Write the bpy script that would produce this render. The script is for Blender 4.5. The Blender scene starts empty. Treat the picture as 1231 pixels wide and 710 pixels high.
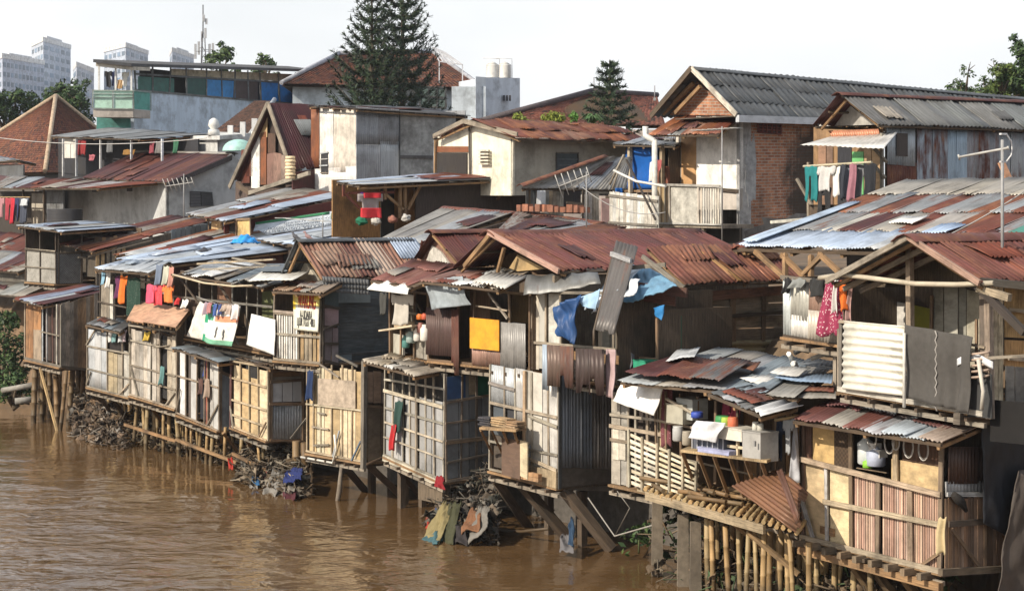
import bpy, math, random
from mathutils import Vector as V, noise as NZ
R = random.Random(7)
C = bpy.context.scene.collection
S = bpy.context.scene
rad = math.radians
# ------------------------------------------------------------------ camera, light, exposure
F, CX, HY, CZ = 2394.0, 615.5, 243.0, 7.6          # focal length and horizon measured in photograph pixels
cam = bpy.data.cameras.new('camera'); camo = bpy.data.objects.new('camera', cam); C.objects.link(camo)
camo.location = (0, 0, CZ); camo.rotation_euler = (rad(90), 0, 0)
cam.sensor_width = 36.0; cam.lens = 36.0*F/1231.0
cam.shift_y = -(355.0-HY)/1231.0; cam.clip_end = 6000; cam.clip_start = 0.5
S.camera = camo
SUN_EL, SUN_AZ = rad(34), math.atan2(-0.80, -0.60)  # azimuth measured from +Y towards +X
w = bpy.data.worlds.new('World'); S.world = w; w.use_nodes = True
nt = w.node_tree; bg = nt.nodes['Background']
sky = nt.nodes.new('ShaderNodeTexSky'); sky.sky_type = 'NISHITA'; sky.sun_disc = False
sky.sun_elevation = SUN_EL; sky.sun_rotation = SUN_AZ; sky.air_density = 1.0; sky.dust_density = 4.0; sky.ozone_density = 1.0
# thin bright cloud veil over most of the sky
tcw = nt.nodes.new('ShaderNodeTexCoord'); mpw = nt.nodes.new('ShaderNodeMapping'); mpw.inputs['Scale'].default_value = (1, 1, 2.5)
nzw = nt.nodes.new('ShaderNodeTexNoise'); nzw.inputs['Scale'].default_value = 1.6; nzw.inputs['Detail'].default_value = 5
crw = nt.nodes.new('ShaderNodeValToRGB'); crw.color_ramp.elements[0].position = 0.30; crw.color_ramp.elements[1].position = 0.62
crw.color_ramp.elements[0].color = (.35, .35, .35, 1); crw.color_ramp.elements[1].color = (.97, .97, .97, 1)
mxw = nt.nodes.new('ShaderNodeMixRGB'); vr = nt.nodes.new('ShaderNodeValToRGB'); sx = nt.nodes.new('ShaderNodeSeparateXYZ'); nt.links.new(tcw.outputs['Generated'], sx.inputs[0]); nt.links.new(sx.outputs['Z'], vr.inputs[0])
vr.color_ramp.elements[0].position = .10; vr.color_ramp.elements[1].position = .45; vr.color_ramp.elements[0].color = (9.6, 9.75, 9.9, 1); vr.color_ramp.elements[1].color = (5.6, 6.2, 7.0, 1); nt.links.new(vr.outputs[0], mxw.inputs[2])  # hazy veil, brightest low down
nt.links.new(tcw.outputs['Generated'], mpw.inputs[0]); nt.links.new(mpw.outputs[0], nzw.inputs['Vector'])
nt.links.new(nzw.outputs[0], crw.inputs[0]); nt.links.new(crw.outputs[0], mxw.inputs[0])
nt.links.new(sky.outputs[0], mxw.inputs[1]); nt.links.new(mxw.outputs[0], bg.inputs[0])
bg.inputs[1].default_value = 0.09
sl = bpy.data.lights.new('sun', 'SUN'); sl.energy = 3.9; sl.angle = rad(0.53); sl.color = (1.0, .90, .75)
so = bpy.data.objects.new('sun', sl); C.objects.link(so)
sd = V((math.sin(SUN_AZ)*math.cos(SUN_EL), math.cos(SUN_AZ)*math.cos(SUN_EL), math.sin(SUN_EL)))
so.rotation_euler = sd.to_track_quat('Z', 'Y').to_euler(); so.location = (-60, -20, 60)
S.view_settings.view_transform = 'Standard'; S.view_settings.look = 'None'
S.view_settings.exposure = 0.5; S.view_settings.gamma = 1
try: S.view_settings.use_curve_mapping = False
except Exception: pass
S.cycles.max_bounces = 6; S.cycles.diffuse_bounces = 3; S.cycles.glossy_bounces = 3; S.cycles.transparent_max_bounces = 6
# ------------------------------------------------------------------ measuring frame: s runs along the bank, t goes inland
U = V((-.5692, .8222, 0)); N = V((.8222, .5692, 0)); O = V((5.84, 36.3, 0)); Z = V((0, 0, 1))
def ray(x, y): return V(((x-CX)/F, 1.0, -(y-HY)/F))
def at(x, y, Y): d = ray(x, y)*Y; return V((d.x, d.y, CZ+d.z))
def P(x, y, t):
    d = ray(x, y); k = (t+N.dot(O))/(N.x*d.x+N.y*d.y); return V((d.x*k, d.y*k, CZ+d.z*k))
def Q(x, y, s):
    d = ray(x, y); k = (s+U.dot(O))/(U.x*d.x+U.y*d.y); return V((d.x*k, d.y*k, CZ+d.z*k))
def st(p): q = p-O; return U.dot(q), N.dot(q)
def W(s, t, z): p = O+U*s+N*t; return V((p.x, p.y, z))
def lerp(a, b, k): return a+(b-a)*k
# ------------------------------------------------------------------ materials (all read the part's own colour from attribute Col)
def mk(name, rough=.8, var=.3, g=(30, 2), stain=.35, ss=.9, rust=False, bump=.15, metal=0., pattern=None, spec=.3, spot=None):
    m = bpy.data.materials.new(name); m.use_nodes = True; t = m.node_tree; n = t.nodes; L = t.links.new
    b = n['Principled BSDF']; b.inputs['Roughness'].default_value = rough; b.inputs['Metallic'].default_value = metal
    b.inputs['Specular IOR Level'].default_value = spec
    a = n.new('ShaderNodeAttribute'); a.attribute_name = 'Col'
    uv = n.new('ShaderNodeUVMap'); uv.uv_map = 'UVMap'
    mp = n.new('ShaderNodeMapping'); mp.inputs['Scale'].default_value = (g[0], g[1], 1); L(uv.outputs[0], mp.inputs[0])
    nz = n.new('ShaderNodeTexNoise'); nz.inputs['Scale'].default_value = 1; nz.inputs['Detail'].default_value = 5; nz.inputs['Roughness'].default_value = .65
    L(mp.outputs[0], nz.inputs['Vector'])
    mr = n.new('ShaderNodeMapRange'); mr.inputs[1].default_value = .3; mr.inputs[2].default_value = .7
    mr.inputs[3].default_value = 1-var; mr.inputs[4].default_value = 1+var; L(nz.outputs[0], mr.inputs[0])
    m1 = n.new('ShaderNodeMixRGB'); m1.blend_type = 'MULTIPLY'; m1.inputs[0].default_value = 1
    L(a.outputs['Color'], m1.inputs[1]); L(mr.outputs[0], m1.inputs[2])
    tc = n.new('ShaderNodeTexCoord')
    n2 = n.new('ShaderNodeTexNoise'); n2.inputs['Scale'].default_value = ss; n2.inputs['Detail'].default_value = 8; n2.inputs['Roughness'].default_value = .7
    L(tc.outputs['Object'], n2.inputs['Vector'])
    r2 = n.new('ShaderNodeMapRange'); r2.inputs[1].default_value = .46; r2.inputs[2].default_value = .64; r2.inputs[3].default_value = 0; r2.inputs[4].default_value = stain
    L(n2.outputs[0], r2.inputs[0])
    m2 = n.new('ShaderNodeMixRGB'); m2.inputs[2].default_value = (.045, .038, .03, 1); L(r2.outputs[0], m2.inputs[0]); L(m1.outputs[0], m2.inputs[1])
    out = m2
    if rust:
        n3 = n.new('ShaderNodeTexNoise'); n3.inputs['Scale'].default_value = 1; n3.inputs['Detail'].default_value = 7; n3.inputs['Roughness'].default_value = .62
        mp3 = n.new('ShaderNodeMapping'); mp3.inputs['Scale'].default_value = (5.0, 1.1, 1); L(uv.outputs[0], mp3.inputs[0]); L(mp3.outputs[0], n3.inputs['Vector'])
        ad = n.new('ShaderNodeMath'); ad.operation = 'ADD'; L(n3.outputs[0], ad.inputs[0]); L(a.outputs['Alpha'], ad.inputs[1])
        rr = n.new('ShaderNodeMapRange'); rr.inputs[1].default_value = .90; rr.inputs[2].default_value = 1.12; L(ad.outputs[0], rr.inputs[0])
        n4 = n.new('ShaderNodeTexNoise'); n4.inputs['Scale'].default_value = 2.3; n4.inputs['Detail'].default_value = 6; L(tc.outputs['Object'], n4.inputs['Vector'])
        cr = n.new('ShaderNodeValToRGB'); e = cr.color_ramp.elements
        e[0].position = .3; e[0].color = (.075, .030, .024, 1); e[1].position = .72; e[1].color = (.235, .11, .06, 1)
        k = e.new(.5); k.color = (.122, .052, .039, 1); L(n4.outputs[0], cr.inputs[0])
        m3 = n.new('ShaderNodeMixRGB'); L(rr.outputs[0], m3.inputs[0]); L(m2.outputs[0], m3.inputs[1]); L(cr.outputs[0], m3.inputs[2]); out = m3
        rg = n.new('ShaderNodeMapRange'); rg.inputs[3].default_value = rough; rg.inputs[4].default_value = .9; L(rr.outputs[0], rg.inputs[0]); L(rg.outputs[0], b.inputs['Roughness'])
        mm = n.new('ShaderNodeMapRange'); mm.inputs[3].default_value = metal; mm.inputs[4].default_value = 0; L(rr.outputs[0], mm.inputs[0]); L(mm.outputs[0], b.inputs['Metallic'])
    if pattern == 'brick':
        bt = n.new('ShaderNodeTexBrick'); bt.inputs['Scale'].default_value = 1; bt.inputs['Brick Width'].default_value = .26; bt.inputs['Row Height'].default_value = .095
        bt.inputs['Mortar Size'].default_value = .014; bt.inputs['Mortar Smooth'].default_value = .3; bt.inputs['Bias'].default_value = -.1
        bt.inputs['Color1'].default_value = (.44, .20, .11, 1); bt.inputs['Color2'].default_value = (.25, .10, .06, 1); bt.inputs['Mortar'].default_value = (.36, .31, .26, 1)
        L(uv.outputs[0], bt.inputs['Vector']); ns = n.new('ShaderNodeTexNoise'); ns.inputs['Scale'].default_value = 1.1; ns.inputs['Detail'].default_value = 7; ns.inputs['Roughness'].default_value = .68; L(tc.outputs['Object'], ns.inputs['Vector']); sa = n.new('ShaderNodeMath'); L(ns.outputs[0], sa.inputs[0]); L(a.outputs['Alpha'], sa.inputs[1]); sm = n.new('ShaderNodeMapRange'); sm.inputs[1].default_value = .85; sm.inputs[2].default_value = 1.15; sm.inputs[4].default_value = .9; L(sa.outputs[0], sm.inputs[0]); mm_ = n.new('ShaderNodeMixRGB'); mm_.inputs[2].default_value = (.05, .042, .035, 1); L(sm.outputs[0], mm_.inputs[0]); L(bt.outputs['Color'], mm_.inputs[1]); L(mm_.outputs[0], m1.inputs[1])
    if pattern == 'weave':
        wv = n.new('ShaderNodeTexChecker'); wv.inputs['Scale'].default_value = 22
        L(uv.outputs[0], wv.inputs[0]); wv.inputs[1].default_value = (1, 1, 1, 1); wv.inputs[2].default_value = (.6, .58, .55, 1)
        m4 = n.new('ShaderNodeMixRGB'); m4.blend_type = 'MULTIPLY'; m4.inputs[0].default_value = 1; L(a.outputs['Color'], m4.inputs[1]); L(wv.outputs[0], m4.inputs[2]); L(m4.outputs[0], m1.inputs[1])
    if pattern == 'print':
        vo = n.new('ShaderNodeTexVoronoi'); vo.inputs['Scale'].default_value = 24; L(uv.outputs[0], vo.inputs['Vector'])
        lt = n.new('ShaderNodeMath'); lt.operation = 'LESS_THAN'; L(vo.outputs['Distance'], lt.inputs[0]); L(a.outputs['Alpha'], lt.inputs[1])
        m4 = n.new('ShaderNodeMixRGB'); m4.inputs[2].default_value = (.65, .5, .5, 1); L(lt.outputs[0], m4.inputs[0]); L(a.outputs['Color'], m4.inputs[1]); L(m4.outputs[0], m1.inputs[1])
    if name == 'bamboo':                             # wet, silty band left by the river on the lowest metre of the poles
        ge = n.new('ShaderNodeNewGeometry'); sz = n.new('ShaderNodeSeparateXYZ'); L(ge.outputs['Position'], sz.inputs[0]); zz = n.new('ShaderNodeMath'); zz.operation = 'MULTIPLY_ADD'; zz.inputs[1].default_value = -.9; L(n2.outputs[0], zz.inputs[0]); L(sz.outputs['Z'], zz.inputs[2])
        wz = n.new('ShaderNodeMapRange'); wz.inputs[1].default_value = .25; wz.inputs[2].default_value = -.2; wz.inputs[4].default_value = .75; L(zz.outputs[0], wz.inputs[0]); wm_ = n.new('ShaderNodeMixRGB'); wm_.inputs[2].default_value = (.05, .036, .022, 1); L(wz.outputs[0], wm_.inputs[0]); L(out.outputs[0], wm_.inputs[1]); out = wm_
    L(out.outputs[0], b.inputs['Base Color'])
    if bump:
        bp = n.new('ShaderNodeBump'); bp.inputs['Strength'].default_value = bump; bp.inputs['Distance'].default_value = .02; L(nz.outputs[0], bp.inputs['Height']); L(bp.outputs[0], b.inputs['Normal'])
    return m
M = {}
M['tin'] = mk('corrugated_sheet', .45, .2, (9, .8), .42, 1.1, rust=True, bump=.05, metal=.2, spec=.28)
M['wood'] = mk('weathered_wood', .85, .5, (45, 2.2), .6, 1.3, bump=.3)
M['ply'] = mk('plywood', .8, .2, (3, 9), .52, 1.6, bump=.1)
M['bam'] = mk('bamboo', .55, .25, (14, 1.4), .35, 1.6, bump=.1)
M['plas'] = mk('painted_plaster', .9, .14, (2.6, .45), .45, .9, bump=.12)
M['conc'] = mk('rough_concrete', .95, .3, (5, 5), .5, .9, bump=.3)
M['cloth'] = mk('cloth', .95, .14, (5, 5), .08, 2, bump=.05, pattern='print')
M['tarp'] = mk('tarpaulin', .5, .18, (4, 4), .25, 1.2, bump=.1)
M['brick'] = mk('brickwork', .95, .25, (4, 4), .5, .55, bump=.25, pattern='brick')
M['weave'] = mk('woven_bamboo', .85, .25, (9, 9), .4, 1.3, bump=.2, pattern='weave')
M['tile'] = mk('clay_tile', .85, .35, (6, 6), .5, .5, bump=.1)
M['leaf'] = mk('leaves', .6, .3, (3, 3), .15, .6, bump=0)
M['bark'] = mk('bark', .95, .4, (12, 3), .4, 2, bump=.4)
M['junk'] = mk('rubbish', .8, .3, (6, 6), .4, 2, bump=.1)
M['paint'] = mk('paint', .5, .12, (3, 3), .3, 2.5, bump=.03)
K = dict(rust=(.165, .052, .034), rust2=(.25, .095, .045), maroon=(.085, .032, .032), tin=(.40, .42, .44), tinb=(.40, .47, .58), tinw=(.66, .66, .64), tind=(.13, .14, .15),  # tinb carries reflected sky blue in its base colour
         asb=(.30, .28, .25), asbd=(.14, .14, .14), white=(.78, .77, .74), cream=(.72, .66, .50), ply=(.46, .33, .18), plyl=(.58, .48, .33), wood=(.27, .165, .085), woodd=(.105, .076, .053),
         woodg=(.26, .225, .18), woodl=(.38, .31, .22), bam=(.36, .25, .125), bamd=(.19, .125, .065), pink=(.46, .32, .34), blue=(.02, .11, .42), blueb=(.10, .33, .62), orange=(.78, .30, .025), red=(.50, .025, .03),
         black=(.018, .018, .02), navy=(.02, .03, .09), grey=(.30, .31, .33), lgrey=(.52, .53, .54), teal=(.01, .20, .22), green=(.04, .24, .12), peach=(.60, .34, .22), dgrey=(.09, .095, .10), earth=(.16, .11, .07), card=(.42, .31, .21), lime=(.35, .55, .05), slate=(.20, .235, .26))
def col(c):
    c = K[c] if isinstance(c, str) else c
    return c
def jc(c, k=.12):
    c = col(c); f = 1+R.uniform(-k, k); h = R.uniform(-k, k)*.25
    return (max(.004, c[0]*f*(1+h)), max(.004, c[1]*f), max(.004, c[2]*f*(1-h)))
# ------------------------------------------------------------------ mesh builder
class MB:
    def __init__(s): s.v = []; s.f = []; s.uv = []; s.c = []; s.mi = []; s.ms = []; s.sm = []
    def mat(s, m):
        if m not in s.ms: s.ms.append(m)
        return s.ms.index(m)
    def face(s, idx, uvs, c, m, smooth=False):
        s.f.append(idx); s.uv.append(uvs); s.c.append(c); s.mi.append(s.mat(m)); s.sm.append(smooth)
    def poly(s, pts, c, m, a=0., uvs=None):
        i = len(s.v); s.v += pts
        if uvs is None:
            e = (pts[1]-pts[0]).normalized(); nn = (pts[1]-pts[0]).cross(pts[-1]-pts[0])
            f = nn.cross(e).normalized() if nn.length > 1e-9 else Z
            uvs = [((p-pts[0]).dot(e), (p-pts[0]).dot(f)) for p in pts]
        s.face(list(range(i, i+len(pts))), uvs, (*c, a), m)
    def hexa(s, b, t, c, m, a=0., uo=None):        # b, t: two rings of equal length (bottom, top)
        k = len(b); i = len(s.v); s.v += list(b)+list(t)
        ox, oy = uo if uo else (R.uniform(0, 50), R.uniform(0, 50))
        e = (b[1]-b[0]).normalized(); nn = (b[1]-b[0]).cross(b[-1]-b[0]); f = nn.cross(e).normalized() if nn.length > 1e-9 else Z
        uvq = [((p-b[0]).dot(e)+ox, (p-b[0]).dot(f)+oy) for p in b]
        cc = (*c, a)
        s.face([i+j for j in reversed(range(k))], uvq[::-1], cc, m); s.face([i+k+j for j in range(k)], uvq, cc, m)
        for j in range(k):
            q = (j+1) % k; h = (t[j]-b[j]).length
            w_ = (b[q]-b[j]).length; x_ = ox+j*3.7
            s.face([i+j, i+q, i+k+q, i+k+j], [(x_, oy), (x_+w_, oy), (x_+w_, oy+h), (x_, oy+h)], cc, m)
    def slab(s, pts, nrm, th, c, m='wood', a=0., uo=None):   # polygon with thickness th to the back of nrm
        s.hexa([p-nrm*th for p in pts], [V(p) for p in pts], c, m, a, uo)
    def box(s, lo, hi, c, m='wood', X=None, Y=None, o=None):
        X = X or V((1, 0, 0)); Y = Y or V((0, 1, 0)); o = o or V((0, 0, 0))
        f = lambda x, y, z: o+X*x+Y*y+Z*z
        s.hexa([f(lo[0], lo[1], lo[2]), f(hi[0], lo[1], lo[2]), f(hi[0], hi[1], lo[2]), f(lo[0], hi[1], lo[2])],
               [f(lo[0], lo[1], hi[2]), f(hi[0], lo[1], hi[2]), f(hi[0], hi[1], hi[2]), f(lo[0], hi[1], hi[2])], c, m)
    def bar(s, p, q, w, th, nrm, c, m='wood'):     # timber from p to q, width w across, thickness th along nrm (centred on the line)
        d = (q-p); d = d.normalized() if d.length > 1e-6 else Z
        sd_ = d.cross(nrm)
        if sd_.length < 1e-4: sd_ = d.cross(V((.3, .9, .2)))
        sd_.normalize(); n2 = sd_.cross(d).normalized()
        ring = lambda o: [o-sd_*w/2-n2*th/2, o+sd_*w/2-n2*th/2, o+sd_*w/2+n2*th/2, o-sd_*w/2+n2*th/2]
        i = len(s.v); a, b = ring(p), ring(q); s.v += a+b; L = (q-p).length; ox, oy = R.uniform(0, 50), R.uniform(0, 50); cc = (*c, 0)
        for j in range(4):
            k = (j+1) % 4; ww = w if j % 2 == 0 else th
            s.face([i+j, i+k, i+4+k, i+4+j], [(ox, oy), (ox+ww, oy), (ox+ww, oy+L), (ox, oy+L)], cc, m)
        s.face([i+3, i+2, i+1, i], [(ox, oy), (ox+w, oy), (ox+w, oy+th), (ox, oy+th)], cc, m)
        s.face([i+4, i+5, i+6, i+7], [(ox, oy), (ox+w, oy), (ox+w, oy+th), (ox, oy+th)], cc, m)
    def tube(s, pts, r, c, m='bam', n=6, a=0., nodes=False, smooth=True):
        if nodes:                                    # bamboo joints
            q = []; rr = []
            p0, p1 = pts[0], pts[-1]; L = (p1-p0).length; k = max(2, int(L/.38))
            bend = V((R.uniform(-1, 1), R.uniform(-1, 1), 0))*L*.012
            for j in range(k+1):
                g = j/k; b = lerp(p0, p1, g)+bend*math.sin(math.pi*g)
                d = (p1-p0).normalized()*.018
                if 0 < j < k: q += [b-d, b, b+d]; rr += [r, r*1.16, r]
                else: q.append(b); rr.append(r)
            pts = q
        else: rr = r if isinstance(r, (list, tuple)) else [r]*len(pts)
        i = len(s.v); cc = (*c, a); ox, oy = R.uniform(0, 50), R.uniform(0, 50); L = 0.; Ls = []
        ref = None
        for j, p in enumerate(pts):
            d = (pts[min(j+1, len(pts)-1)]-pts[max(j-1, 0)]); d = d.normalized() if d.length > 1e-7 else Z
            if ref is None: ref = V((0, 0, 1)) if abs(d.z) < .9 else V((1, 0, 0))
            x = d.cross(ref); x = x.normalized() if x.length > 1e-5 else d.cross(V((0, 1, .1))).normalized()
            y = x.cross(d).normalized(); ref = y
            for k in range(n):
                g = 2*math.pi*k/n; s.v.append(p+(x*math.cos(g)+y*math.sin(g))*rr[j])
            if j: L += (p-pts[j-1]).length
            Ls.append(L)
        for j in range(len(pts)-1):
            for k in range(n):
                q = (k+1) % n
                s.face([i+j*n+k, i+j*n+q, i+j*n+n+q, i+j*n+n+k], [(ox+k*.1, oy+Ls[j]), (ox+k*.1+.1, oy+Ls[j]), (ox+k*.1+.1, oy+Ls[j+1]), (ox+k*.1, oy+Ls[j+1])], cc, m, smooth)
        s.face([i+k for k in reversed(range(n))], [(ox, oy)]*n, cc, m); b = i+(len(pts)-1)*n; s.face([b+k for k in range(n)], [(ox, oy)]*n, cc, m)
    def grid(s, fn, nu, nv, th, c, m, a=0., uvf=None, smooth=True, cf=None, keep=None):   # fn(u,v) -> (point, normal); two skins and an edge
        i = len(s.v); uo = (R.uniform(0, 50), R.uniform(0, 50)); top = []; bot = []
        for j in range(nv+1):
            for k in range(nu+1):
                p, nn = fn(k/nu, j/nv); top.append(p); bot.append(p-nn*th)
        s.v += top+bot; n1 = nu+1; off = len(top); cells = set()
        for j in range(nv):
            for k in range(nu):
                if keep is None or keep((k+.5)/nu, (j+.5)/nv): cells.add((k, j))
        q = lambda k, j: ((uvf(k/nu, j/nv)) if uvf else (k/nu, j/nv))
        for (k, j) in cells:
            a0, b0, c0, d0 = j*n1+k, j*n1+k+1, (j+1)*n1+k+1, (j+1)*n1+k
            uvs = [(x+uo[0], y+uo[1]) for x, y in (q(k, j), q(k+1, j), q(k+1, j+1), q(k, j+1))]
            cc = tuple(cf((k+.5)/nu, (j+.5)/nv) if cf else c)
            if len(cc) == 3: cc = (*cc, a)
            s.face([i+a0, i+b0, i+c0, i+d0], uvs, cc, m, smooth); s.face([i+off+d0, i+off+c0, i+off+b0, i+off+a0], uvs[::-1], cc, m, smooth)
            for (e0, e1, nb) in ((a0, b0, (k, j-1)), (b0, c0, (k+1, j)), (c0, d0, (k, j+1)), (d0, a0, (k-1, j))):
                if nb not in cells: s.face([i+e1, i+e0, i+off+e0, i+off+e1], [uvs[0], uvs[1], uvs[1], uvs[0]], cc, m)
    def sheet(s, A, B, Cc, D, c, rust=.3, pitch=.085, amp=.013, up=Z, torn=0., warp=.015, m='tin', pts=4, sag=0.):
        """corrugated sheet: A,B low edge, Cc,D high edge; ribs run from low to high"""
        wd = ((B-A).length+(Cc-D).length)/2; ln = ((D-A).length+(Cc-B).length)/2
        nrm = (B-A).cross(D-A).normalized()
        if nrm.dot(up) < 0: nrm = -nrm
        nw = max(2, wd/pitch); nu = max(4, int(nw*pts)); nv = max(2, min(7, int(ln/.4)))
        ph = [R.uniform(0, 6.28) for _ in range(6)]; tr = [R.uniform(0, torn) if R.random() < .6 else 0 for _ in range(nu//6+2)]
        kink = R.uniform(.2, .8); kd = R.uniform(-1, 1)*warp
        def fn(u, v):
            vv = v
            if v == 0 and torn: vv = tr[int(u*nu)//6]
            p = lerp(lerp(A, B, u), lerp(D, Cc, u), vv)
            h = amp*math.sin(u*nw*6.2832)+warp*(math.sin(u*3.1+ph[0]+v*2)*.6+math.sin(u*7+ph[1])*math.sin(v*4+ph[2])*.5)+kd*(1-abs(u-kink)*2)-sag*math.sin(math.pi*v)
            return p+nrm*h, nrm
        s.grid(fn, nu, nv, .007, c, m, rust, uvf=lambda u, v: (u*wd, v*ln))
    def build(s, name, parent=None, base=None):
        me = bpy.data.meshes.new(name); b = base if base is not None else (parent_base.get(parent.name) if parent else V((0, 0, 0)))
        if b is None: b = V((0, 0, 0))
        me.from_pydata([tuple(p-b) for p in s.v], [], s.f)
        for m in s.ms: me.materials.append(M[m])
        me.polygons.foreach_set('material_index', s.mi); me.polygons.foreach_set('use_smooth', s.sm)
        uvl = me.uv_layers.new(name='UVMap'); fl = []
        for u in s.uv:
            for x in u: fl += [x[0], x[1]]
        uvl.data.foreach_set('uv', fl)
        ca = me.color_attributes.new('Col', 'FLOAT_COLOR', 'CORNER'); fl = []
        for f, c in zip(s.f, s.c): fl += list(c)*len(f)
        ca.data.foreach_set('color', fl); me.update()
        o = bpy.data.objects.new(name, me); C.objects.link(o)
        if parent: o.parent = parent
        else: o.location = b
        parent_base[o.name] = b if not parent else b
        return o
parent_base = {}
def tag(o, label, cat, group=None):
    o['label'] = label; o['category'] = cat
    if group: o['group'] = group
    return o
def thing(name, label, cat, base, group=None):
    o = bpy.data.objects.new(name, None); o.empty_display_size = .2; C.objects.link(o); o.location = base; parent_base[o.name] = V(base)
    return tag(o, label, cat, group)
def solo(mb, name, label, cat, group=None, base=None):     # a thing that is one mesh
    if base is None:
        lo = min(p.z for p in mb.v); cx = sum(p.x for p in mb.v)/len(mb.v); cy = sum(p.y for p in mb.v)/len(mb.v); base = V((cx, cy, lo))
    return tag(mb.build(name, None, base), label, cat, group)
def setting(mb, name, kind='structure'):
    o = mb.build(name); o['kind'] = kind; return o
# ------------------------------------------------------------------ faces of buildings
class Face:
    def __init__(s, TL, TR, BR, BL, out): s.TL, s.TR, s.BR, s.BL, s.out = TL, TR, BR, BL, out
    def w(s, a, b, o=0.): return lerp(lerp(s.TL, s.TR, a), lerp(s.BL, s.BR, a), b)+s.out*o
    def quad(s, a0, b0, a1, b1, o=0.): return [s.w(a0, b1, o), s.w(a1, b1, o), s.w(a1, b0, o), s.w(a0, b0, o)]
    def panel(s, mb, a0, b0, a1, b1, c, m='ply', o=0., th=.02, j=.1, split=False):
        n = int((s.w(a1, b0)-s.w(a0, b0)).length/R.uniform(.2, .3)) if split else 1
        if n < 2: mb.slab(s.quad(a0, b0, a1, b1, o), s.out, th, jc(c, j), m); return
        xs = [a0]+[a0+(a1-a0)*(k+R.uniform(-.22, .22))/n for k in range(1, n)]+[a1]; g = .012/(s.TR-s.TL).length
        for k in range(n):
            q = s.quad(xs[k]+g, b0+R.uniform(-.012, .012), xs[k+1]-g, b1+R.uniform(-.012, .012), o+R.uniform(0, .014)); cc = col(c); gy = sum(cc)/3; f = R.uniform(.1, .55); dk = R.uniform(.6, .98)
            mb.slab(q, s.out, th, jc(tuple((x*(1-f)+gy*f)*dk for x in cc), .12), m)
    def tin(s, mb, a0, b0, a1, b1, c, rust=.3, o=.01, horiz=False, torn=0., pitch=.085, n=1, warp=.012, amp=.013):
        for k in range(n):
            x0, x1 = a0+(a1-a0)*k/n, a0+(a1-a0)*(k+1)/n+(.01 if k < n-1 else 0)
            q = s.quad(x0, b0+R.uniform(-.01, .01), x1, b1+R.uniform(-.01, .01), o+.006*(k % 2))
            if horiz: q = [q[1], q[2], q[3], q[0]]
            mb.sheet(q[0], q[1], q[2], q[3], jc(c), rust+R.uniform(-.1, .1), pitch=pitch, up=s.out, torn=torn, warp=warp, amp=amp)
    def planks(s, mb, a0, b0, a1, b1, n, cs, m='wood', gap=.06, horiz=False, o=0., th=.02, skip=0., j=.02):
        for k in range(n):
            if R.random() < skip: continue
            g0, g1 = (k+gap/2)/n, (k+1-gap/2)/n; c = jc(R.choice(cs) if isinstance(cs, list) else cs, .2); oo = o+R.uniform(0, .012)
            if horiz: q = s.quad(a0+R.uniform(-j, j), b0+(b1-b0)*g0, a1+R.uniform(-j, j), b0+(b1-b0)*g1, oo); q = [q[1], q[2], q[3], q[0]]
            else: q = s.quad(a0+(a1-a0)*g0, b0+R.uniform(-j, j), a0+(a1-a0)*g1, b1+R.uniform(-j, j), oo)
            mb.slab(q, s.out, th, c, m)
    def bar(s, mb, a0, b0, a1, b1, w=.05, c='woodl', o=.03, th=.035, m='wood'): jw = .03/max(.5, (s.TR-s.TL).length); j_ = lambda: R.uniform(-jw, jw); mb.bar(s.w(a0+j_(), b0+j_(), o), s.w(a1+j_(), b1+j_(), o), w*R.uniform(.7, 1.1), th, s.out, (lambda q_: tuple(.78*(.75*x_+.25*sum(q_)/3) for x_ in q_))(jc(c, .3)), m)
def FF(x0, x1, yt0, yt1, yb0, yb1, t=0., lean=0.): return Face(P(x0, yt0, t+lean), P(x1, yt1, t+lean), P(x1, yb1, t), P(x0, yb0, t), -N)
def EF(f, x2, yt, yb):
    s = st(f.TR)[0]; s2 = st(f.BR)[0]
    return Face(f.TR, Q(x2, yt, s), Q(x2, yb, s2), f.BR, -U)
def spec(root, face, items, frame='frame'):
    """each panel a part; all the sticks of a face one frame"""
    fr = MB(); nf = 0
    for it in items:
        k = it[0]
        if k == 'bar': face.bar(fr, *it[1:5], **(it[5] if len(it) > 5 else {})); nf += 1; continue
        if k == 'bars':                               # ('bars', list of a, list of b, width, colour)
            for a in it[1]: face.bar(fr, a, 0, a+R.uniform(-.01, .01), 1, it[3], it[4]); nf += 1
            for b in it[2]: face.bar(fr, 0, b, 1, b+R.uniform(-.01, .01), it[3], it[4], o=.05); nf += 1
            continue
        mb = MB(); kw = it[-1] if isinstance(it[-1], dict) else {}; kw = dict(kw); nm = kw.pop('name', 'wall_panel')
        a = [x for x in it[1:] if not isinstance(x, dict)]
        if k == 'panel' and nm == 'wall_panel' and 'th' not in kw and max(col(a[4])) > .2 and (len(a) < 6 or a[5] in ('ply', 'plas')): kw['split'] = True
        getattr(face, k)(mb, *a, **kw)
        o = mb.build(nm, root)
    if nf: fr.build(frame, root)
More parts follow.
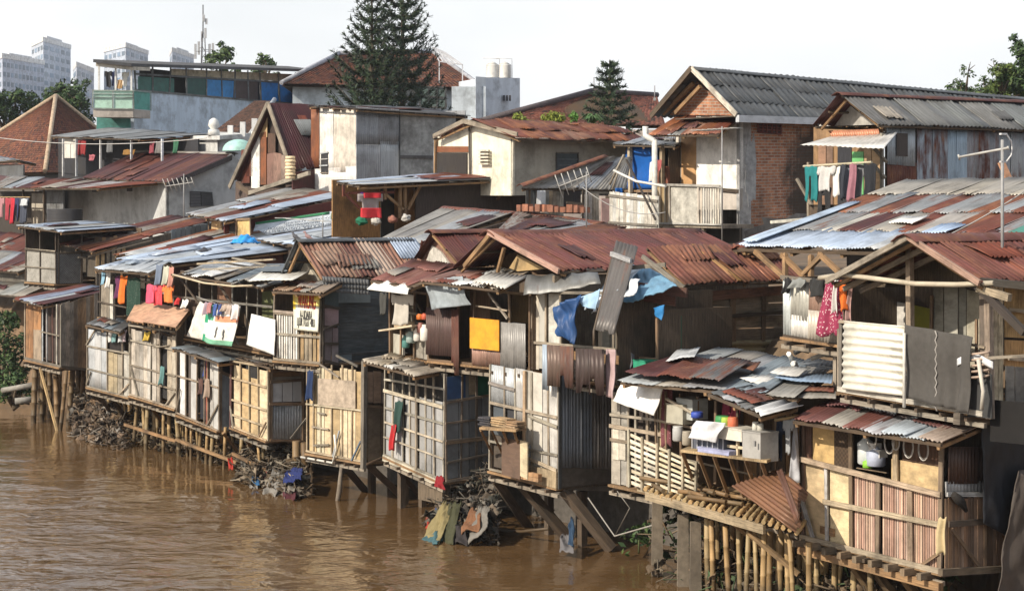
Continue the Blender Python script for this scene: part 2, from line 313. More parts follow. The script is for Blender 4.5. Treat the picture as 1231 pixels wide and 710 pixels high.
def roof(root, pts, n=4, rows=1, cs=('rust',), rust=.45, pitch=.085, amp=.014, torn=.05, name='roof', jit=.05, warp=.02, base=None, m='tin', beams=True, lift=0., label=None):
    A, B, Cc, D = [P(*p) if isinstance(p, tuple) else p for p in pts]; A, B, Cc, D = [p+Z*lift for p in (A, B, Cc, D)]
    mb = MB(); up = (B-A).cross(D-A).normalized(); up = up if up.z > 0 else -up
    f = lambda a, b: lerp(lerp(A, B, a), lerp(D, Cc, a), b)
    for r in range(rows):
        for k in range(n):
            e = .02
            a0, a1 = k/n-e*(k > 0), (k+1)/n+e*(k < n-1); b0, b1 = r/rows-.05*(r > 0), (r+1)/rows
            o = up*(.012*(k % 2)+.03*r/max(1, rows-1 or 1)+R.uniform(0, .012))
            jj = lambda p: p+o+U*R.uniform(-jit, jit)*.4+N*R.uniform(-jit, jit)+Z*R.uniform(-jit, jit)*.2
            ru = rust if not isinstance(rust, (list, tuple)) else R.choice(rust)
            cc = cs[k % len(cs)] if isinstance(cs, tuple) and len(cs) > 1 and R.random() < .85 else R.choice(cs)
            mb.sheet(jj(f(a0, b0)), jj(f(a1, b0)), jj(f(a1, b1)), jj(f(a0, b1)), jc(cc), ru+R.uniform(-.12, .12), pitch, amp, up, torn, warp, m)
    o = mb.build(name, root)
    if label: o['label'] = label
    if m == 'tin' and pitch < .2 and jit < .07:
        for _ in range(R.choice((1, 2, 3))):
            a, b = R.uniform(.05, .75), R.uniform(.1, .6); da, db = R.uniform(.5, 1.1)/max(1, (B-A).length), R.uniform(.25, .4); a1, b1 = min(.98, a+da), min(.97, b+db); mp = MB(); g = up*(.055+R.uniform(0, .02)); sk = N*R.uniform(-.15, .15)
            mp.sheet(f(a, b)+g, f(a1, b)+g, f(a1, b1)+g+sk, f(a, b1)+g+sk, jc(R.choice(list(cs)+['rust', 'maroon', 'asb']), .2), R.uniform(.15, .5), pitch, amp, up, .15, .03); mp.build('roof_patch', root)
    if beams:
        fr = MB(); k = max(2, int(((D-A).length)/.7))
        for j in range(k+1):
            b = j/k*.96+.02; fr.bar(f(.01, b)-up*.055, f(.99, b)-up*.055, .05, .05, up, jc('woodd'))
        for a in (.03, .5, .97): fr.bar(f(a, .01)-up*.11, f(a, .99)-up*.11, .06, .06, up, jc('wood'))
        fr.build('rafter_frame', root)
    return f, up
def ridge_cap(root, p, q, c='rust', w=.35, rust=.5, name='ridge_cap'):
    mb = MB(); d = (q-p).normalized(); sd_ = d.cross(Z).normalized(); n = 12
    def fn(u, v):
        h = (.5-v)*2; x = lerp(p, q, u)+sd_*h*w/2+Z*(.05-abs(h)**1.5*w*.22+R.uniform(-.008, .008)); return x, Z
    mb.grid(fn, n, 4, .012, jc(c), 'tin', rust, uvf=lambda u, v: (u*3, v)); return mb.build(name, root)
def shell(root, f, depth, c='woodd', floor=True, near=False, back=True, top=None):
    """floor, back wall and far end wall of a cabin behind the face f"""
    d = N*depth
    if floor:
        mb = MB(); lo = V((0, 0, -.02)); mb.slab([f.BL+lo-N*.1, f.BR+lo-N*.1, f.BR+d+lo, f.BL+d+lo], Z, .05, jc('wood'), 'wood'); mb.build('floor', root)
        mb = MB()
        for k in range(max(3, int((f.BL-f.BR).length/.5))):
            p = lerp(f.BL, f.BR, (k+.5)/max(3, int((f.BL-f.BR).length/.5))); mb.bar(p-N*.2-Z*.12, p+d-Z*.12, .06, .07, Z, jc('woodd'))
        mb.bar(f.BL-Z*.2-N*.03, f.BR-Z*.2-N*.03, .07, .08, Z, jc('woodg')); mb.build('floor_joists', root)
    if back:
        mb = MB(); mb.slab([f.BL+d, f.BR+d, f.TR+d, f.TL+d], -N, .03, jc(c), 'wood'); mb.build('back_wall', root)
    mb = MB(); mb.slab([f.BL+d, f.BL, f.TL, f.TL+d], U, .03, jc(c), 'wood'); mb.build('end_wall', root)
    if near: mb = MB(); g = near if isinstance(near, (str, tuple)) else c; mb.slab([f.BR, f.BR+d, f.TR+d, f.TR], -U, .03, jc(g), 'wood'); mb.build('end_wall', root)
def stilts(root, xs, t=0., ztop=1.6, zbot=-.6, r=.05, c='bam', jt=.35, m='bam', lean=.18):
    for x in xs:
        mb = MB(); p = P(x, 400, t+R.uniform(0, jt)); a = V((p.x, p.y, ztop)); b = V((p.x, p.y, zbot))+U*R.uniform(-lean, lean)+N*R.uniform(-lean, lean)
        mb.tube([b, a], r*R.uniform(.8, 1.2), jc(c, .3), m, 7, nodes=True); mb.build('stilt', root)
def braces(root, prs, c='wood', w=.07, name='brace'):
    for (x0, y0, t0, x1, y1, t1) in prs:
        mb = MB(); p, q = P(x0, y0, t0), P(x1, y1, t1); mb.bar(p, q, w, w, N, jc(c, .25)); mb.build(name, root)
def posts(root, prs, c='wood', w=.06, name='post', bam=False):
    for (x0, y0, x1, y1, t) in prs:
        mb = MB(); p, q = P(x0, y0, t), P(x1, y1, t)
        if bam: mb.tube([p, q], w/2, jc(c, .2), 'bam', 7, nodes=True)
        else: mb.bar(p, q, w, w, N, jc(c, .2))
        mb.build(name, root)
def base_of(f): p = (f.BL+f.BR)/2; return V((p.x, p.y, min(f.BL.z, f.BR.z)))
# ================================================================== THE SETTING: ground, river
mb = MB()
prof = [(-3000, 6), (-110, 5), (-86, 4), (-80, -1), (-6, -2), (-1.2, -1.4), (1.2, -.9), (2.7, -.3), (3.1, 1.6), (3.9, 3.4), (5, 4.4), (7, 4.9), (15, 5.2), (60, 5.6), (3500, 6.0)]
svals = [-400, -120, -60]+[-40+1.0*i for i in range(0, 100)]+[70, 100, 160, 300, 800, 3500]
pz = {}
for i, s_ in enumerate(svals):
    for j, (t_, z_) in enumerate(prof):
        q = 0 if not (2 < i < len(svals)-3 and 4 < j < 11) else 1
        pz[i, j] = W(s_, t_+q*R.uniform(-.3, .3), z_+q*R.uniform(-.15, .15))
for i in range(len(svals)-1):
    for j in range(len(prof)-1):
        mb.poly([pz[i, j], pz[i+1, j], pz[i+1, j+1], pz[i, j+1]], jc('earth', .15), 'conc', uvs=[(svals[i], prof[j][0]), (svals[i+1], prof[j][0]), (svals[i+1], prof[j+1][0]), (svals[i], prof[j+1][0])])
setting(mb, 'ground')
wm = bpy.data.materials.new('muddy_water'); wm.use_nodes = True; t_ = wm.node_tree; n_ = t_.nodes; L_ = t_.links.new
b_ = n_['Principled BSDF']; b_.inputs['Roughness'].default_value = .05; b_.inputs['IOR'].default_value = 1.42
tc = n_.new('ShaderNodeTexCoord')
def nz_(sc, det, rot, rough=.55, dist=0.):
    mp = n_.new('ShaderNodeMapping'); mp.inputs['Scale'].default_value = sc; mp.inputs['Rotation'].default_value = (0, 0, rot); L_(tc.outputs['Object'], mp.inputs[0])
    z = n_.new('ShaderNodeTexNoise'); z.inputs['Scale'].default_value = 1; z.inputs['Detail'].default_value = det; z.inputs['Roughness'].default_value = rough; z.inputs['Distortion'].default_value = dist
    L_(mp.outputs[0], z.inputs['Vector']); return z
za = nz_((.8, 1.0, 1), 3, .25, .55, .5); zb = nz_((3.0, 4.6, 1), 5, -.2, .55, .3); zc = nz_((.12, .3, 1), 3, .6, .5, .6)
cr = n_.new('ShaderNodeValToRGB'); cr.color_ramp.elements[0].color = (.098, .055, .023, 1); cr.color_ramp.elements[1].color = (.145, .087, .040, 1)
cr.color_ramp.elements[0].position = .35; cr.color_ramp.elements[1].position = .7; L_(zc.outputs[0], cr.inputs[0]); L_(cr.outputs[0], b_.inputs['Base Color'])
b1 = n_.new('ShaderNodeBump'); b1.inputs['Strength'].default_value = 1; b1.inputs['Distance'].default_value = .48; L_(za.outputs[0], b1.inputs['Height'])
b2 = n_.new('ShaderNodeBump'); b2.inputs['Strength'].default_value = 1; b2.inputs['Distance'].default_value = .05; zd = nz_((.09, .16, 1), 3, 1.1, .6, 1.0); rd = n_.new('ShaderNodeMapRange'); rd.inputs[1].default_value = .4; rd.inputs[2].default_value = .62; rd.inputs[3].default_value = .3; rd.inputs[4].default_value = 1; L_(zd.outputs[0], rd.inputs[0]); dt = n_.new('ShaderNodeVectorMath'); dt.operation = 'DOT_PRODUCT'; dt.inputs[1].default_value = (.8222, .5692, 0); L_(tc.outputs['Object'], dt.inputs[0]); r3 = n_.new('ShaderNodeMapRange'); r3.inputs[1].default_value = 23.5; r3.inputs[2].default_value = 16.5; r3.inputs[3].default_value = .10; r3.inputs[4].default_value = 1; L_(dt.outputs['Value'], r3.inputs[0]); mu = n_.new('ShaderNodeMath'); mu.operation = 'MULTIPLY'; L_(rd.outputs[0], mu.inputs[0]); L_(r3.outputs[0], mu.inputs[1]); L_(mu.outputs[0], b1.inputs['Strength']); L_(mu.outputs[0], b2.inputs['Strength']);  # calm by the bank, rougher in the current
L_(zb.outputs[0], b2.inputs['Height']); L_(b1.outputs[0], b2.inputs['Normal'])
L_(b2.outputs[0], b_.inputs['Normal'])
M['water'] = wm
mb = MB(); mb.poly([W(-300, -84, 0), W(-300, 2.9, 0), W(400, 2.9, 0), W(400, -84, 0)], (.1, .06, .03), 'water'); o = setting(mb, 'river_water')
# ================================================================== FAR BACKGROUND
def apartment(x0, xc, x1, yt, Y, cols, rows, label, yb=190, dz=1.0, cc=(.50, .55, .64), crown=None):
    a, c, d = at(x0, yt, Y*1.035), at(xc, yt, Y), at(x1, yt, Y*1.05); zt = c.z
    a.z = d.z = zt; e = a+d-c; z0 = 5.4
    root = thing('apartment_tower', label, 'apartment block', V((c.x, c.y, z0)), 'apartment towers on the skyline')
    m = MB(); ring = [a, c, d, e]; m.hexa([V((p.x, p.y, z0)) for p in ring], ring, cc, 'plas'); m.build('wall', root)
    m = MB(); m.hexa([lerp(p, (a+d)/2, -.03)+Z*.02 for p in ring], [lerp(p, (a+d)/2, -.03)+Z*1.6 for p in ring], (.7, .7, .7), 'plas'); m.build('parapet', root)
    if crown:
        m = MB(); q0 = [lerp(p, (a+d)/2, .45) for p in ring]; m.hexa([p+Z*1.6 for p in q0], [p+Z*(1.6+crown) for p in q0], (.6, .61, .64), 'plas'); m.build('lift_house', root)
    pr = None
    for (p, q, k) in ((a, c, cols[0]), (c, d, cols[1])):
        ex = (q-p).normalized(); out = ex.cross(Z); out = out if out.y < 0 else -out
        for i in range(k):
            for j in range(rows):
                ctr = lerp(p, q, (i+.5)/k)-Z*(2+j*3.1*dz); hw = (q-p).length/k*.30
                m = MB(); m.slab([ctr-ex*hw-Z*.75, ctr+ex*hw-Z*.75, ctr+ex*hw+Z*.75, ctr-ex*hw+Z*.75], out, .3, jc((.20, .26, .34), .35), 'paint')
                for v in range(len(m.v)): m.v[v] = m.v[v]+out*.12
                m.build('window', root)
    return root
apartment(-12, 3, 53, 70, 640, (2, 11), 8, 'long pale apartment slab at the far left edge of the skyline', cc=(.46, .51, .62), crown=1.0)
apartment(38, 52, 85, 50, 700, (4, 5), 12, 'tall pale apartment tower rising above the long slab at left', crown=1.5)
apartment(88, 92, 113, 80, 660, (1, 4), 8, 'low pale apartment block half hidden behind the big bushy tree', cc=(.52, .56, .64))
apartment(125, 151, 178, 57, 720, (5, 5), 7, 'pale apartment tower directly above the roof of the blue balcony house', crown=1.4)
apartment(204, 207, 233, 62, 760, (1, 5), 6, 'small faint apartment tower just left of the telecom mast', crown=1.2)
# telecom mast
p0 = at(244, 200, 240); root = thing('telecom_mast', 'grey lattice telecom mast with panel antennas behind the trees', 'mast', V((p0.x, p0.y, 5.4)))
ztop = at(244, 6, 240).z; zm = at(244, 78, 240).z; b = V((p0.x, p0.y, 0))
m = MB()
for k in range(3):
    g = 2.1*k; e = V((math.cos(g), math.sin(g), 0)); m.tube([b+e*.9+Z*5.4, b+e*.35+Z*zm, b+e*.2+Z*(ztop-3.5)], .07, (.12, .12, .13), 'paint', 5)
for j in range(26):
    z = 5.4+(ztop-9.5)*j/26; r0 = .8-.5*j/26; g = 2.1*(j % 3); h = 2.1*((j+1) % 3)
    m.tube([b+V((math.cos(g)*r0, math.sin(g)*r0, z)), b+V((math.cos(h)*r0, math.sin(h)*r0, z+.9))], .04, (.12, .12, .13), 'paint', 4)
m.tube([b+Z*(ztop-4), b+Z*ztop], .08, (.12, .12, .13), 'paint', 5); m.build('lattice', root)
for (dx, y, h) in ((-9, 62, 18), (-5, 58, 16), (-1, 44, 12), (3, 40, 12), (8, 62, 18), (12, 60, 16), (1, 22, 8), (4, 26, 7)):
    m = MB(); q = at(244+dx, y, 240+R.uniform(-.6, .6)); m.box((-.13, -.1, -h/20), (.13, .1, h/20), (.35, .36, .38), 'paint', o=q); m.bar(q, V((b.x, b.y, q.z)), .06, .06, Z, (.1, .1, .1), 'paint'); m.build('panel_antenna', root)
# ------------------------------------------------------------------ trees
def crown(root, blobs, n, size, cs, up=.25):
    m = MB()
    for (c, r) in blobs:
        for k in range(int(n*r*r)):
            d = V((R.gauss(0, 1), R.gauss(0, 1), R.gauss(0, 1))).normalized(); rr = r*(R.random()**.35); p = c+V((d.x*rr, d.y*rr, d.z*rr*.85))
            if math.sin(p.x*2.7+p.z*1.9)*math.sin(p.y*2.1+p.z*2.6) > .55: continue
            a = V((R.uniform(-1, 1), R.uniform(-1, 1), R.uniform(-.6, .6))).normalized(); nn = (d+V((R.uniform(-1, 1), R.uniform(-1, 1), R.uniform(-.4, 1)))).normalized(); e = nn.cross(a)
            if e.length < .1: continue
            e.normalize(); a = e.cross(nn); q = size*R.uniform(.6, 1.3); c_ = jc(R.choice(cs), .25)
            m.poly([p-a*q, p+e*q*.45, p+a*q, p-e*q*.45], c_, 'leaf')
    return m.build('crown', root)
def broadleaf(x, yt, yb, wpx, Y, label, cs, n=240, size=.17, nb=9, seed=1, group='broadleaf trees on the skyline', name='broadleaf_tree', gz=5.3):
    R.seed(seed); c = at(x, yb, Y); top = at(x, yt, Y).z; hw = wpx/2*Y/F; zb = c.z; root = thing(name, label, 'tree', V((c.x, c.y, 5.3)), group)
    m = MB(); tr = V((c.x, c.y, gz)); hub = V((c.x, c.y, zb+(top-zb)*.2)); m.tube([tr, lerp(tr, hub, .5)+V((.1, 0, 0)), hub], [.2, .16, .11], (.12, .09, .06), 'bark', 8)
    bl = []; hgt = top-zb; n = n*2.2; size = size*.72
    for k in range(nb):
        g = k*2.4; rr = hw*.72*math.sqrt((k+.5)/nb); q = V((c.x+math.cos(g)*rr, c.y+math.sin(g)*rr*.9, zb+hgt*(.05+.78*math.sqrt(max(0, 1-(rr/hw)**2))*R.uniform(.15, 1.0))))
        r = min(hw*.36, hgt*.3)*R.uniform(.7, 1.1); bl.append((q, r)); m.tube([hub, lerp(hub, q, .5)+Z*R.uniform(-.1, .2), q], [.1, .06, .025], (.11, .085, .06), 'bark', 5)
        for _ in range(3):
            e = q+V((R.uniform(-1, 1), R.uniform(-1, 1), R.uniform(-.5, 1)))*r*1.0; bl.append((e, r*.42)); m.tube([q, e], [.03, .012], (.11, .085, .06), 'bark', 4)
    m.build('trunk', root); crown(root, bl, n, size, cs); return root
G1 = [(.035, .075, .022), (.05, .095, .028), (.028, .055, .02), (.07, .11, .03)]
G2 = [(.06, .10, .03), (.085, .13, .035), (.045, .08, .03)]
broadleaf(82, 78, 165, 76, 135, 'bushy dark green tree between the tiled hip roof and the blue balcony house', G1, 230, .2, 12, 3)
broadleaf(6, 92, 175, 80, 125, 'dark green tree cut by the left edge above the tiled hip roof', G1, 230, .2, 10, 4)
broadleaf(268, 42, 112, 60, 150, 'leafy green tree just right of the telecom mast', G2, 200, .24, 8, 5)
broadleaf(320, 54, 108, 44, 140, 'small rounded green tree behind the blue house roof left of the tall conifers', G2, 220, .2, 7, 6)
broadleaf(1160, 64, 136, 76, 92, 'low leafy tree showing over the grey tiled roof at right', G2, 330, .12, 9, 8)
broadleaf(1203, 62, 138, 60, 92, 'thin yellowish tree beside the tree at the right edge', [(.12, .17, .04), (.09, .13, .04)], 420, .13, 16, 9)
broadleaf(1240, 24, 140, 80, 92, 'tall dark leafed tree cut by the right edge of the view', G1, 500, .15, 20, 10)
broadleaf(2, 350, 505, 76, 73.5, 'dense green bush at the water edge on the far left', G1, 300, .13, 22, 11, group=None, name='bush', gz=1)
broadleaf(16, 415, 505, 62, 70.5, 'small low bush beside the leftmost bamboo stilts', G1, 500, .12, 12, 12, group=None, name='bush', gz=.4)
def araucaria(x, ytop, ybase, wpx, Y, label, whorls, seed, upc=.35, group='conifers behind the shacks', lean=0., dens=1.0, thk=1.0, twigs=True):
    R.seed(seed); c = at(x, ybase, Y); top = at(x+lean, ytop, Y); tr = V((c.x, c.y, 5.3)); hw = wpx/2*Y/F; root = thing('conifer_tree', label, 'tree', tr, group)
    m = MB(); m.tube([tr, lerp(tr, top, .5), top], [.26, .15, .03], (.10, .075, .055), 'bark', 8); lf = MB(); z0 = c.z
    cs = [(.024, .044, .021), (.032, .056, .026), (.016, .031, .017), (.04, .062, .026)]
    for k in range(whorls):
        g = k/(whorls-.3); z = z0+(top.z-z0)*g; ctr = lerp(tr, top, (z-tr.z)/(top.z-tr.z)); ln = hw*(1-g)**.7*R.uniform(.86, 1.12)+.12; nbr = (8 if twigs else 6) if g < .85 else 5; ph = k*.55
        for j in range(nbr):
            a = ph+6.283*j/nbr+R.uniform(-.15, .15); d = V((math.cos(a), math.sin(a), 0)); l = ln*R.uniform(.82, 1.08); pts = []
            ns = max(4, int(l/.16))
            for i in range(ns+1):
                v = i/ns; pts.append(ctr+d*l*v+Z*(-.08*l*math.sin(v*2.8)+upc*l*v**2.6))
            m.tube([pts[0], pts[ns//2], pts[-1]], [.04, .025, .012], (.07, .06, .045), 'bark', 4)
            for i in range(1, ns+1):
                v = i/ns; p = pts[i]; dr = (pts[i]-pts[i-1]).normalized(); th = (.05+.075*math.sin(min(1, v*1.25)*2.3))*thk
                for q in range(int(9*dens)):
                    x_ = V((R.gauss(0, 1), R.gauss(0, 1), R.gauss(0, 1))).normalized(); e = (x_-dr*x_.dot(dr))
                    if e.length < .1: continue
                    e.normalize(); tip = p+e*th*R.uniform(.8, 1.9)+dr*R.uniform(.06, .2); sd_ = e.cross(dr)*.028; pp = p+dr*R.uniform(-.09, .09)
                    lf.poly([pp-sd_, pp+sd_, tip+sd_*.4, tip-sd_*.4], jc(R.choice(cs), .25), 'leaf')
                if twigs and .25 < v < .7 and i % 4 == 0:               # side twigs
                    for sgn in (-1, 1):
                        tw = (d.cross(Z)*sgn*.8+dr*.6+Z*.15).normalized(); tl = l*.13*(1.25-v)+.1
                        for q in range(int(6*dens)):
                            w_ = R.random(); b0 = p+tw*tl*w_; x_ = V((R.uniform(-1, 1), R.uniform(-1, 1), R.uniform(-.6, 1))).normalized()
                            lf.poly([b0-x_.cross(tw)*.03, b0+x_.cross(tw)*.03, b0+x_*.16+tw*.1], jc(R.choice(cs), .25), 'leaf')
    m.build('trunk', root); lf.build('crown', root); return root
araucaria(484, -45, 158, 120, 100, 'tallest dark conifer with upswept whorled branches, right one of the close pair', 15, 21, .50, thk=1.3, dens=1.3)
araucaria(447, -22, 150, 112, 97, 'dark conifer standing just left of the tallest one in the close pair', 14, 22, .50, thk=1.25, dens=1.3)
araucaria(733, 72, 160, 64, 92, 'small pointed conifer alone in front of the long tiled roof', 10, 23, .12, thk=1.1, dens=1.5, twigs=False)
R.seed(5)
def plant(x, yt, yb, wpx, Y, label, cs, n=60, spread=.6, name='potted_palm', wid=.05):
    c = at(x, yb, Y); h = at(x, yt, Y).z-c.z; r = wpx/2*Y/F; root = thing(name, label, 'plant', c, 'plants on the rear roof terrace'); m = MB(); m.tube([c-Z*.3, c+Z*h*.35], .03, (.12, .09, .05), 'bark', 5); m.build('stem', root); m = MB()
    if 'feathery' in label: crown(root, [(c+Z*h*.45+V((dx*r*.5, 0, dz*h*.3)), r*.42) for dx, dz in ((0, .5), (-1, 0), (1, 0), (-.5, -.7), (.5, -.6), (0, 0))], 2600, .07, cs); return
    for k in range(n):
        a = R.uniform(0, 6.28); d = V((math.cos(a), math.sin(a), 0)); l = R.uniform(.5, 1); p = c+Z*h*R.uniform(.1, .35); s_ = d.cross(Z)*wid
        q1 = p+d*r*l*.5+Z*h*.62*R.uniform(.7, 1.1); q2 = p+d*r*l+Z*h*spread*R.uniform(.3, 1)
        cc = jc(R.choice(cs), .25); m.poly([p-s_*.4, p+s_*.4, q1+s_, q1-s_], cc, 'leaf'); m.poly([q1-s_, q1+s_, q2], cc, 'leaf')
    m.build('leaves', root)
plant(631, 130, 150, 34, 84, 'yellow green feathery palm left of its twin behind the rusty roof edge', [(.22, .26, .04), (.16, .20, .03)], 90, .5)
plant(665, 131, 150, 34, 84, 'yellow green feathery palm right of its twin, nearer the small conifer', [(.22, .26, .04), (.18, .22, .03)], 90, .5)
plant(690, 126, 150, 16, 84, 'broad bright green leaf plant next to the feathery palms', [(.10, .24, .04), (.08, .19, .03)], 16, .9, 'banana_plant', .13)
plant(712, 136, 152, 50, 85, 'spiky dark green shrub at the foot of the small conifer', [(.05, .11, .03), (.08, .13, .05)], 80, .4, 'agave_plant', .05)
# ------------------------------------------------------------------ tiled roofs and big houses behind
def tileroof(root, pts, pitch=.24, row=.3, cs=('rust',), m='tile', name='roof', amp=.035, jit=.18):
    A, B, Cc, D = pts; wd = max((B-A).length, (Cc-D).length); ln = max((D-A).length, (Cc-B).length); nu = int(wd/pitch); nv = max(3, int(ln/row)); nrm = (B-A).cross(D-A); nrm = nrm.normalized() if nrm.z > 0 else -nrm.normalized(); mb = MB()
    for j in range(nv):
        for k in range(nu):
            c = jc(R.choice(cs), jit)
            if R.random() < .08: c = jc((.06, .04, .035), .3)
            u0, u1, v0, v1 = k/nu, (k+1)/nu, j/nv, (j+1.15)/nv
            f = lambda u, v, h: lerp(lerp(A, B, u), lerp(D, Cc, u), v)+nrm*h
            um = (u0+u1)/2; e = R.uniform(0, .01)
            pts6 = [f(u0, v0, .03+e), f(um, v0, .03+amp+e), f(u1, v0, .03+e), f(u1, v1, 0), f(um, v1, amp), f(u0, v1, 0)]
            i = len(mb.v); mb.v += pts6; uv = [(k*.3, j*.4)]*3+[(k*.3+.2, j*.4+.3)]*3
            mb.face([i, i+1, i+4, i+5], [uv[0], uv[1], uv[4], uv[5]], (*c, 0), m); mb.face([i+1, i+2, i+3, i+4], [uv[1], uv[2], uv[3], uv[4]], (*c, 0), m)
            d0 = len(mb.v); mb.v += [p-nrm*.05 for p in pts6[:3]]; mb.face([d0, d0+1, i+1, i], [uv[0]]*4, (*c, 0), m); mb.face([d0+1, d0+2, i+2, i+1], [uv[0]]*4, (*c, 0), m)
    i = len(mb.v); mb.v += [p-nrm*.16 for p in (A, B, Cc, D)]; mb.face([i+3, i+2, i+1, i], [(0, 0)]*4, (.08, .05, .03, 0), 'wood')
    return mb.build(name, root)
def wallbox(root, pts, z0, c, m='plas', name='wall', th=.15):
    """closed walls under an eave outline"""
    mb = MB(); mb.hexa([V((p.x, p.y, z0)) for p in pts], list(pts), jc(c, .04), m); return mb.build(name, root)
TR_ = [(.16, .062, .04), (.20, .085, .05), (.12, .05, .038)]
# hip roof house far left
def hip_house(apex, eaves, label, cs=TR_, wall='lgrey', base=5.2, ridge2=None, name='tiled_house', cap=(.45, .34, .24)):
    root = thing(name, label, 'house', V((eaves[1].x, eaves[1].y, base)))
    n = len(eaves)
    for k in range(n):
        a, b = eaves[k], eaves[(k+1) % n]
        r0 = apex if not ridge2 else (apex if k in (0, 3) else ridge2)
        r1 = apex if not ridge2 else (apex if k in (3, 2) and k != 2 or k == 3 else ridge2)
        if ridge2:
            r0, r1 = [(apex, ridge2), (ridge2, ridge2), (ridge2, apex), (apex, apex)][k]
            tileroof(root, [a, b, r1 if k != 1 else r0+(b-a).normalized()*.05, r0], cs=cs)
        else:
            e = (b-a).normalized()*.06; tileroof(root, [a, b, apex+e, apex-e], cs=cs)
        m = MB(); top = r0; m.tube([a+Z*.06, lerp(a, top, .5)+Z*.1, top+Z*.1], .13, cap, 'tile', 7); m.build('hip_cap', root)
    if ridge2: m = MB(); m.tube([apex+Z*.1, ridge2+Z*.1], .14, cap, 'tile', 7); m.build('ridge_cap', root)
    ctr = sum(eaves, V((0, 0, 0)))/n; wallbox(root, [lerp(p, ctr, .1)-Z*.1 for p in eaves], base, wall); return root
e0, e1 = at(-80, 205, 126), at(54, 207, 113); e0.z = e1.z; e2 = at(186, 205, 129); e2.z = e1.z; e3 = e0+e2-e1
ax = at(67, 117, 121); hip_house(ax, [e0, e1, e2, e3], 'old house under a brown clay tiled hip roof at the far left', wall=(.11, .10, .09))
# big tiled house behind the conifers
def A4(y, pts): z = None; return [at(*p) for p in pts]
r1, r2 = at(408, 66, 118), at(520, 64, 124)
e = [at(338, 101, 112), at(580, 104, 116)]; e[1].z = e[0].z; dd = (r1-e[0]); dpt = V((r1.x+r2.x, r1.y+r2.y, 0))-V((e[0].x+e[1].x, e[0].y+e[1].y, 0)); e += [e[1]+V((dpt.x, dpt.y, 0)), e[0]+V((dpt.x, dpt.y, 0))]
big = hip_house(r1, e, 'large house with reddish brown tiled roof behind the tall conifers', ridge2=r2, wall=(.5, .55, .58), cap=(.35, .36, .4))
f = Face(at(505, 104, 114.5), at(536, 106, 114.5), at(536, 130, 114.5), at(505, 128, 114.5), V((0, -1, 0)))
spec(big, f, [('panel', 0, 0, 1, 1, (.10, .14, .13), 'paint', {'name': 'window', 'th': .05}), ('bars', [0, .33, .66, 1], [0, .5, 1], .12, 'dgrey')], 'window_frame')
f = Face(at(520, 57, 112), at(535, 63, 112), at(556, 78, 110), at(528, 74, 110), V((0, -1, 0)))
m = MB()
for k in range(7): m.bar(f.w(k/6, 0), f.w(k/6, 1), .05, .05, Z, (.5, .5, .52), 'paint')
for k in range(3): m.bar(f.w(0, k/2), f.w(1, k/2), .06, .06, Z, (.5, .5, .52), 'paint')
for q in (0, 1): m.bar(f.w(q, 1), f.w(q, 1)-Z*1.2, .06, .06, V((0, 1, 0)), (.5, .5, .52), 'paint')
solo(m, 'roof_rack', 'pale metal rack frame on the ridge right of the conifers', 'rack')
# white block with water tanks
root = thing('concrete_block_house', 'pale blue grey concrete block carrying two water tanks', 'house', V((at(600, 135, 108).x, 108, 5.2)))
c0, c1 = at(583, 93, 106), at(625, 94, 108); wallbox(root, [c0, c1, c1+V((-.5, 4, 0)), c0+V((-1.5, 4, 0))], 5.2, (.56, .60, .66))
c0, c1 = at(543, 104, 105.6), at(584, 104, 105.6); wallbox(root, [c0, c1, c1+V((0, 4, 0)), c0+V((0, 4, 0))], 5.2, (.50, .56, .62), name='lower_wall')
c0, c1 = at(572, 92, 105.3), at(584, 93, 105.8); wallbox(root, [c0, c1, c1+V((0, 1.5, 0)), c0+V((0, 1.5, 0))], 5.2, (.62, .65, .68), name='stair_wall')
for dx in (606, 609.5, 613): 
    m = MB(); q = at(dx, 118, 106.9); m.box((-.06, -.03, -.15), (.06, .1, .15), (.05, .05, .06), 'paint', o=q); m.build('vent_hole', root)
for i, (x, lab) in enumerate(((592, 'ribbed steel water tank, left of two on the pale block'), (607, 'ribbed steel water tank, right of two on the pale block'))):
    q = at(x, 93, 107.6); root = thing('water_tank', lab, 'water tank', V((q.x, q.y, c0.z)), 'water tanks on the pale block'); q.z = at(600, 93.5, 107).z; m = MB(); h = .75
    pts = [q+Z*(h*k/14) for k in range(15)]; m.tube(pts, [.32+.02*(k % 2) for k in range(15)], (.62, .60, .56), 'paint', 16); m.tube([pts[-1], pts[-1]+Z*.12, pts[-1]+Z*.15], [.3, .12, .03], (.62, .6, .56), 'paint', 16); m.build('tank_body', root)
    m = MB(); m.tube([q+V((.38, 0, 0)), q+V((.38, 0, 1.05)), q+V((-.5, 0, 1.1))], .025, (.6, .6, .6), 'paint', 5); m.build('pipe', root)
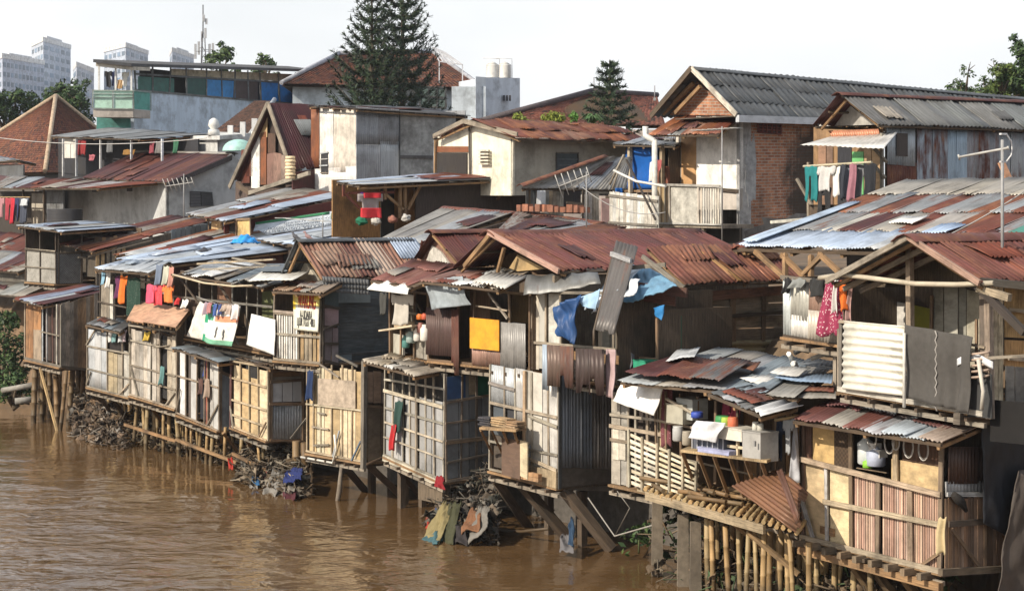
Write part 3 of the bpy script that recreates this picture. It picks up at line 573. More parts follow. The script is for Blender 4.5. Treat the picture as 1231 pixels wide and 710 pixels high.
# long red tiled roof right of the block
r1, r2 = at(712, 111, 100), at(790, 122, 104); r2.z = r1.z; e = [at(572, 150, 96), at(800, 150, 97)]; e[1].z = e[0].z
root = thing('long_tiled_house', 'long low house with red clay tiles and a dark ridge behind the small conifer', 'house', V((e[0].x, e[0].y, 5.2)))
q0 = at(580, 133, 101); tileroof(root, [e[0], e[1], r2, r1], cs=[(.22, .085, .06), (.26, .11, .075), (.17, .07, .055)])
for (p, q) in ((r1, r2), (e[0]+Z*.05, r1)): m = MB(); m.tube([p+Z*.08, q+Z*.08], .15, (.09, .075, .08), 'tile', 6); m.build('ridge_cap', root)
wallbox(root, [e[0]-Z*.2, e[1]-Z*.2, e[1]+V((0, 2.5, -.2)), e[0]+V((4, 2.5, -.2))], 5.2, (.45, .38, .34))
for (x, y0, y1, lab) in ((714, 93, 112, 'thin grey lightning pole on the tiled ridge left of the small conifer'), (787, 103, 120, 'thin grey pole at the right end of the tiled ridge')):
    m = MB(); m.tube([at(x, y1, 100.5), at(x, y0, 100.5)], .03, (.3, .3, .32), 'paint', 5); m.box((-.06, -.06, -.05), (.06, .06, .1), (.3, .3, .3), 'paint', o=at(x, y1, 100.5)); solo(m, 'rooftop_pole', lab, 'pole', 'poles on the tiled ridge')
# ------------------------------------------------------------------ blue house with balcony
root = thing('balcony_house', 'pale blue two storey house with an open top storey and a green balcony', 'house', V((at(160, 200, 105).x, 105, 5.2)))
cor = at(161, 109, 105); far = at(376, 129, 122); far.z = cor.z; lf_ = at(116, 109, 104.4); lf_.z = cor.z
bk = lf_+(far-cor); wallbox(root, [cor, far, bk, lf_], 5.2, (.57, .66, .76))
zt = at(161, 79, 105).z; up3 = Z*(zt-cor.z)
fR = Face(cor+up3, at(376, 88, 122), far, cor, V((.6, -.8, 0))); dR = (far-cor).normalized()
spec(root, fR, [('panel', .02, .42, .20, 1, (.05, .16, .14), 'paint', {'name': 'window_panel'}), ('panel', .26, .35, .37, 1, (.04, .10, .09), 'paint', {'name': 'window_panel'}), ('panel', .37, .38, .53, 1, (.06, .27, .60), 'paint', {'name': 'window_panel'}),
    ('panel', .53, .36, .66, 1, (.11, .09, .09), 'paint', {'name': 'window_panel'}), ('panel', .68, .36, .78, 1, (.05, .24, .62), 'paint', {'name': 'window_panel'}), ('panel', .785, .36, .89, 1, (.05, .24, .62), 'paint', {'name': 'window_panel'}), ('panel', .895, .36, 1, 1, (.03, .14, .42), 'paint', {'name': 'window_panel'}),
    ('panel', .18, .06, 1, .3, (.52, .46, .34), 'ply', {'name': 'fascia_panel'}), ('bars', [0, .09, .18, .26, .37, .45, .53, .6, .67, .78, .89, 1], [.33, .98], .1, (.25, .26, .26))], 'window_frame')
m = MB(); m.slab([cor+V((0, 1.5, 0)), far+V((0, 1.5, 0)), far+up3+V((0, 1.5, 0)), cor+up3+V((0, 1.5, 0))], V((0, -1, 0)), .1, (.06, .05, .05), 'plas'); m.build('inner_wall', root)
rf = [at(112, 75, 102.6), at(158, 80, 103.2), at(384, 87, 121.5)]; rf.append(rf[0]+rf[2]-rf[1])
m = MB(); m.hexa([p for p in rf], [p+Z*.16 for p in rf], (.10, .10, .105), 'plas'); m.build('roof', root)
m = MB(); q = [lerp(p, (rf[0]+rf[2])/2, .02) for p in rf]; m.hexa([p-Z*.2 for p in q[:2]]+[p-Z*.2 for p in (lerp(q[1], q[2], .08), lerp(q[0], q[3], .08))], [p-Z*.01 for p in q[:2]]+[p-Z*.01 for p in (lerp(q[1], q[2], .08), lerp(q[0], q[3], .08))], (.55, .50, .42), 'ply'); m.build('eave_board', root)
# balcony slab and glazed balustrade (on the left face)
b0, b1 = at(112, 131, 102.8), at(160, 131, 103.2); b1.z = b0.z
m = MB(); ring = [b0, b1, b1+V((.6, 1.6, 0)), b0+V((.6, 1.6, 0))]; m.hexa([p-Z*.42 for p in ring], ring, (.48, .43, .38), 'plas'); m.build('balcony_slab', root)
h = at(112, 108, 102.8).z-b0.z; fb = Face(b0+Z*h, b1+Z*h, b1, b0, (b1-b0).cross(Z).normalized()*(1 if (b1-b0).cross(Z).y < 0 else -1))
fe = Face(b1+Z*h, b1+V((.6, 1.6, h)), b1+V((.6, 1.6, 0)), b1, V((.9, -.3, 0)).normalized())
spec(root, fb, [('panel', .02, .05, .47, .98, (.42, .62, .52), 'paint', {'name': 'balustrade_panel'}), ('panel', .52, .05, .98, .98, (.42, .62, .52), 'paint', {'name': 'balustrade_panel'}), ('bars', [0, .5, 1], [.02, .2, .4, .98], .07, (.35, .45, .40))], 'balustrade_frame')
spec(root, fe, [('panel', .02, .05, .98, .98, (.10, .35, .30), 'paint', {'name': 'balustrade_panel'}), ('bars', [0, 1], [.02], .07, (.35, .45, .40))], 'balustrade_frame')
g0, g1 = at(116, 141, 104.2), at(159, 141, 104.7); f = Face(g0, g1, at(159, 158, 104.7), at(116, 158, 104.2), V((-.5, -.8, 0))); spec(root, f, [('panel', 0, 0, .95, 1, (.12, .36, .33), 'plas', {'name': 'green_wall'})])
for (x, Yc) in ((119, 103.2), (158, 103.5), (139, 103.3)): m = MB(); p = at(x, 130, Yc); m.bar(p, V((p.x, p.y, zt)), .09, .09, V((0, 1, 0)), (.6, .6, .58), 'paint'); m.build('post', root)
def garment(kind, x0, x1, yt, yb, t, c, label, group=None, pat=0., y1=None, Y=None, cat=None, th=.012, folds=None, sway=0., m='cloth', name=None, amp=.05):
    pf = (lambda x, y: at(x, y, Y)) if Y else (lambda x, y: P(x, y, t))
    y1 = yt if y1 is None else y1; A, B = pf(x0, yt), pf(x1, y1); h = A.z-pf(x0, yb).z; nn = V((0, -1, 0)) if Y else -N; c = jc(c, .05)
    wd = (B-A).length; kf = folds or max(2.5, wd/.16); p1, p2 = R.uniform(0, 6), R.uniform(0, 6); e = (B-A).normalized()
    fl = {'dress': (.55, 1.0), 'towel': (1, 1), 'shirt': (1, 1), 'trousers': (1, .92), 'cloth': (1, R.uniform(.8, 1.1))}.get(kind, (1, 1))
    def fn(u, v):
        k = fl[0]+(fl[1]-fl[0])*v; uu = .5+(u-.5)*k
        p = lerp(A, B, uu)-Z*h*v*(1+.04*math.sin(u*9+p1)*v)+nn*(amp*math.sin(u*kf*2.2+p1+v*.8)*(.25+v*.75)+amp*.45*math.sin(u*kf*5.1+p2+v*2)*(.5+.5*v)+.05*v+sway*v*v)+e*(.02*math.sin(v*5+p2))
        return p-Z*(.02*math.sin(u*math.pi*3+p2))*(1-v), nn
    keep = None
    if kind == 'shirt': keep = lambda u, v: (.2 < u < .8) or v < .34-.5*abs(.5-abs(u-.5)-.1)
    if kind == 'trousers': keep = lambda u, v: v < .3 or abs(u-.5) > .07
    mb = MB(); mb.grid(fn, 22, 14, th, tuple(.85*x_+.012 for x_ in c), m, pat, uvf=lambda u, v: (u*wd, v*h), keep=keep)
    return solo(mb, name or {'shirt': 'shirt', 'towel': 'towel', 'trousers': 'trousers', 'dress': 'dress', 'cloth': 'hanging_cloth'}[kind], label, cat or {'cloth': 'cloth'}.get(kind, kind), group)
GB = 'washing on the blue house balcony'
garment('shirt', 126, 135, 86, 105, 0, 'black', 'black shirt drying on the blue house balcony, left of the tan cloth', GB, Y=104.3)
garment('cloth', 134, 141, 86, 104, 0, 'navy', 'dark navy cloth drying on the blue house balcony', GB, Y=104.3)
garment('cloth', 141, 148, 96, 107, 0, (.4, .25, .12), 'tan cloth drying on the blue house balcony', GB, Y=104.2)
garment('shirt', 146, 155, 87, 104, 0, 'white', 'white shirt drying at the corner of the blue house balcony', GB, Y=104.1)
# ================================================================== MIDDLE ROWS OF HOUSES
def wpoly(root, pts, out, c, m='plas', th=.08, name='wall', a=0., j=.05): mb = MB(); mb.slab(pts, out, th, jc(c, j), m, a); return mb.build(name, root)
def Qs(f): return st(f)[0]
def down(p, z): return V((p.x, p.y, z))
# ---- grey rendered house with a maroon sheet roof (left)
fr = FF(70, 200, 223, 220, 290, 290, 11); root = thing('grey_rendered_house', 'grey rendered house with a maroon sheet roof and louvred side window at left', 'house', base_of(fr))
spec(root, fr, [('panel', 0, 0, 1, 1, (.47, .48, .48), 'plas', {'name': 'wall', 'th': .12, 'j': .01}), ('panel', .34, .05, .39, .13, (.05, .05, .05), 'paint', {'name': 'vent', 'o': .01}), ('panel', .66, .05, .71, .13, (.05, .05, .05), 'paint', {'name': 'vent', 'o': .01})])
s = st(fr.TR)[0]; wpoly(root, [Q(200, 290, s), Q(298, 285, s), Q(298, 203, s), Q(279, 185, s), Q(200, 219, s)], -U, (.45, .46, .46), name='end_wall')
g = Face(Q(228, 230, s), Q(255, 231, s), Q(255, 247, s), Q(228, 249, s), -U)
spec(root, g, [('panel', 0, 0, .48, 1, (.14, .14, .15), 'paint', {'name': 'window', 'o': .03}), ('panel', .52, 0, 1, 1, (.07, .07, .075), 'paint', {'name': 'window', 'o': .03}), ('bars', [0, .5, 1], [0, .2, .4, .6, .8, 1], .03, (.10, .10, .11))], 'window_frame')
f_, up = roof(root, [(99, 214, 10.6), (200, 219, 10.6), (282, 184, 14.3), (165, 182, 14.3)], 9, 1, ('maroon', (.12, .045, .04), 'maroon', (.16, .07, .05)), .38, pitch=.12, pts=4) if False else roof(root, [(99, 214, 10.6), (200, 219, 10.6), (282, 184, 14.3), (165, 182, 14.3)], 9, 1, ('maroon', (.12, .045, .04), 'maroon', (.15, .06, .045)), .36, pitch=.11)
ridge_cap(root, f_(0, 1), f_(1, 1), 'asb', .4, .2)
wpoly(root, [f_(1, 0)-Z*.03-U*.06, f_(1, 1)-Z*.03-U*.06, f_(1, 1)-Z*.25-U*.06, f_(1, 0)-Z*.25-U*.06], -U, (.08, .07, .07), 'wood', .04, 'barge_board')
root = thing('lean_to', 'long low lean-to of rusty brown sheets in front of the grey rendered house', 'lean-to', base_of(fr)-N*2)
roof(root, [(-30, 226, 8.6), (120, 226, 8.6), (197, 219, 10.9), (-10, 211, 10.9)], 9, 1, ('rust', 'asb', 'maroon', 'tin'), .36)
posts(root, [(x, 228, x, 290, 9) for x in (-15, 28, 53)], 'woodd', .08)
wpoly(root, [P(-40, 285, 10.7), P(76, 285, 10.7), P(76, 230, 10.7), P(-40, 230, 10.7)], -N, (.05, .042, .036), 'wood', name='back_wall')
wpoly(root, [P(38, 285, 9.6), P(52, 285, 9.6), P(52, 232, 9.6), P(38, 232, 9.6)], -N, (.40, .36, .30), 'plas', name='pillar')
wpoly(root, [P(56, 262, 9.6), P(76, 262, 9.6), P(76, 226, 9.6), P(56, 226, 9.6)], -N, (.16, .165, .17), 'wood', name='board_wall')
# small flat roofed box + long flat roof behind at left
root = thing('flat_roofed_hut', 'small dark hut with a flat pale roof edge at the far left', 'hut', P(15, 212, 13))
roof(root, [(-30, 195, 13), (20, 192, 13), (44, 197, 14), (0, 188, 15.5)], 4, 1, ('grey', 'tin'), .2)
wpoly(root, [P(-30, 225, 13.3), P(28, 225, 13.3), P(28, 198, 13.3), P(-30, 198, 13.3)], -N, (.12, .125, .13), 'plas')
root = thing('porch_roof', 'long flat grey roof on posts over dark stalls below the blue house', 'porch', P(150, 212, 12.6))
roof(root, [(60, 164, 13.2), (168, 167, 12.6), (256, 161, 15.6), (130, 153, 15.4)], 8, 1, ((.17, .18, .19), (.2, .21, .22)), .05, pitch=.2, amp=.01)
posts(root, [(x, 167, x, 212, 13.0) for x in (76, 92, 121, 158, 195)], 'lgrey', .09)
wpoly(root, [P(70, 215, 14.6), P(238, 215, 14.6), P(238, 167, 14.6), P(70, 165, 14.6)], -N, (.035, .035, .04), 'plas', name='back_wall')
wpoly(root, [P(77, 190, 13.4), P(92, 190, 13.4), P(92, 166, 13.4), P(77, 166, 13.4)], -N, (.6, .58, .54), 'plas', name='pillar')
GP = 'things hung under the long grey porch'
for i, (x0, x1, y0, y1, c, lab) in enumerate(((94, 104, 168, 186, 'red', 'dark red cloth under the porch, next to its white pillar'), (107, 115, 186, 193, (.75, .2, .25), 'pink bundle low under the porch'), (128, 136, 169, 183, 'grey', 'grey garment under the middle of the porch'),
        (180, 186, 170, 184, (.5, .08, .12), 'crimson garment under the right half of the porch'), (188, 196, 170, 184, (.35, .33, .32), 'grey brown garment right of the crimson one under the porch'), (208, 215, 168, 184, 'green', 'green garment near the right end of the porch'), (148, 163, 180, 186, (.5, .25, .04), 'orange brown bundle on the ledge under the porch'))):
    garment('cloth', x0, x1, y0, y1, 13.2, tuple(.5*k_+.01 for k_ in col(c)), lab, GP)
root = thing('parapet_house', 'pale low house with a white finial and stepped parapet beside the porch', 'house', P(240, 190, 15))
wpoly(root, [P(222, 215, 15), P(262, 215, 15), P(262, 168, 15), P(222, 168, 15)], -N, (.60, .60, .58)); wpoly(root, [Q(262, 168, Qs(P(262, 168, 15))), Q(262, 215, Qs(P(262, 168, 15))), Q(330, 212, Qs(P(262, 168, 15))), Q(330, 160, Qs(P(262, 168, 15)))], -U, (.48, .50, .53), name='end_wall')
m = MB(); m.hexa([P(220, 168, 14.8), P(264, 168, 14.8), P(300, 165, 17), P(262, 163, 17)], [p+Z*.18 for p in (P(220, 168, 14.8), P(264, 168, 14.8), P(300, 165, 17), P(262, 163, 17))], (.58, .58, .57), 'plas'); m.build('cornice', root)
q = P(257, 163, 15); m = MB(); m.tube([q, q+Z*.25, q+Z*.3, q+Z*.45, q+Z*.7, q+Z*.8], [.28, .26, .14, .27, .2, .05], (.66, .66, .64), 'plas', 10); m.build('finial', root)
for (x, y) in ((277, 158), (292, 154), (306, 150)): m = MB(); q = P(x, y+7, 16.5); m.box((-.12, -.12, -.3), (.12, .12, .55), (.6, .6, .6), 'plas', o=q); m.build('baluster', root)
tr = MB(); A_, B_, C_, D_ = P(258, 158, 18), P(300, 165, 18), P(330, 122, 22), P(306, 122, 22)
tileroof(root, [A_, B_, C_, D_], cs=[(.10, .055, .04), (.13, .07, .05)]); m = MB(); m.tube([B_+Z*.1, C_+Z*.1], .12, (.4, .42, .45), 'tile', 6); m.build('hip_cap', root)
q = P(287, 181, 14.6); m = MB(); m.grid(lambda u, v: (q+N*.9*math.cos(u*6.283)*math.sin(v*1.57)*.8-U*.7*math.sin(u*6.283)*math.sin(v*1.57)+Z*.5*math.cos(v*1.57), Z), 14, 5, .02, (.35, .58, .52), 'paint'); solo(m, 'plastic_cover', 'pale turquoise domed cover beside the steep maroon gable', 'cover')
# ---- low roofs bottom left
root = thing('left_low_shed', 'low shed with brown and grey sheet roofs at the left edge', 'shed', P(10, 340, 3.5))
roof(root, [(-40, 322, 2.6), (22, 327, 2.6), (75, 308, 4.5), (-10, 300, 4.5)], 6, 1, ('rust', 'asb', 'tin', 'maroon'), .36)
roof(root, [(-40, 300, 5), (30, 306, 5), (72, 288, 7), (0, 278, 7)], 5, 1, ('maroon', 'rust'), .45)
wpoly(root, [P(-40, 350, 3), P(34, 352, 3), P(34, 320, 3), P(-40, 318, 3)], -N, (.14, .125, .105), 'wood')
roof(root, [(-40, 350, 1.8), (25, 356, 1.8), (60, 342, 3.0), (-20, 336, 3.0)], 5, 1, ('asb', (.3, .31, .3)), .2)
# ---- flat roof with posts and a woven balcony (left)
fr = FF(32, 68, 272, 275, 338, 341, 2.8); root = thing('post_shack', 'upper shack with a flat roof on dark posts and grey panelled balcony at left', 'shack', base_of(fr))
shell(root, fr, 3.4, 'woodd'); en = EF(fr, 150, 275, 338)
roof(root, [(20, 271, 2.4), (74, 278, 2.4), (165, 272, 6.3), (105, 265, 6.3)], 5, 1, ('tin', 'tinb', 'asb'), .22)
spec(root, fr, [('panel', 0, .42, 1, 1, (.42, .41, .38), 'weave', {'name': 'balcony_panel'}), ('bars', [0, .48, 1], [.42], .07, 'woodd'), ('bar', 0, .42, 1, .42, {'w': .08, 'c': 'woodl', 'o': .05}), ('bar', 0, .72, 1, .72, {'w': .05, 'c': 'woodl', 'o': .05})])
spec(root, en, [('panel', 0, .45, .38, 1, (.22, .225, .23), 'weave', {'name': 'balcony_panel'}), ('planks', .55, .15, 1, 1, 8, ['woodd', 'wood'], {'name': 'side_wall'}), ('bars', [.02, .36], [.45], .06, 'woodd'), ('bar', .3, .52, 1, .62, {'w': .07, 'c': 'woodl', 'o': .1})])
# ---- water drum + washing at far left
m = MB()
def drum(u, v): a = u*6.283; r_ = .75+.02*math.sin(v*60); p = P(78, 262, 8.2); return p+V((math.cos(a)*r_*1.05, math.sin(a)*r_*.7, -.35+v*.75)), V((math.cos(a), math.sin(a), 0))
m.grid(drum, 24, 24, .03, (.045, .045, .05), 'paint'); p = P(78, 262, 8.2); m.poly([p+V((math.cos(k*.524)*.78, math.sin(k*.524)*.52, .38)) for k in range(12)], (.05, .05, .055), 'paint'); solo(m, 'ribbed_drum', 'dark ribbed water drum in front of the grey rendered house', 'water tank')
def line(pts, label, r=.012, c=(.35, .33, .30), group='clotheslines', name='clothesline'): m = MB(); m.tube(pts, r, c, 'paint', 5); return solo(m, name, label, 'line', group)
p, q = P(-12, 237, 8.8), P(36, 237, 8.8); m = MB(); m.tube([p, q], .03, K['bam'], 'bam', 6, nodes=True); solo(m, 'drying_pole', 'bamboo drying pole under the lean-to at the far left', 'pole')
GL = 'washing under the left lean-to'
for (k, x0, x1, y1, c, lab) in (('shirt', -4, 5, 262, (.4, .2, .22), 'dusky pink shirt at the left edge under the lean-to'), ('shirt', 6, 14, 264, (.35, .04, .06), 'dark red shirt under the left lean-to'), ('cloth', 13, 18, 268, (.5, .02, .04), 'bright red cloth under the left lean-to'),
        ('trousers', 17, 23, 266, 'navy', 'navy trousers under the left lean-to'), ('shirt', 23, 35, 268, (.05, .06, .09), 'black and pale jacket at the right end under the left lean-to')): garment(k, x0, x1, 238, y1, 8.75, c, lab, GL)
garment('cloth', 25, 33, 239, 247, 8.6, (.55, .58, .62), 'pale collar cloth over the black jacket under the left lean-to', GL)
# ---- sloping brown sheet roof over laths (left centre)
root = thing('brown_roof_shack', 'shack with a long brown streaked sheet roof behind the woven balcony at left', 'shack', P(120, 330, 3.8))
f_, up = roof(root, [(70, 293, 3.4), (109, 302, 3.4), (254, 266, 9.0), (205, 259, 9.0)], 5, 2, ('rust', 'maroon', 'asb', 'rust2'), .42)
s = st(P(109, 302, 3.5))[0]+.15
wpoly(root, [Q(116, 345, s), Q(255, 318, s), Q(255, 268, s), Q(116, 301, s)], -U, (.10, .085, .07), 'wood', name='end_wall')
e = Face(Q(112, 304, s), Q(190, 285, s), Q(190, 300, s), Q(112, 330, s), -U); spec(root, e, [('planks', .02, .05, .5, 1, 6, ['woodl', 'ply'], {'gap': .4, 'name': 'lath_wall', 'o': .05}), ('bar', -.1, .1, .9, .1, {'w': .06, 'c': 'woodl', 'o': .12})])
e = Face(Q(205, 276, s), Q(252, 268, s), Q(252, 285, s), Q(205, 293, s), -U); spec(root, e, [('panel', 0, 0, 1, 1, 'slate', 'plas', {'name': 'wall_panel', 'o': .04})])
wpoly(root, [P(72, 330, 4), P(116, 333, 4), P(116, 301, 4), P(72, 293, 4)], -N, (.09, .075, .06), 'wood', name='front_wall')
# ---- roofs left centre
root = thing('grey_strip_shed', 'low shed with grey and tan sheets between the brown roof and the long blue roof', 'shed', P(200, 320, 5))
f_, up = roof(root, [(135, 306, 3.2), (190, 310, 3.2), (330, 285, 8.2), (285, 268, 8.2)], 6, 1, ('asb', 'tin', 'slate', 'rust2'), .26)
s = st(P(190, 310, 3.4))[0]; wpoly(root, [Q(190, 345, s), Q(330, 320, s), Q(330, 286, s), Q(190, 310, s)], -U, (.09, .08, .07), 'wood', name='end_wall')
root = thing('timber_box_room', 'small room with yellow board shutters beneath pale sheets, left of the leaning banner', 'shack', P(280, 300, 6.6))
f_, up = roof(root, [(224, 257, 6.6), (269, 266, 6.6), (421, 235, 12.6), (352, 225, 12.6)], 4, 2, ('tin', 'asb', 'rust', 'tinb', (.46, .40, .32)), .30)
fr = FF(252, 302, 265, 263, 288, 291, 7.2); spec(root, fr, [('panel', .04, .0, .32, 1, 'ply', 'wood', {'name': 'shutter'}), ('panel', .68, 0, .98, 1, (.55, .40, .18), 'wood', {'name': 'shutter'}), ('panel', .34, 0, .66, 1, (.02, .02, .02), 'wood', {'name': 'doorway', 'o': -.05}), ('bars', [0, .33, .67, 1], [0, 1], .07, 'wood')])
s = st(P(269, 266, 6.9))[0]+.25; wpoly(root, [Q(270, 300, s), Q(440, 275, s), Q(440, 234, s), Q(270, 268, s)], -U, (.13, .035, .03), 'plas', name='end_wall')
# leaning banner with upside down lettering
s2 = s-.25; ban = Face(Q(307, 267, s2+.12), Q(432, 249, s2+.12), Q(432, 268, s2-.5), Q(304, 284, s2-.5), -U)
def text_mesh(body, size, face, a, b, wid, c, rot=0., off=.012, hgt=None):
    cu = bpy.data.curves.new('t', 'FONT'); cu.body = body; cu.align_x = 'CENTER'; cu.align_y = 'CENTER'; cu.extrude = .02; o = bpy.data.objects.new('t', cu); C.objects.link(o); dg = bpy.context.evaluated_depsgraph_get(); me = bpy.data.meshes.new_from_object(o.evaluated_get(dg)); bpy.data.objects.remove(o)
    xs = [v.co.x for v in me.vertices]; ys = [v.co.y for v in me.vertices]; sx = wid/(max(xs)-min(xs)); sy = (hgt or size)/(max(ys)-min(ys)); cxx, cyy = (max(xs)+min(xs))/2, (max(ys)+min(ys))/2
    ex = (face.w(min(1, a+.05), b)-face.w(a-.05, b)).normalized(); ey = (face.w(a, b-.05)-face.w(a, b+.05)).normalized(); o0 = face.w(a, b, off); mb = MB()
    for p in me.polygons:
        pts = []
        for i in p.vertices:
            v = me.vertices[i].co; x, y = (v.x-cxx)*sx, (v.y-cyy)*sy; x, y = x*math.cos(rot)-y*math.sin(rot), x*math.sin(rot)+y*math.cos(rot); pts.append(o0+ex*x+ey*y+face.out*v.z*.2)
        mb.poly(pts, c, 'paint', uvs=[(0, 0)]*len(pts))
    return mb
root = thing('leaning_banner', 'large printed white banner with green edge and upside down lettering leaning under a red wall', 'banner', ban.BL)
mb = MB(); W0 = (ban.TR-ban.TL).length; mb.grid(lambda u, v: (ban.w(u, v)+ban.out*(.04*math.sin(u*9)+.03*math.sin(v*7+u*3)), ban.out), 24, 8, .012, (.62, .66, .70), 'tarp', uvf=lambda u, v: (u*4, v)); mb.build('sheet', root)
for (a0, a1, b0, b1, c) in ((.0, .7, .0, .16, (.06, .27, .12)), (.72, .97, .10, .50, (.10, .22, .13)), (.0, .03, .6, .98, (.3, .35, .4))):
    mb = MB(); mb.grid(lambda u, v: (ban.w(a0+(a1-a0)*u, b0+(b1-b0)*v)+ban.out*(.022+.04*math.sin((a0+(a1-a0)*u)*9)+.03*math.sin((b0+(b1-b0)*v)*7+(a0+(a1-a0)*u)*3)), ban.out), 12, 4, .006, c, 'tarp'); mb.build('printed_band', root)
for (tx, a, b, wd, hg) in (('BERSAMA UNIVERSITAS', .38, .80, 3.0, .17), ('PENGABDIAN MASYARAKAT', .36, .58, 2.2, .13), ('DI KAMPUNG', .42, .38, 1.4, .12), ('KAMI', .06, .80, .45, .2), ('JAKARTA', .62, .36, .9, .12)):
    text_mesh(tx, hg, ban, a, b, wd, (.10, .12, .16), math.pi, .09).build('lettering', root)
root = thing('shiny_sheet_roof', 'low shack with a shiny bluish flat roof in front of the leaning banner', 'shack', P(400, 300, 6.2))
f_, up = roof(root, [(302, 287, 5.6), (353, 295, 5.6), (486, 275, 10.4), (432, 266, 10.4)], 4, 1, ('tinb', 'tin', (.5, .55, .62)), .08, pitch=.16, amp=.007)
s = st(P(353, 295, 5.8))[0]+.1; wpoly(root, [Q(353, 330, s), Q(480, 310, s), Q(480, 277, s), Q(353, 296, s)], -U, (.07, .05, .045), 'wood', name='end_wall'); wpoly(root, [P(302, 320, 5.9), P(354, 325, 5.9), P(354, 296, 5.9), P(302, 288, 5.9)], -N, (.08, .06, .05), 'wood', name='front_wall')
def pigeon(x, y, t, label, c, flip=1):
    p = P(x, y, t); mb = MB(); d = (U*flip*.6-N*.5).normalized()
    mb.tube([p-d*.17+Z*.06, p-d*.08+Z*.10, p+Z*.14, p+d*.07+Z*.18, p+d*.10+Z*.25, p+d*.12+Z*.30, p+d*.16+Z*.30, p+d*.20+Z*.285], [.015, .035, .07, .062, .036, .036, .026, .006], c, 'cloth', 8)
    for k in (-1, 1): sd_ = d.cross(Z)*k*.025; mb.tube([p+sd_+Z*.10, p+sd_-Z*.0], .008, (.4, .12, .1), 'paint', 4)
    solo(mb, 'pigeon', label, 'bird', 'pigeons on the shiny roof')
pigeon(356, 290, 5.4, 'dark grey pigeon, left of two on the dark ridge by the shiny roof', (.10, .10, .11)); pigeon(371, 290, 5.3, 'pinkish grey pigeon, right of two on the dark ridge by the shiny roof', (.30, .20, .20))
def antenna(x, y0, y1, t, label, els, boom=(0, 0), n=6, ln=.6, r=.022, tilt=0., group='television antennas'):
    p, q = P(x, y1, t), P(x+tilt, y0, t); root = thing('tv_antenna', label, 'antenna', p, group); m = MB(); m.tube([p, q], r, (.30, .30, .30), 'paint', 6); m.build('mast', root)
    a, b = P(boom[0], boom[1], t), P(boom[2], boom[3], t); m = MB(); m.tube([a, b], r*.8, (.42, .41, .39), 'paint', 5); m.build('boom', root); d = (b-a).normalized(); e = d.cross(Z).normalized() if els == 'h' else (Z*.9+d.cross(Z)*.4).normalized()
    for k in range(n):
        c = lerp(a, b, k/(n-1)); l = ln*(1-.35*k/(n-1)); m = MB(); m.tube([c-e*l, c+e*l], r*.6, (.5, .49, .46), 'paint', 4); m.build('element', root)
antenna(221, 209, 262, 8.5, 'tv antenna with fanned rods on the roof before the grey rendered house', 'v', (199, 224, 232, 219), 7, .33)
antenna(388, 258, 285, 6.4, 'tangled small tv antenna on the shiny roof before the leaning banner', 'h', (340, 262, 392, 266), 5, .3)
m = MB(); q = P(295, 291, 4.0); m.grid(lambda u, v: (q+U*(u-.5)*.8+N*(v-.5)*.7+Z*(.22*math.sin(u*3.14)*math.sin(v*3.14)+.07*math.sin(u*17)*math.sin(v*13)), Z), 14, 14, .02, (.03, .30, .75), 'tarp'); solo(m, 'plastic_bag', 'bright blue plastic bag lying on the long bluish sheet roof', 'bag')
# long bluish roof
root = thing('long_blue_roof_shack', 'shack under a long pale blue sheet roof with rags on it, left of centre', 'shack', P(200, 330, 2.2))
f_, up = roof(root, [(140, 311, 1.6), (206, 317, 1.6), (350, 300, 6.0), (296, 281, 6.0)], 6, 1, ('tinb', 'tinb', (.40, .46, .55), 'tin'), .12, pitch=.11, amp=.010)
s = st(P(206, 317, 1.8))[0]+.12; wpoly(root, [Q(206, 350, s), Q(350, 335, s), Q(350, 302, s), Q(206, 318, s)], -U, (.12, .05, .04), 'wood', name='end_wall')
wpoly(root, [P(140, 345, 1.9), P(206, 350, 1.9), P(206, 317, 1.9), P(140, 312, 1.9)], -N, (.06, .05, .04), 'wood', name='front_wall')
for (x, y, c, lab) in ((206, 303, (.35, .12, .14), 'dark red rag on the long blue roof'), (198, 306, (.6, .55, .55), 'pale rag beside the dark red one on the long blue roof'), (176, 309, (.05, .05, .06), 'black rag near the left edge of the long blue roof'), (247, 302, (.06, .06, .07), 'black scrap in the middle of the long blue roof')):
    q = P(x, y, 2.8+(x-176)*.012); m = MB(); p1 = R.uniform(0, 6); m.grid(lambda u, v: (q+U*(u-.5)*.5+N*(v-.5)*.6+Z*(.02+.06*math.sin(u*3.14)*math.sin(v*3.14)*(1+.8*math.sin(u*11+p1)+.7*math.sin(v*13-p1))), Z), 9, 9, .02, c, 'cloth'); solo(m, 'rag', lab, 'rag', 'rags on the long blue roof')
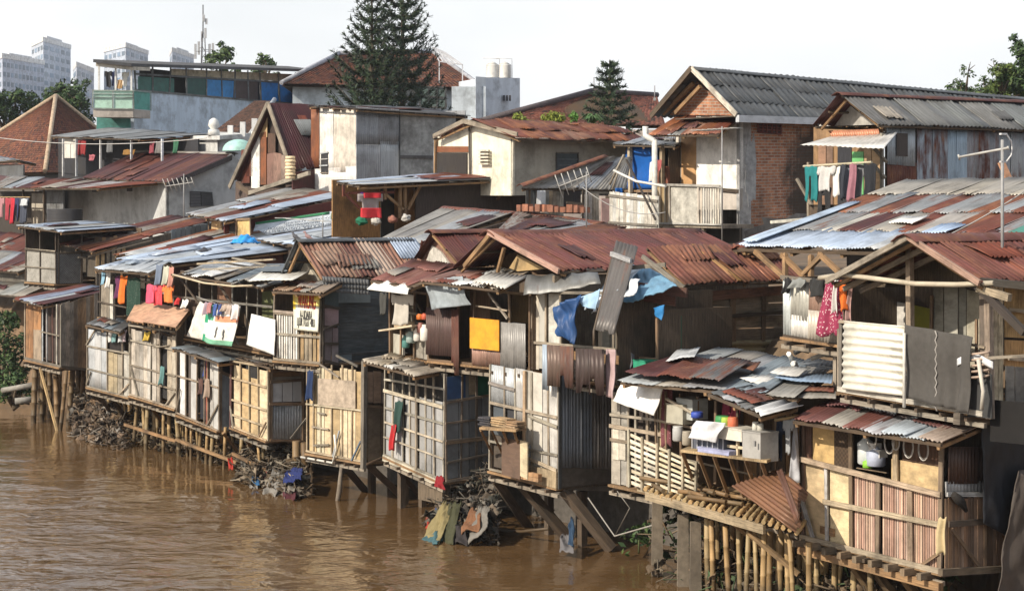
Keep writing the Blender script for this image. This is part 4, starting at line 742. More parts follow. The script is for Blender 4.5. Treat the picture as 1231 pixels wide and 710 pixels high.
# ---- steep A-frame gable with patchwork front
T = 12; s = st(P(350, 200, T))[0]; root = thing('steep_gable_shack', 'steep A frame shack with a maroon roof and patched board front', 'shack', P(320, 228, T))
ap, le, re_ = P(324, 124, T), P(281, 218, T), P(352, 205, T); dN = N*2.6
mb = MB(); 
roof(root, [re_, re_+dN*1.35+Z*.1, ap+dN*.8, ap], 5, 1, ((.065, .022, .026), (.075, .028, .03)), .18, pitch=.10, beams=False)
roof(root, [le+dN, le, ap, ap+dN*.8], 4, 1, ('maroon',), .2, beams=False)
fg = Face(ap-U*0+Z*0, ap, re_, le, -N)
tri = lambda a0, b0, a1, b1: None
back = N*.35; wpoly(root, [le+back, re_+back, ap+back-Z*.15], -N, (.05, .035, .03), 'wood', name='gable_wall')
for (x0, x1, y0, y1, c, mt, nm) in ((290, 300, 180, 220, 'rust', 'tin', 'wall_sheet'), (302, 312, 158, 226, 'white', 'wood', 'wall_board'), (311, 321, 142, 165, 'ply', 'wood', 'wall_board'), (313, 320, 160, 222, 'rust2', 'wood', 'wall_board'), (321, 329, 185, 222, (.20, .12, .10), 'wood', 'wall_board'), (329, 338, 183, 222, (.24, .15, .12), 'wood', 'wall_board'), (338, 347, 186, 218, (.3, .22, .18), 'wood', 'wall_board'), (322, 331, 160, 184, (.12, .07, .05), 'wood', 'wall_board'), (296, 304, 190, 212, (.16, .07, .05), 'wood', 'wall_board')):
    wpoly(root, [P(x0, y1, T+.2), P(x1, y1, T+.2), P(x1, y0+R.uniform(-3, 3), T+.2), P(x0, y0, T+.2)], -N, c, mt, .03, nm, .15, .15)
m = MB()
for (a, b) in ((le, ap), (re_, ap)): m.bar(a-N*.08+(a-b)*.08, b-N*.08, .2, .06, N, jc('woodg'))
m.build('barge_board', root)
m = MB(); fp = lambda a, b: lerp(lerp(re_, re_+dN*1.35+Z*.1, a), lerp(ap, ap+dN*.8, a), b)-U*.07+Z*.05; m.sheet(fp(.32, .5), fp(.62, .5), fp(.62, .74), fp(.32, .74), (.24, .25, .25), .15, up=-U+Z*.4); m.build('roof_patch', root)
m = MB(); m.bar(P(300, 232, T-.1), P(372, 208, T+.1), .16, .12, N, jc('woodg')); m.bar(P(285, 222, T-.1), P(300, 232, T-.1), .2, .1, N, jc('woodd')); m.build('sill_beam', root)
wpoly(root, [P(283, 260, T+.4), P(352, 250, T+.4), P(352, 205, T+.4), P(283, 218, T+.4)], -N, (.11, .08, .07), 'wood', name='lower_wall')
s = st(P(352, 205, T))[0]; wpoly(root, [Q(352, 255, s), Q(385, 250, s), Q(385, 203, s), Q(352, 207, s)], -U, (.09, .035, .035), 'wood', name='end_wall')
q = P(349, 215, T-.2); m = MB()
for k in range(7): m.tube([q+Z*(.13*k), q+Z*(.13*k+.11)], [.2+.03*(k % 2), .19], (.78, .62, .40), 'paint', 12)
solo(m, 'stacked_basins', 'stack of yellow white basins beside the steep maroon gable', 'basins')
# ---- silver corrugated house
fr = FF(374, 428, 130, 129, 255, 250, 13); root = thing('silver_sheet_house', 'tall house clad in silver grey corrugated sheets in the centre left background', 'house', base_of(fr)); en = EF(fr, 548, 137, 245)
spec(root, fr, [('tin', 0, .0, .20, .58, 'rust2', .42), ('tin', .2, .0, .52, .62, 'tinw', .10), ('tin', .52, 0, 1, .63, (.62, .58, .52), .16), ('tin', .0, .58, 1, 1, (.66, .64, .62), .14, {'n': 3}), ('panel', .24, .44, .40, .63, (.04, .04, .045), 'paint', {'name': 'window', 'o': .03}),
    ('bar', .23, .44, .41, .44, {'w': .07, 'c': 'lgrey', 'm': 'paint', 'o': .06}), ('bar', .23, .5, .41, .5, {'w': .05, 'c': 'lgrey', 'm': 'paint', 'o': .06}), ('bar', .23, .56, .41, .56, {'w': .05, 'c': 'lgrey', 'm': 'paint', 'o': .06}), ('bar', .23, .63, .41, .63, {'w': .06, 'c': 'woodl', 'o': .06})])
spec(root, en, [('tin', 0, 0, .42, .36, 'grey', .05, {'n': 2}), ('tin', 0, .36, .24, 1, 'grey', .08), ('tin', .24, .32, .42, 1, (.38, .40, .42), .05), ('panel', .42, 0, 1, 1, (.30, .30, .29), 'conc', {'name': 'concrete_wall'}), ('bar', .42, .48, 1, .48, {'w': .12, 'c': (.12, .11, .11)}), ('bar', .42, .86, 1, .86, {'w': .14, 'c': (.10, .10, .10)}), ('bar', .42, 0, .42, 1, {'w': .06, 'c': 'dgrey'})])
shell(root, fr, 5.0, 'grey', floor=False)
roof(root, [(370, 127, 12.6), (429, 130, 12.6), (565, 139, 18.2), (500, 129, 18.2)], 5, 1, ('dgrey', (.08, .07, .065), 'maroon'), .25, pitch=.13)
# ---- cream house
T = 12; fr = FF(521, 616, 166, 166, 235, 235, T); root = thing('cream_gabled_house', 'cream walled house with a rusty low gable roof and side wall coloured darker for shade', 'house', base_of(fr)); en = EF(fr, 757, 168, 232)
ap = P(568, 144, T)
wpoly(root, [fr.BL, fr.BR, P(617, 163, T), ap, P(523, 165, T)], -N, (.74, .69, .56), name='wall')
for (x0, x1, y0, y1, c, mt, nm) in ((524, 563, 176, 183, 'rust2', 'tin', 'awning_strip'), (525, 561, 184, 215, (.035, .03, .028), 'wood', 'doorway'), (577, 587, 180, 197, (.3, .27, .22), 'paint', 'louvre')): wpoly(root, [P(x0, y1, T-.05), P(x1, y1, T-.05), P(x1, y0, T-.05), P(x0, y0, T-.05)], -N, c, mt, .05, nm, .3)
m = MB()
for k in range(5): m.bar(P(576, 181+k*4, T-.12), P(588, 181+k*4, T-.12), .05, .08, N, (.6, .55, .45))
m.build('louvre_slats', root)
m = MB(); m.bar(P(564, 146, T-.08), P(565, 212, T-.08), .07, .05, N, (.1, .09, .08)); m.bar(P(524, 165, T-.08), P(523, 220, T-.08), .09, .09, N, jc('wood')); m.bar(P(521, 164, T-.35), ap-N*.35-Z*.05, .16, .05, N, jc('woodg')); m.bar(ap-N*.35-Z*.05, P(622, 162, T-.35), .16, .05, N, jc('woodg')); m.build('timber_trim', root)
spec(root, en, [('panel', 0, 0, 1, 1, (.46, .43, .36), 'plas', {'name': 'end_wall', 'th': .1}), ('panel', .37, .25, .54, .60, (.10, .12, .13), 'paint', {'name': 'window', 'o': .03}), ('bar', .36, .25, .55, .25, {'w': .06, 'c': 'woodg', 'o': .05}), ('bar', .37, .37, .54, .37, {'w': .03, 'c': 'slate', 'o': .05}), ('bar', .37, .48, .54, .48, {'w': .03, 'c': 'slate', 'o': .05}), ('bar', .36, .25, .36, .6, {'w': .05, 'c': 'dgrey', 'o': .05}), ('bar', .545, .25, .545, .6, {'w': .05, 'c': 'dgrey', 'o': .05})])  # side wall is the cream darkened, its shade put into the colour
roof(root, [P(622, 166, T-.4), P(775, 170, 17), P(752, 154, 17), P(568, 143, T-.4)], 7, 2, ('rust', 'rust2', 'maroon', (.25, .14, .10)), .5, torn=.12, warp=.04, jit=.12)
roof(root, [P(690, 148, 17), P(518, 166, T-.4), P(568, 143, T-.4), P(752, 154, 17)], 5, 1, ('rust', 'rust2'), .5, torn=.1)
m = MB(); q = [P(718, 165, 15.8), P(752, 168, 16.6), P(752, 160, 17), P(728, 159, 16.2)]; m.slab([x+Z*.22 for x in q], Z, .02, (.72, .70, .68), 'paint'); m.build('roof_patch', root)
shell(root, fr, 5.2, 'grey', floor=False)
# ---- shade shack with porch (centre)
root = thing('porch_shack', 'dark shack under a thin bluish flat roof with a timber porch, centre', 'shack', P(430, 275, 7.4))
f_, up = roof(root, [(403, 218, 7.0), (429, 223, 7.0), (622, 214, 13.0), (545, 207, 13.0)], 4, 1, ('tinb', 'tin'), .1, pitch=.12, amp=.008)
s = st(P(429, 222, 7.1))[0]+.12; wpoly(root, [Q(500, 290, s), Q(640, 285, s), Q(640, 216, s), Q(500, 221, s)], -U, (.065, .05, .045), 'wood', name='side_wall')
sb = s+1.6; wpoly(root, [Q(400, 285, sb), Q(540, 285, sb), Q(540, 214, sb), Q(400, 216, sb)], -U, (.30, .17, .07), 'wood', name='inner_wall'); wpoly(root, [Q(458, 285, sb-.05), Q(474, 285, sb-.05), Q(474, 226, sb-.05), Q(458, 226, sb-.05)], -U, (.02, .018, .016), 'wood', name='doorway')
m = MB()
for (a, b, c, d) in ((413, 222, 413, 236), (463, 221, 463, 240), (487, 222, 487, 262), (481, 222, 481, 262), (415, 233, 432, 250), (463, 233, 485, 252), (490, 252, 506, 222), (418, 232, 474, 231), (598, 240, 608, 218)): m = MB(); m.bar(Q(a, b, s-.1), Q(c, d, s-.1), .08, .08, U, jc('wood' if a > 430 else 'rust')); m.build('porch_timber', root)
GQ = 'washing and bundles on the centre porch'
def qgarm(kind, x0, x1, yt, yb, s_, c, label, group, pat=0., name=None, cat=None):
    A, B = Q(x0, yt, s_), Q(x1, yt, s_); h = A.z-Q(x0, yb, s_).z; mb = MB(); p1 = R.uniform(0, 6); wd = (B-A).length
    keep = (lambda u, v: (.2 < u < .8) or v < .34) if kind == 'shirt' else (lambda u, v: v < .3 or abs(u-.5) > .07) if kind == 'trousers' else None
    mb.grid(lambda u, v: (lerp(A, B, u)-Z*h*v-U*(.04*math.sin(u*8+p1)*(.2+v)), -U), 12, 10, .012, jc(c, .05), 'cloth', pat, uvf=lambda u, v: (u*wd, v*h), keep=keep)
    return solo(mb, name or {'cloth': 'hanging_cloth'}.get(kind, kind), label, cat or {'cloth': 'cloth'}.get(kind, kind), group)
qgarm('shirt', 430, 460, 233, 264, s-.2, (.34, .30, .29), 'grey and red patterned jersey hanging on the centre porch', GQ, .12)
qgarm('cloth', 430, 442, 231, 242, s-.14, (.10, .04, .25), 'purple cloth hung beside the grey jersey on the porch', GQ)
qgarm('cloth', 437, 458, 232, 238, s-.3, (.6, .04, .05), 'red collar cloth above the grey jersey on the porch', GQ)
qgarm('cloth', 434, 458, 250, 262, s-.26, (.7, .05, .06), 'red striped cloth below the grey jersey on the porch', GQ)
for (x, y, c, r_, lab) in ((435, 266, (.03, .22, .12), .28, 'green bundle under the jersey on the porch'), (452, 266, (.7, .66, .6), .25, 'cream bundle under the jersey on the porch'), (472, 264, (.45, .2, .15), .25, 'reddish bundle near the porch post'), (488, 262, (.7, .68, .64), .25, 'white bundle at the right post of the porch')):
    q = Q(x, y, s-.35); r_ *= .8; m = MB(); p1 = R.uniform(0, 6); m.grid(lambda u, v: ((lambda d: q+d*r_*(.8+.35*NZ.noise(d*2.1+V((x, y, 0)))+.3*NZ.noise(d*4+V((x, 0, 0)))))(V((math.cos(u*6.2832)*math.sin(v*3.1416), math.sin(u*6.2832)*math.sin(v*3.1416)*.8, math.cos(v*3.1416)*.7))), (V((math.cos(u*6.283)*math.sin(v*3.1416), math.sin(u*6.283)*math.sin(v*3.1416), math.cos(v*3.1416))))), 22, 14, .01, tuple(.65*k_ for k_ in c), 'cloth'); solo(m, 'bundle', lab, 'bundle', GQ)
# ---- grey asbestos slope (centre)
root = thing('grey_slope_shack', 'shack under a weathered grey asbestos slope in the centre', 'shack', P(480, 310, 4.8))
f_, up = roof(root, [(455, 288, 4.3), (513, 293, 4.3), (620, 256, 8.4), (534, 249, 8.4)], 5, 1, ('asb', (.27, .25, .23), 'asb', 'tin'), .14, pitch=.14, amp=.018)
ridge_cap(root, f_(0, 1), f_(1.1, 1), 'rust', .4, .5); s = st(P(513, 292, 4.4))[0]+.15; wpoly(root, [Q(513, 330, s), Q(640, 300, s), Q(640, 258, s), Q(513, 293, s)], -U, (.08, .06, .05), 'wood', name='end_wall')
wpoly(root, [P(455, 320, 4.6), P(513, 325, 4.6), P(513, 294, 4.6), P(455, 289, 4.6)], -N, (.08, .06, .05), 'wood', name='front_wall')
# ---- brick-weighted low roof
root = thing('brick_weighted_shack', 'low shack whose brown sheet roof is weighted with a row of bricks', 'shack', P(650, 290, 7.5))
f_, up = roof(root, [(596, 280, 5.6), (640, 285, 5.6), (755, 272, 9.5), (625, 254, 8.6)], 5, 1, ('rust', 'maroon', 'asb', 'tin', 'rust2'), .42, warp=.04)
ridge_cap(root, f_(0, 1), f_(.8, .98), 'rust', .5, .6); wpoly(root, [down(f_(x, y), 5) for x, y in ((0, 0), (1, 0))]+[f_(1, 0)-Z*.05, f_(0, 0)-Z*.05], -N, (.08, .06, .05), 'wood', name='front_wall')
for k in range(11):
    q = lerp(P(627, 255, 8.45), P(703, 257, 9.1), k/10); m = MB(); X_ = (N+V((R.uniform(-.25, .25), R.uniform(-.25, .25), 0))).normalized(); Y_ = Z.cross(X_); m.box((-.11, -.12, -.02), (.11, .12, R.uniform(.12, .22)), jc((.26, .12, .08), .25), 'conc', X_, Y_, q+Z*.05); solo(m, 'loose_brick', 'red brown brick lying in the row along the brown sheet roof', 'brick', 'bricks weighting the brown roof')
# ---- small grey-roofed shack before the cream house
root = thing('bamboo_hut', 'small hut with a grey striped roof and pale board walls before the cream house', 'hut', P(680, 275, 9.4))
f_, up = roof(root, [(625, 226, 8.6), (752, 229, 12.6), (760, 190, 14.0), (727, 188, 12.6)], 6, 1, ('asb', (.24, .23, .22), 'asb', 'grey'), .12, pitch=.10, amp=.012)
ridge_cap(root, P(625, 223, 8.55), P(727, 187, 12.6), 'rust2', .3, .6, 'edge_sheet')
fr = Face(P(632, 226, 9), P(764, 230, 12.8), P(764, 278, 12.8), P(632, 275, 9), (-U)); wd_ = 'woodg'
spec(root, fr, [('planks', 0, 0, .13, 1, 6, ['woodd', 'dgrey'], {'name': 'board_wall'}), ('planks', .14, .05, .34, .75, 6, ['woodg', 'woodl', 'asb'], {'name': 'board_wall'}), ('panel', .34, 0, .5, .6, (.035, .03, .03), 'wood', {'name': 'doorway', 'o': -.03}), ('planks', .5, .1, .66, 1, 5, ['woodg', (.5, .46, .42)], {'name': 'board_wall'}), ('panel', .68, .2, .84, .9, (.56, .36, .32), 'plas', {'name': 'pink_panel', 'o': .02}), ('planks', .84, .05, 1, 1, 5, [(.5, .48, .44), 'woodg'], {'name': 'board_wall'}), ('bar', .34, .32, .5, .36, {'w': .1, 'c': 'woodd', 'o': .1}), ('bar', .5, 0, .5, .9, {'w': .08, 'c': 'woodd', 'o': .06})])
qq = st(P(745, 228, 12))[0]-.4; qgarm('cloth', 740, 748, 226, 244, qq, (.02, .12, .4), 'blue cloth hanging beside the pink panel', None); qgarm('cloth', 646, 656, 229, 250, st(P(640, 228, 9.2))[0]-.3, 'lgrey', 'pale grey curtain on the dark end of the bamboo hut', None)
antenna(705, 206, 276, 8.2, 'tv antenna with bamboo rods in front of the grey striped hut roof', 'v', (672, 224, 708, 210), 6, .36); 
for (x0, y0, x1, y1) in ((750, 186, 733, 222), (746, 196, 736, 228)):
    m = MB(); m.tube([P(x0, y0, 11.3), P(x1, y1, 11.1)], .035, K['woodg'], 'bam', 6, nodes=True); solo(m, 'bamboo_stick', 'dry bamboo stick lying on the grey striped hut roof', 'stick', 'sticks on the hut roof')
m = MB(); m.bar(P(753, 192, 11), P(788, 264, 10.8), .05, .05, N, (.06, .05, .045)); solo(m, 'leaning_pole', 'dark pole leaning from the blue tarpaulin wall to the pale fence', 'pole')
m = MB(); m.tube([P(738, 205, 11), P(765, 218, 10.9), P(800, 224, 10.7)], .04, (.68, .66, .62), 'paint', 6); solo(m, 'plastic_pipe', 'white plastic pipe crossing before the blue tarpaulin wall', 'pipe')
# pale board fence
fr = FF(752, 792, 232, 236, 278, 280, 11.2); m = MB(); fr.planks(m, -.5, 0, 1, 1, 14, [(.55, .53, .48), (.45, .42, .38), (.6, .58, .54)], gap=.04); fr.bar(m, -.5, .1, 1, .12, .07, 'woodg'); fr.bar(m, -.5, .8, 1, .8, .07, 'woodg'); solo(m, 'board_fence', 'pale weathered board fence left of the brick house balcony', 'fence')
# ---- blue tarpaulin shelter
T = 15.5; root = thing('tarpaulin_shelter', 'shelter closed by a bright blue tarpaulin under a grey corrugated roof', 'shelter', P(775, 240, T))
fr = FF(752, 804, 175, 175, 228, 228, T); shell(root, fr, 2, 'woodd', near='woodd'); roof(root, [(736, 173, T-.5), (812, 175, T-.5), (830, 166, T+2.2), (760, 165, T+2.2)], 6, 1, ('asbd', 'grey'), .1, pitch=.12)
m = MB(); m.grid(lambda u, v: (fr.w(.03+.76*u, .02+.96*v)-N*(.05*math.sin(u*7+v*3)+.04*math.sin(v*9)), -N), 14, 10, .015, (.012, .10, .38), 'tarp'); m.build('blue_sheet', root)
posts(root, [(757, 175, 758, 232, T-.2), (796, 175, 796, 232, T-.2)], 'woodl', .12); wpoly(root, [P(790, 225, T-.1), P(803, 225, T-.1), P(803, 200, T-.1), P(790, 200, T-.1)], -N, (.22, .08, .05), 'wood', name='low_board')
garment('cloth', 781, 788, 195, 218, T-.5, 'white', 'white cloth hung by the pale post of the blue shelter', 'washing by the blue tarpaulin'); garment('cloth', 790, 796, 192, 206, T-.45, (.4, .1, .1), 'small reddish cloth hung by the blue tarpaulin', 'washing by the blue tarpaulin')
m = MB(); m.tube([P(787, 168, 14.3), P(787, 290, 14.3)], .09, (.62, .60, .55), 'paint', 8); m.tube([P(787, 170, 14.3), P(776, 163, 14.3), P(776, 152, 14.3)], .1, (.62, .62, .6), 'paint', 8); solo(m, 'drain_pipe', 'tall pale drain pipe in front of the blue tarpaulin', 'pipe')
# ---- brick house
T = 16; fr = FF(812, 890, 140, 140, 300, 300, T); s = st(fr.TR)[0]; root = thing('brick_house', 'brick house with a grey tiled gable roof and white river wall, upper right', 'house', base_of(fr))
ap = P(832, 82, T-.7); apw = P(836, 100, T)
wpoly(root, [P(790, 138, T), P(880, 139, T), P(838, 98, T)], -N, (.42, .25, .15), 'brick', .12, 'gable_wall')
spec(root, fr, [('panel', 0, 0, .12, 1, (.66, .62, .55), 'plas', {'name': 'wall', 'th': .12}), ('panel', .10, .1, .33, .6, (.55, .33, .16), 'paint', {'name': 'door', 'o': .02, 'th': .05}), ('panel', .33, 0, 1, .54, (.82, .80, .76), 'plas', {'name': 'wall', 'th': .12, 'j': 0}), ('panel', .33, .54, 1, .7, (.5, .46, .42), 'plas', {'name': 'wall', 'th': .1}), ('bar', .34, .53, .98, .57, {'w': .1, 'c': 'woodd', 'o': .05}), ('panel', .0, .6, .35, 1, (.2, .17, .14), 'plas', {'name': 'wall'})])
wpoly(root, [Q(889, 300, s), Q(903, 300, s), Q(903, 138, s), Q(889, 138, s)], -U, (.34, .34, .34), 'conc', .14, 'pillar'); p0 = [Q(903, 300, s), Q(1010, 290, s), Q(1010, 143, s), Q(903, 139, s)]
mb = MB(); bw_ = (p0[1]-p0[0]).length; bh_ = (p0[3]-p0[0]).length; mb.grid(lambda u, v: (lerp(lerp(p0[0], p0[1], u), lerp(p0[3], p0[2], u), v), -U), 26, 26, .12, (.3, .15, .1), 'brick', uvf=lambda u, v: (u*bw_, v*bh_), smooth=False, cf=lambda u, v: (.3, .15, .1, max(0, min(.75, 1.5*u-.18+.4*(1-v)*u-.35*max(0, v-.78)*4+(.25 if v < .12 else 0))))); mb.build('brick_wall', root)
# brick above is darker towards the right and bottom; broken render, cement base
def blob(root, cx, cy, rx, ry, s_, c, m_, nm, seed):
    R.seed(seed); pts = []
    for k in range(22): a = k/22*6.283; r_ = R.uniform(.72, 1.1); pts.append(Q(cx+math.cos(a)*rx*r_, cy+math.sin(a)*ry*r_, s_))
    mb = MB(); mb.slab(pts[::-1] if (pts[1]-pts[0]).cross(pts[2]-pts[0]).dot(U) > 0 else pts, -U, .01, c, m_); mb.build(nm, root)
blob(root, 903, 205, 8, 48, s-.012, (.33, .335, .34), 'conc', 'broken_render', 31); blob(root, 950, 278, 52, 22, s-.011, (.20, .19, .18), 'conc', 'cement_base', 32)
R.seed(8)
m = MB(); q = Face(Q(911, 148, s-.02), Q(938, 150, s-.02), Q(938, 161, s-.02), Q(911, 159, s-.02), -U)
q.panel(m, 0, 0, 1, 1, (.05, .02, .018), 'paint'); 
for i in range(6): q.bar(m, i/5, 0, i/5, 1, .05, (.30, .07, .05), .02)
for i in range(4): q.bar(m, 0, i/3, 1, i/3, .05, (.30, .07, .05), .02)
m.build('vent_block', root)
K['tg'] = (.085, .09, .095); re_ = P(886, 138, T-.7); rb, eb = P(1150, 104, T+12.0), None; dv = N*17.0
ap2 = ap+dv; f_, up = roof(root, [re_, re_+dv-Z*.5, ap+dv-Z*.55, ap], 17, 3, ('tg', (.10, .105, .11), (.075, .08, .085)), .02, pitch=.26, amp=.035, warp=.012, torn=0, beams=False)
le = P(783, 140, T-.7); roof(root, [le+dv-Z*.5, le, ap, ap+dv-Z*.55], 10, 3, ('tg',), .02, pitch=.26, amp=.035, warp=.01, torn=0, beams=False); ridge_cap(root, ap-N*.05, ap+dv-Z*.55, 'dgrey', .5, 0.)
m = MB(); m.bar(re_-N*.03, ap-N*.03, .16, .05, N, (.55, .5, .42)); m.bar(le-N*.03, ap-N*.03, .18, .05, N, jc('woodd'))
for (a, b) in (((797, 137), (834, 100)), ((812, 136), (842, 104))): m.bar(P(*a, T-.3), P(*b, T-.3), .12, .1, N, jc('wood'))
m.build('barge_board', root); m = MB(); m.bar(re_-Z*.12-U*.02, re_+dv*.27-Z*.12-U*.02, .22, .16, U, (.48, .5, .53), 'paint'); m.build('gutter', root)
m = MB(); m.slab([re_-Z*.05, re_+dv-Z*.05, re_+dv+U*3-Z*.05, re_+U*3-Z*.05], -Z, .03, (.12, .1, .08), 'wood'); m.build('ceiling', root)
f_, up = roof(root, [(778, 162, T-1.3), (864, 162, T-1.3), (886, 142, T-.05), (816, 139, T-.05)], 6, 1, ('rust2', 'rust', 'asbd', (.3, .17, .12)), .4, pitch=.12, amp=.02, name='awning')
# balcony of the brick house
fb = FF(788, 868, 222, 224, 268, 270, T-1.2); root2 = root
spec(root, fb, [('planks', 0, 0, .24, 1, 9, ['bamd', 'woodl', 'bam'], 'bam', {'name': 'balcony_panel', 'gap': .1}), ('panel', .24, 0, .66, 1, (.50, .47, .41), 'conc', {'name': 'balcony_panel'}), ('planks', .68, .04, 1, 1, 9, [(.6, .57, .5), (.5, .46, .4)], {'name': 'balcony_panel', 'gap': .35}), ('bars', [0, .24, .67, 1], [0, 1], .07, (.5, .46, .4))], 'balcony_frame')
m = MB(); m.hexa([fb.BL-Z*.12, fb.BR-Z*.12, fb.BR+N*1.3-Z*.12, fb.BL+N*1.3-Z*.12], [fb.BL, fb.BR, fb.BR+N*1.3, fb.BL+N*1.3], jc('woodg'), 'wood'); m.build('balcony_floor', root)
posts(root, [(x, 266, x, 300, T-1.1) for x in (794, 824, 846)], 'woodg', .1)
wpoly(root, [P(788, 310, T-.5), P(890, 310, T-.5), P(890, 274, T-.5), P(788, 272, T-.5)], -N, (.04, .035, .03), 'wood', name='lower_wall')
shell(root, fr, 3.2, 'grey', floor=False)
antenna(868, 152, 290, 14.0, 'tv antenna with a grid of rods on a tall pole before the white wall', 'h', (842, 157, 885, 154), 8, .38)
# ================================================================== RIGHT SIDE: wooden house, patchwork roof
T = 12; root = thing('rusty_wood_house', 'house with rust streaked sheet walls and corrugated grey roof above the washing, far right', 'house', P(1060, 260, T))
ap, re_, le = P(1009, 113, T-.6), P(1054, 150, T-.6), P(976, 152, T-.6); dv = N*9
f_, up = roof(root, [re_, re_+dv, ap+dv, ap], 14, 1, ('asbd', (.16, .17, .17), (.13, .135, .14), (.18, .18, .175)), .14, pitch=.15, amp=.026, torn=.02)
roof(root, [le+dv, le, ap, ap+dv], 8, 1, ('asbd', 'maroon'), .3, beams=True); ridge_cap(root, ap-N*.1, ap+dv, 'maroon', .4, .5)
s = st(re_)[0]+.25
wpoly(root, [P(984, 152, T+.2), P(1052, 150, T+.2), P(1009, 117, T+.2)], -N, (.5, .48, .44), 'tin', .05, 'gable_wall', .05)
fr = FF(978, 1062, 153, 151, 260, 262, T+1.5); spec(root, fr, [('panel', 0, 0, 1, 1, 'wood', 'wood', {'name': 'back_wall'}), ('panel', .36, .15, .56, 1, (.03, .03, .035), 'wood', {'name': 'doorway', 'o': .02}), ('panel', .58, .28, .74, .75, (.14, .42, .16), 'paint', {'name': 'green_door', 'o': .05}), ('panel', .74, .15, 1, 1, (.60, .38, .18), 'ply', {'name': 'wall_panel', 'o': .03}), ('panel', .08, .2, .3, 1, (.36, .16, .06), 'ply', {'name': 'wall_panel', 'o': .03})])
e = Face(Q(1066, 149, s), Q(1290, 163, s), Q(1290, 285, s), Q(1066, 275, s), -U)
spec(root, e, [('panel', 0, 0, 1, 1, 'woodd', 'wood', {'o': -.05, 'name': 'inner_wall'}), ('tin', 0, 0, .14, .38, (.40, .44, .48), .15, {'n': 2}), ('panel', .045, .08, .10, .30, (.06, .045, .04), 'paint', {'name': 'window', 'o': .04}), ('tin', 0, .36, .16, 1, 'rust', .5), ('tin', .15, 0, .31, 1, (.32, .36, .40), .42, {'n': 2}), ('tin', .30, 0, .41, 1, (.30, .38, .46), .16, {'n': 2}), ('tin', .40, 0, .58, 1, (.30, .30, .32), .45, {'n': 3}), ('tin', .58, 0, .78, 1, (.34, .36, .38), .38, {'n': 3}), ('tin', .78, 0, 1, 1, 'rust', .5, {'n': 2})])
m = MB(); q = [P(962, 174, T-1.6), P(1062, 178, T-1.6), P(1079, 159, T+.1), P(1003, 163, T+.1)]; m.sheet(q[0], q[1], q[2], q[3], (.62, .60, .57), .1, pitch=.16, amp=.01); m.build('awning', root)
m = MB(); q = [P(1000, 167, T-.1), P(1058, 165, T-.1), P(1056, 155, T-.1), P(996, 157, T-.1)]; m.sheet(q[0], q[1], q[2], q[3], (.45, .20, .12), .3, up=-N); m.build('fascia_sheet', root)
m = MB()
for (a, b, c, d) in ((1045, 172, 1066, 195), (1060, 160, 1060, 250), (1050, 198, 1064, 214), (972, 195, 972, 260), (958, 215, 978, 250)): m = MB(); m.bar(P(a, b, T-.3), P(c, d, T-.3), .07, .07, N, jc('woodg')); m.build('porch_timber', root)
fl = FF(972, 1062, 246, 246, 262, 264, T-1); spec(root, fl, [('panel', 0, 0, 1, 1, 'woodd', 'wood', {'name': 'balcony_front'})]); m = MB(); m.slab([fl.TL, fl.TR, fl.TR+N*2.5, fl.TL+N*2.5], Z, .06, jc('woodd'), 'wood'); m.build('balcony_floor', root)
m = MB(); p, q = P(966, 200, T-1.1), P(1048, 195, T-1.1); m.tube([p, q], .035, (.5, .45, .33), 'bam', 6, nodes=True); solo(m, 'drying_pole', 'bamboo drying pole full of washing beside the brick wall, upper right', 'pole')
GW = 'washing on the pole beside the brick wall'
for (k, x0, x1, y0, y1, c, lab) in (('trousers', 967, 983, 200, 242, (.01, .20, .21), 'teal trousers, the longest piece at the left end of the pole by the brick wall'), ('shirt', 978, 990, 201, 232, (.04, .10, .22), 'blue shirt half hidden behind the teal trousers'), ('shirt', 983, 1004, 200, 229, (.62, .61, .60), 'pale grey shirt next to the teal trousers'), ('trousers', 982, 1000, 226, 256, 'black', 'black trousers hanging low beneath the pale grey shirt'),
        ('shirt', 999, 1013, 199, 236, 'white', 'white shirt in the middle of the pole by the brick wall'), ('cloth', 1010, 1017, 198, 240, (.03, .035, .05), 'narrow dark cloth right of the white shirt'), ('shirt', 1014, 1024, 198, 240, (.28, .30, .36), 'blue grey shirt right of the narrow dark cloth'), ('cloth', 1021, 1029, 197, 241, (.36, .16, .20), 'dusty pink cloth between two grey shirts on the pole'),
        ('shirt', 1026, 1041, 197, 239, (.20, .21, .23), 'dark grey shirt near the right end of the pole by the brick wall'), ('cloth', 1038, 1054, 197, 238, (.012, .014, .02), 'black sarong at the right end of the pole by the brick wall')): garment(k, x0, x1, y0, y1, T-1.1+R.uniform(-.12, .12), c, lab, GW)
# ---- patchwork roof
root = thing('patchwork_roof_house', 'wide house under a patchwork of rust red, blue and pale corrugated sheets, right', 'house', P(1000, 330, 3))
A, B, C_, D = P(886, 297, 2.5), P(1215, 314, 2.5-3.4*0), P(1400, 222, 8), P(1092, 219, 8)
A = P(886, 297, 2.5); B = A-U*12; D = P(1092, 219, 8.0); C_ = D-U*12
pf = lambda a, b: lerp(lerp(A, B, a), lerp(D, C_, a), b); up = (B-A).cross(D-A).normalized()
wA = 12.0
def patch(a0, a1, b0, b1, c, rust, lift, torn=.06):
    mb = MB(); mb.sheet(pf(a0/wA, b0)+up*lift, pf(a1/wA, b0)+up*lift, pf(a1/wA, b1)+up*(lift-.008), pf(a0/wA, b1)+up*(lift-.008), jc(c, .06), rust, pitch=.085, amp=.014, torn=torn, warp=.02); o = mb.build('roof_sheet', root)
pal = ['rust', 'asb', 'rust2', 'maroon', 'tin', (.36, .30, .24), 'rust', 'tin']
x = 0.
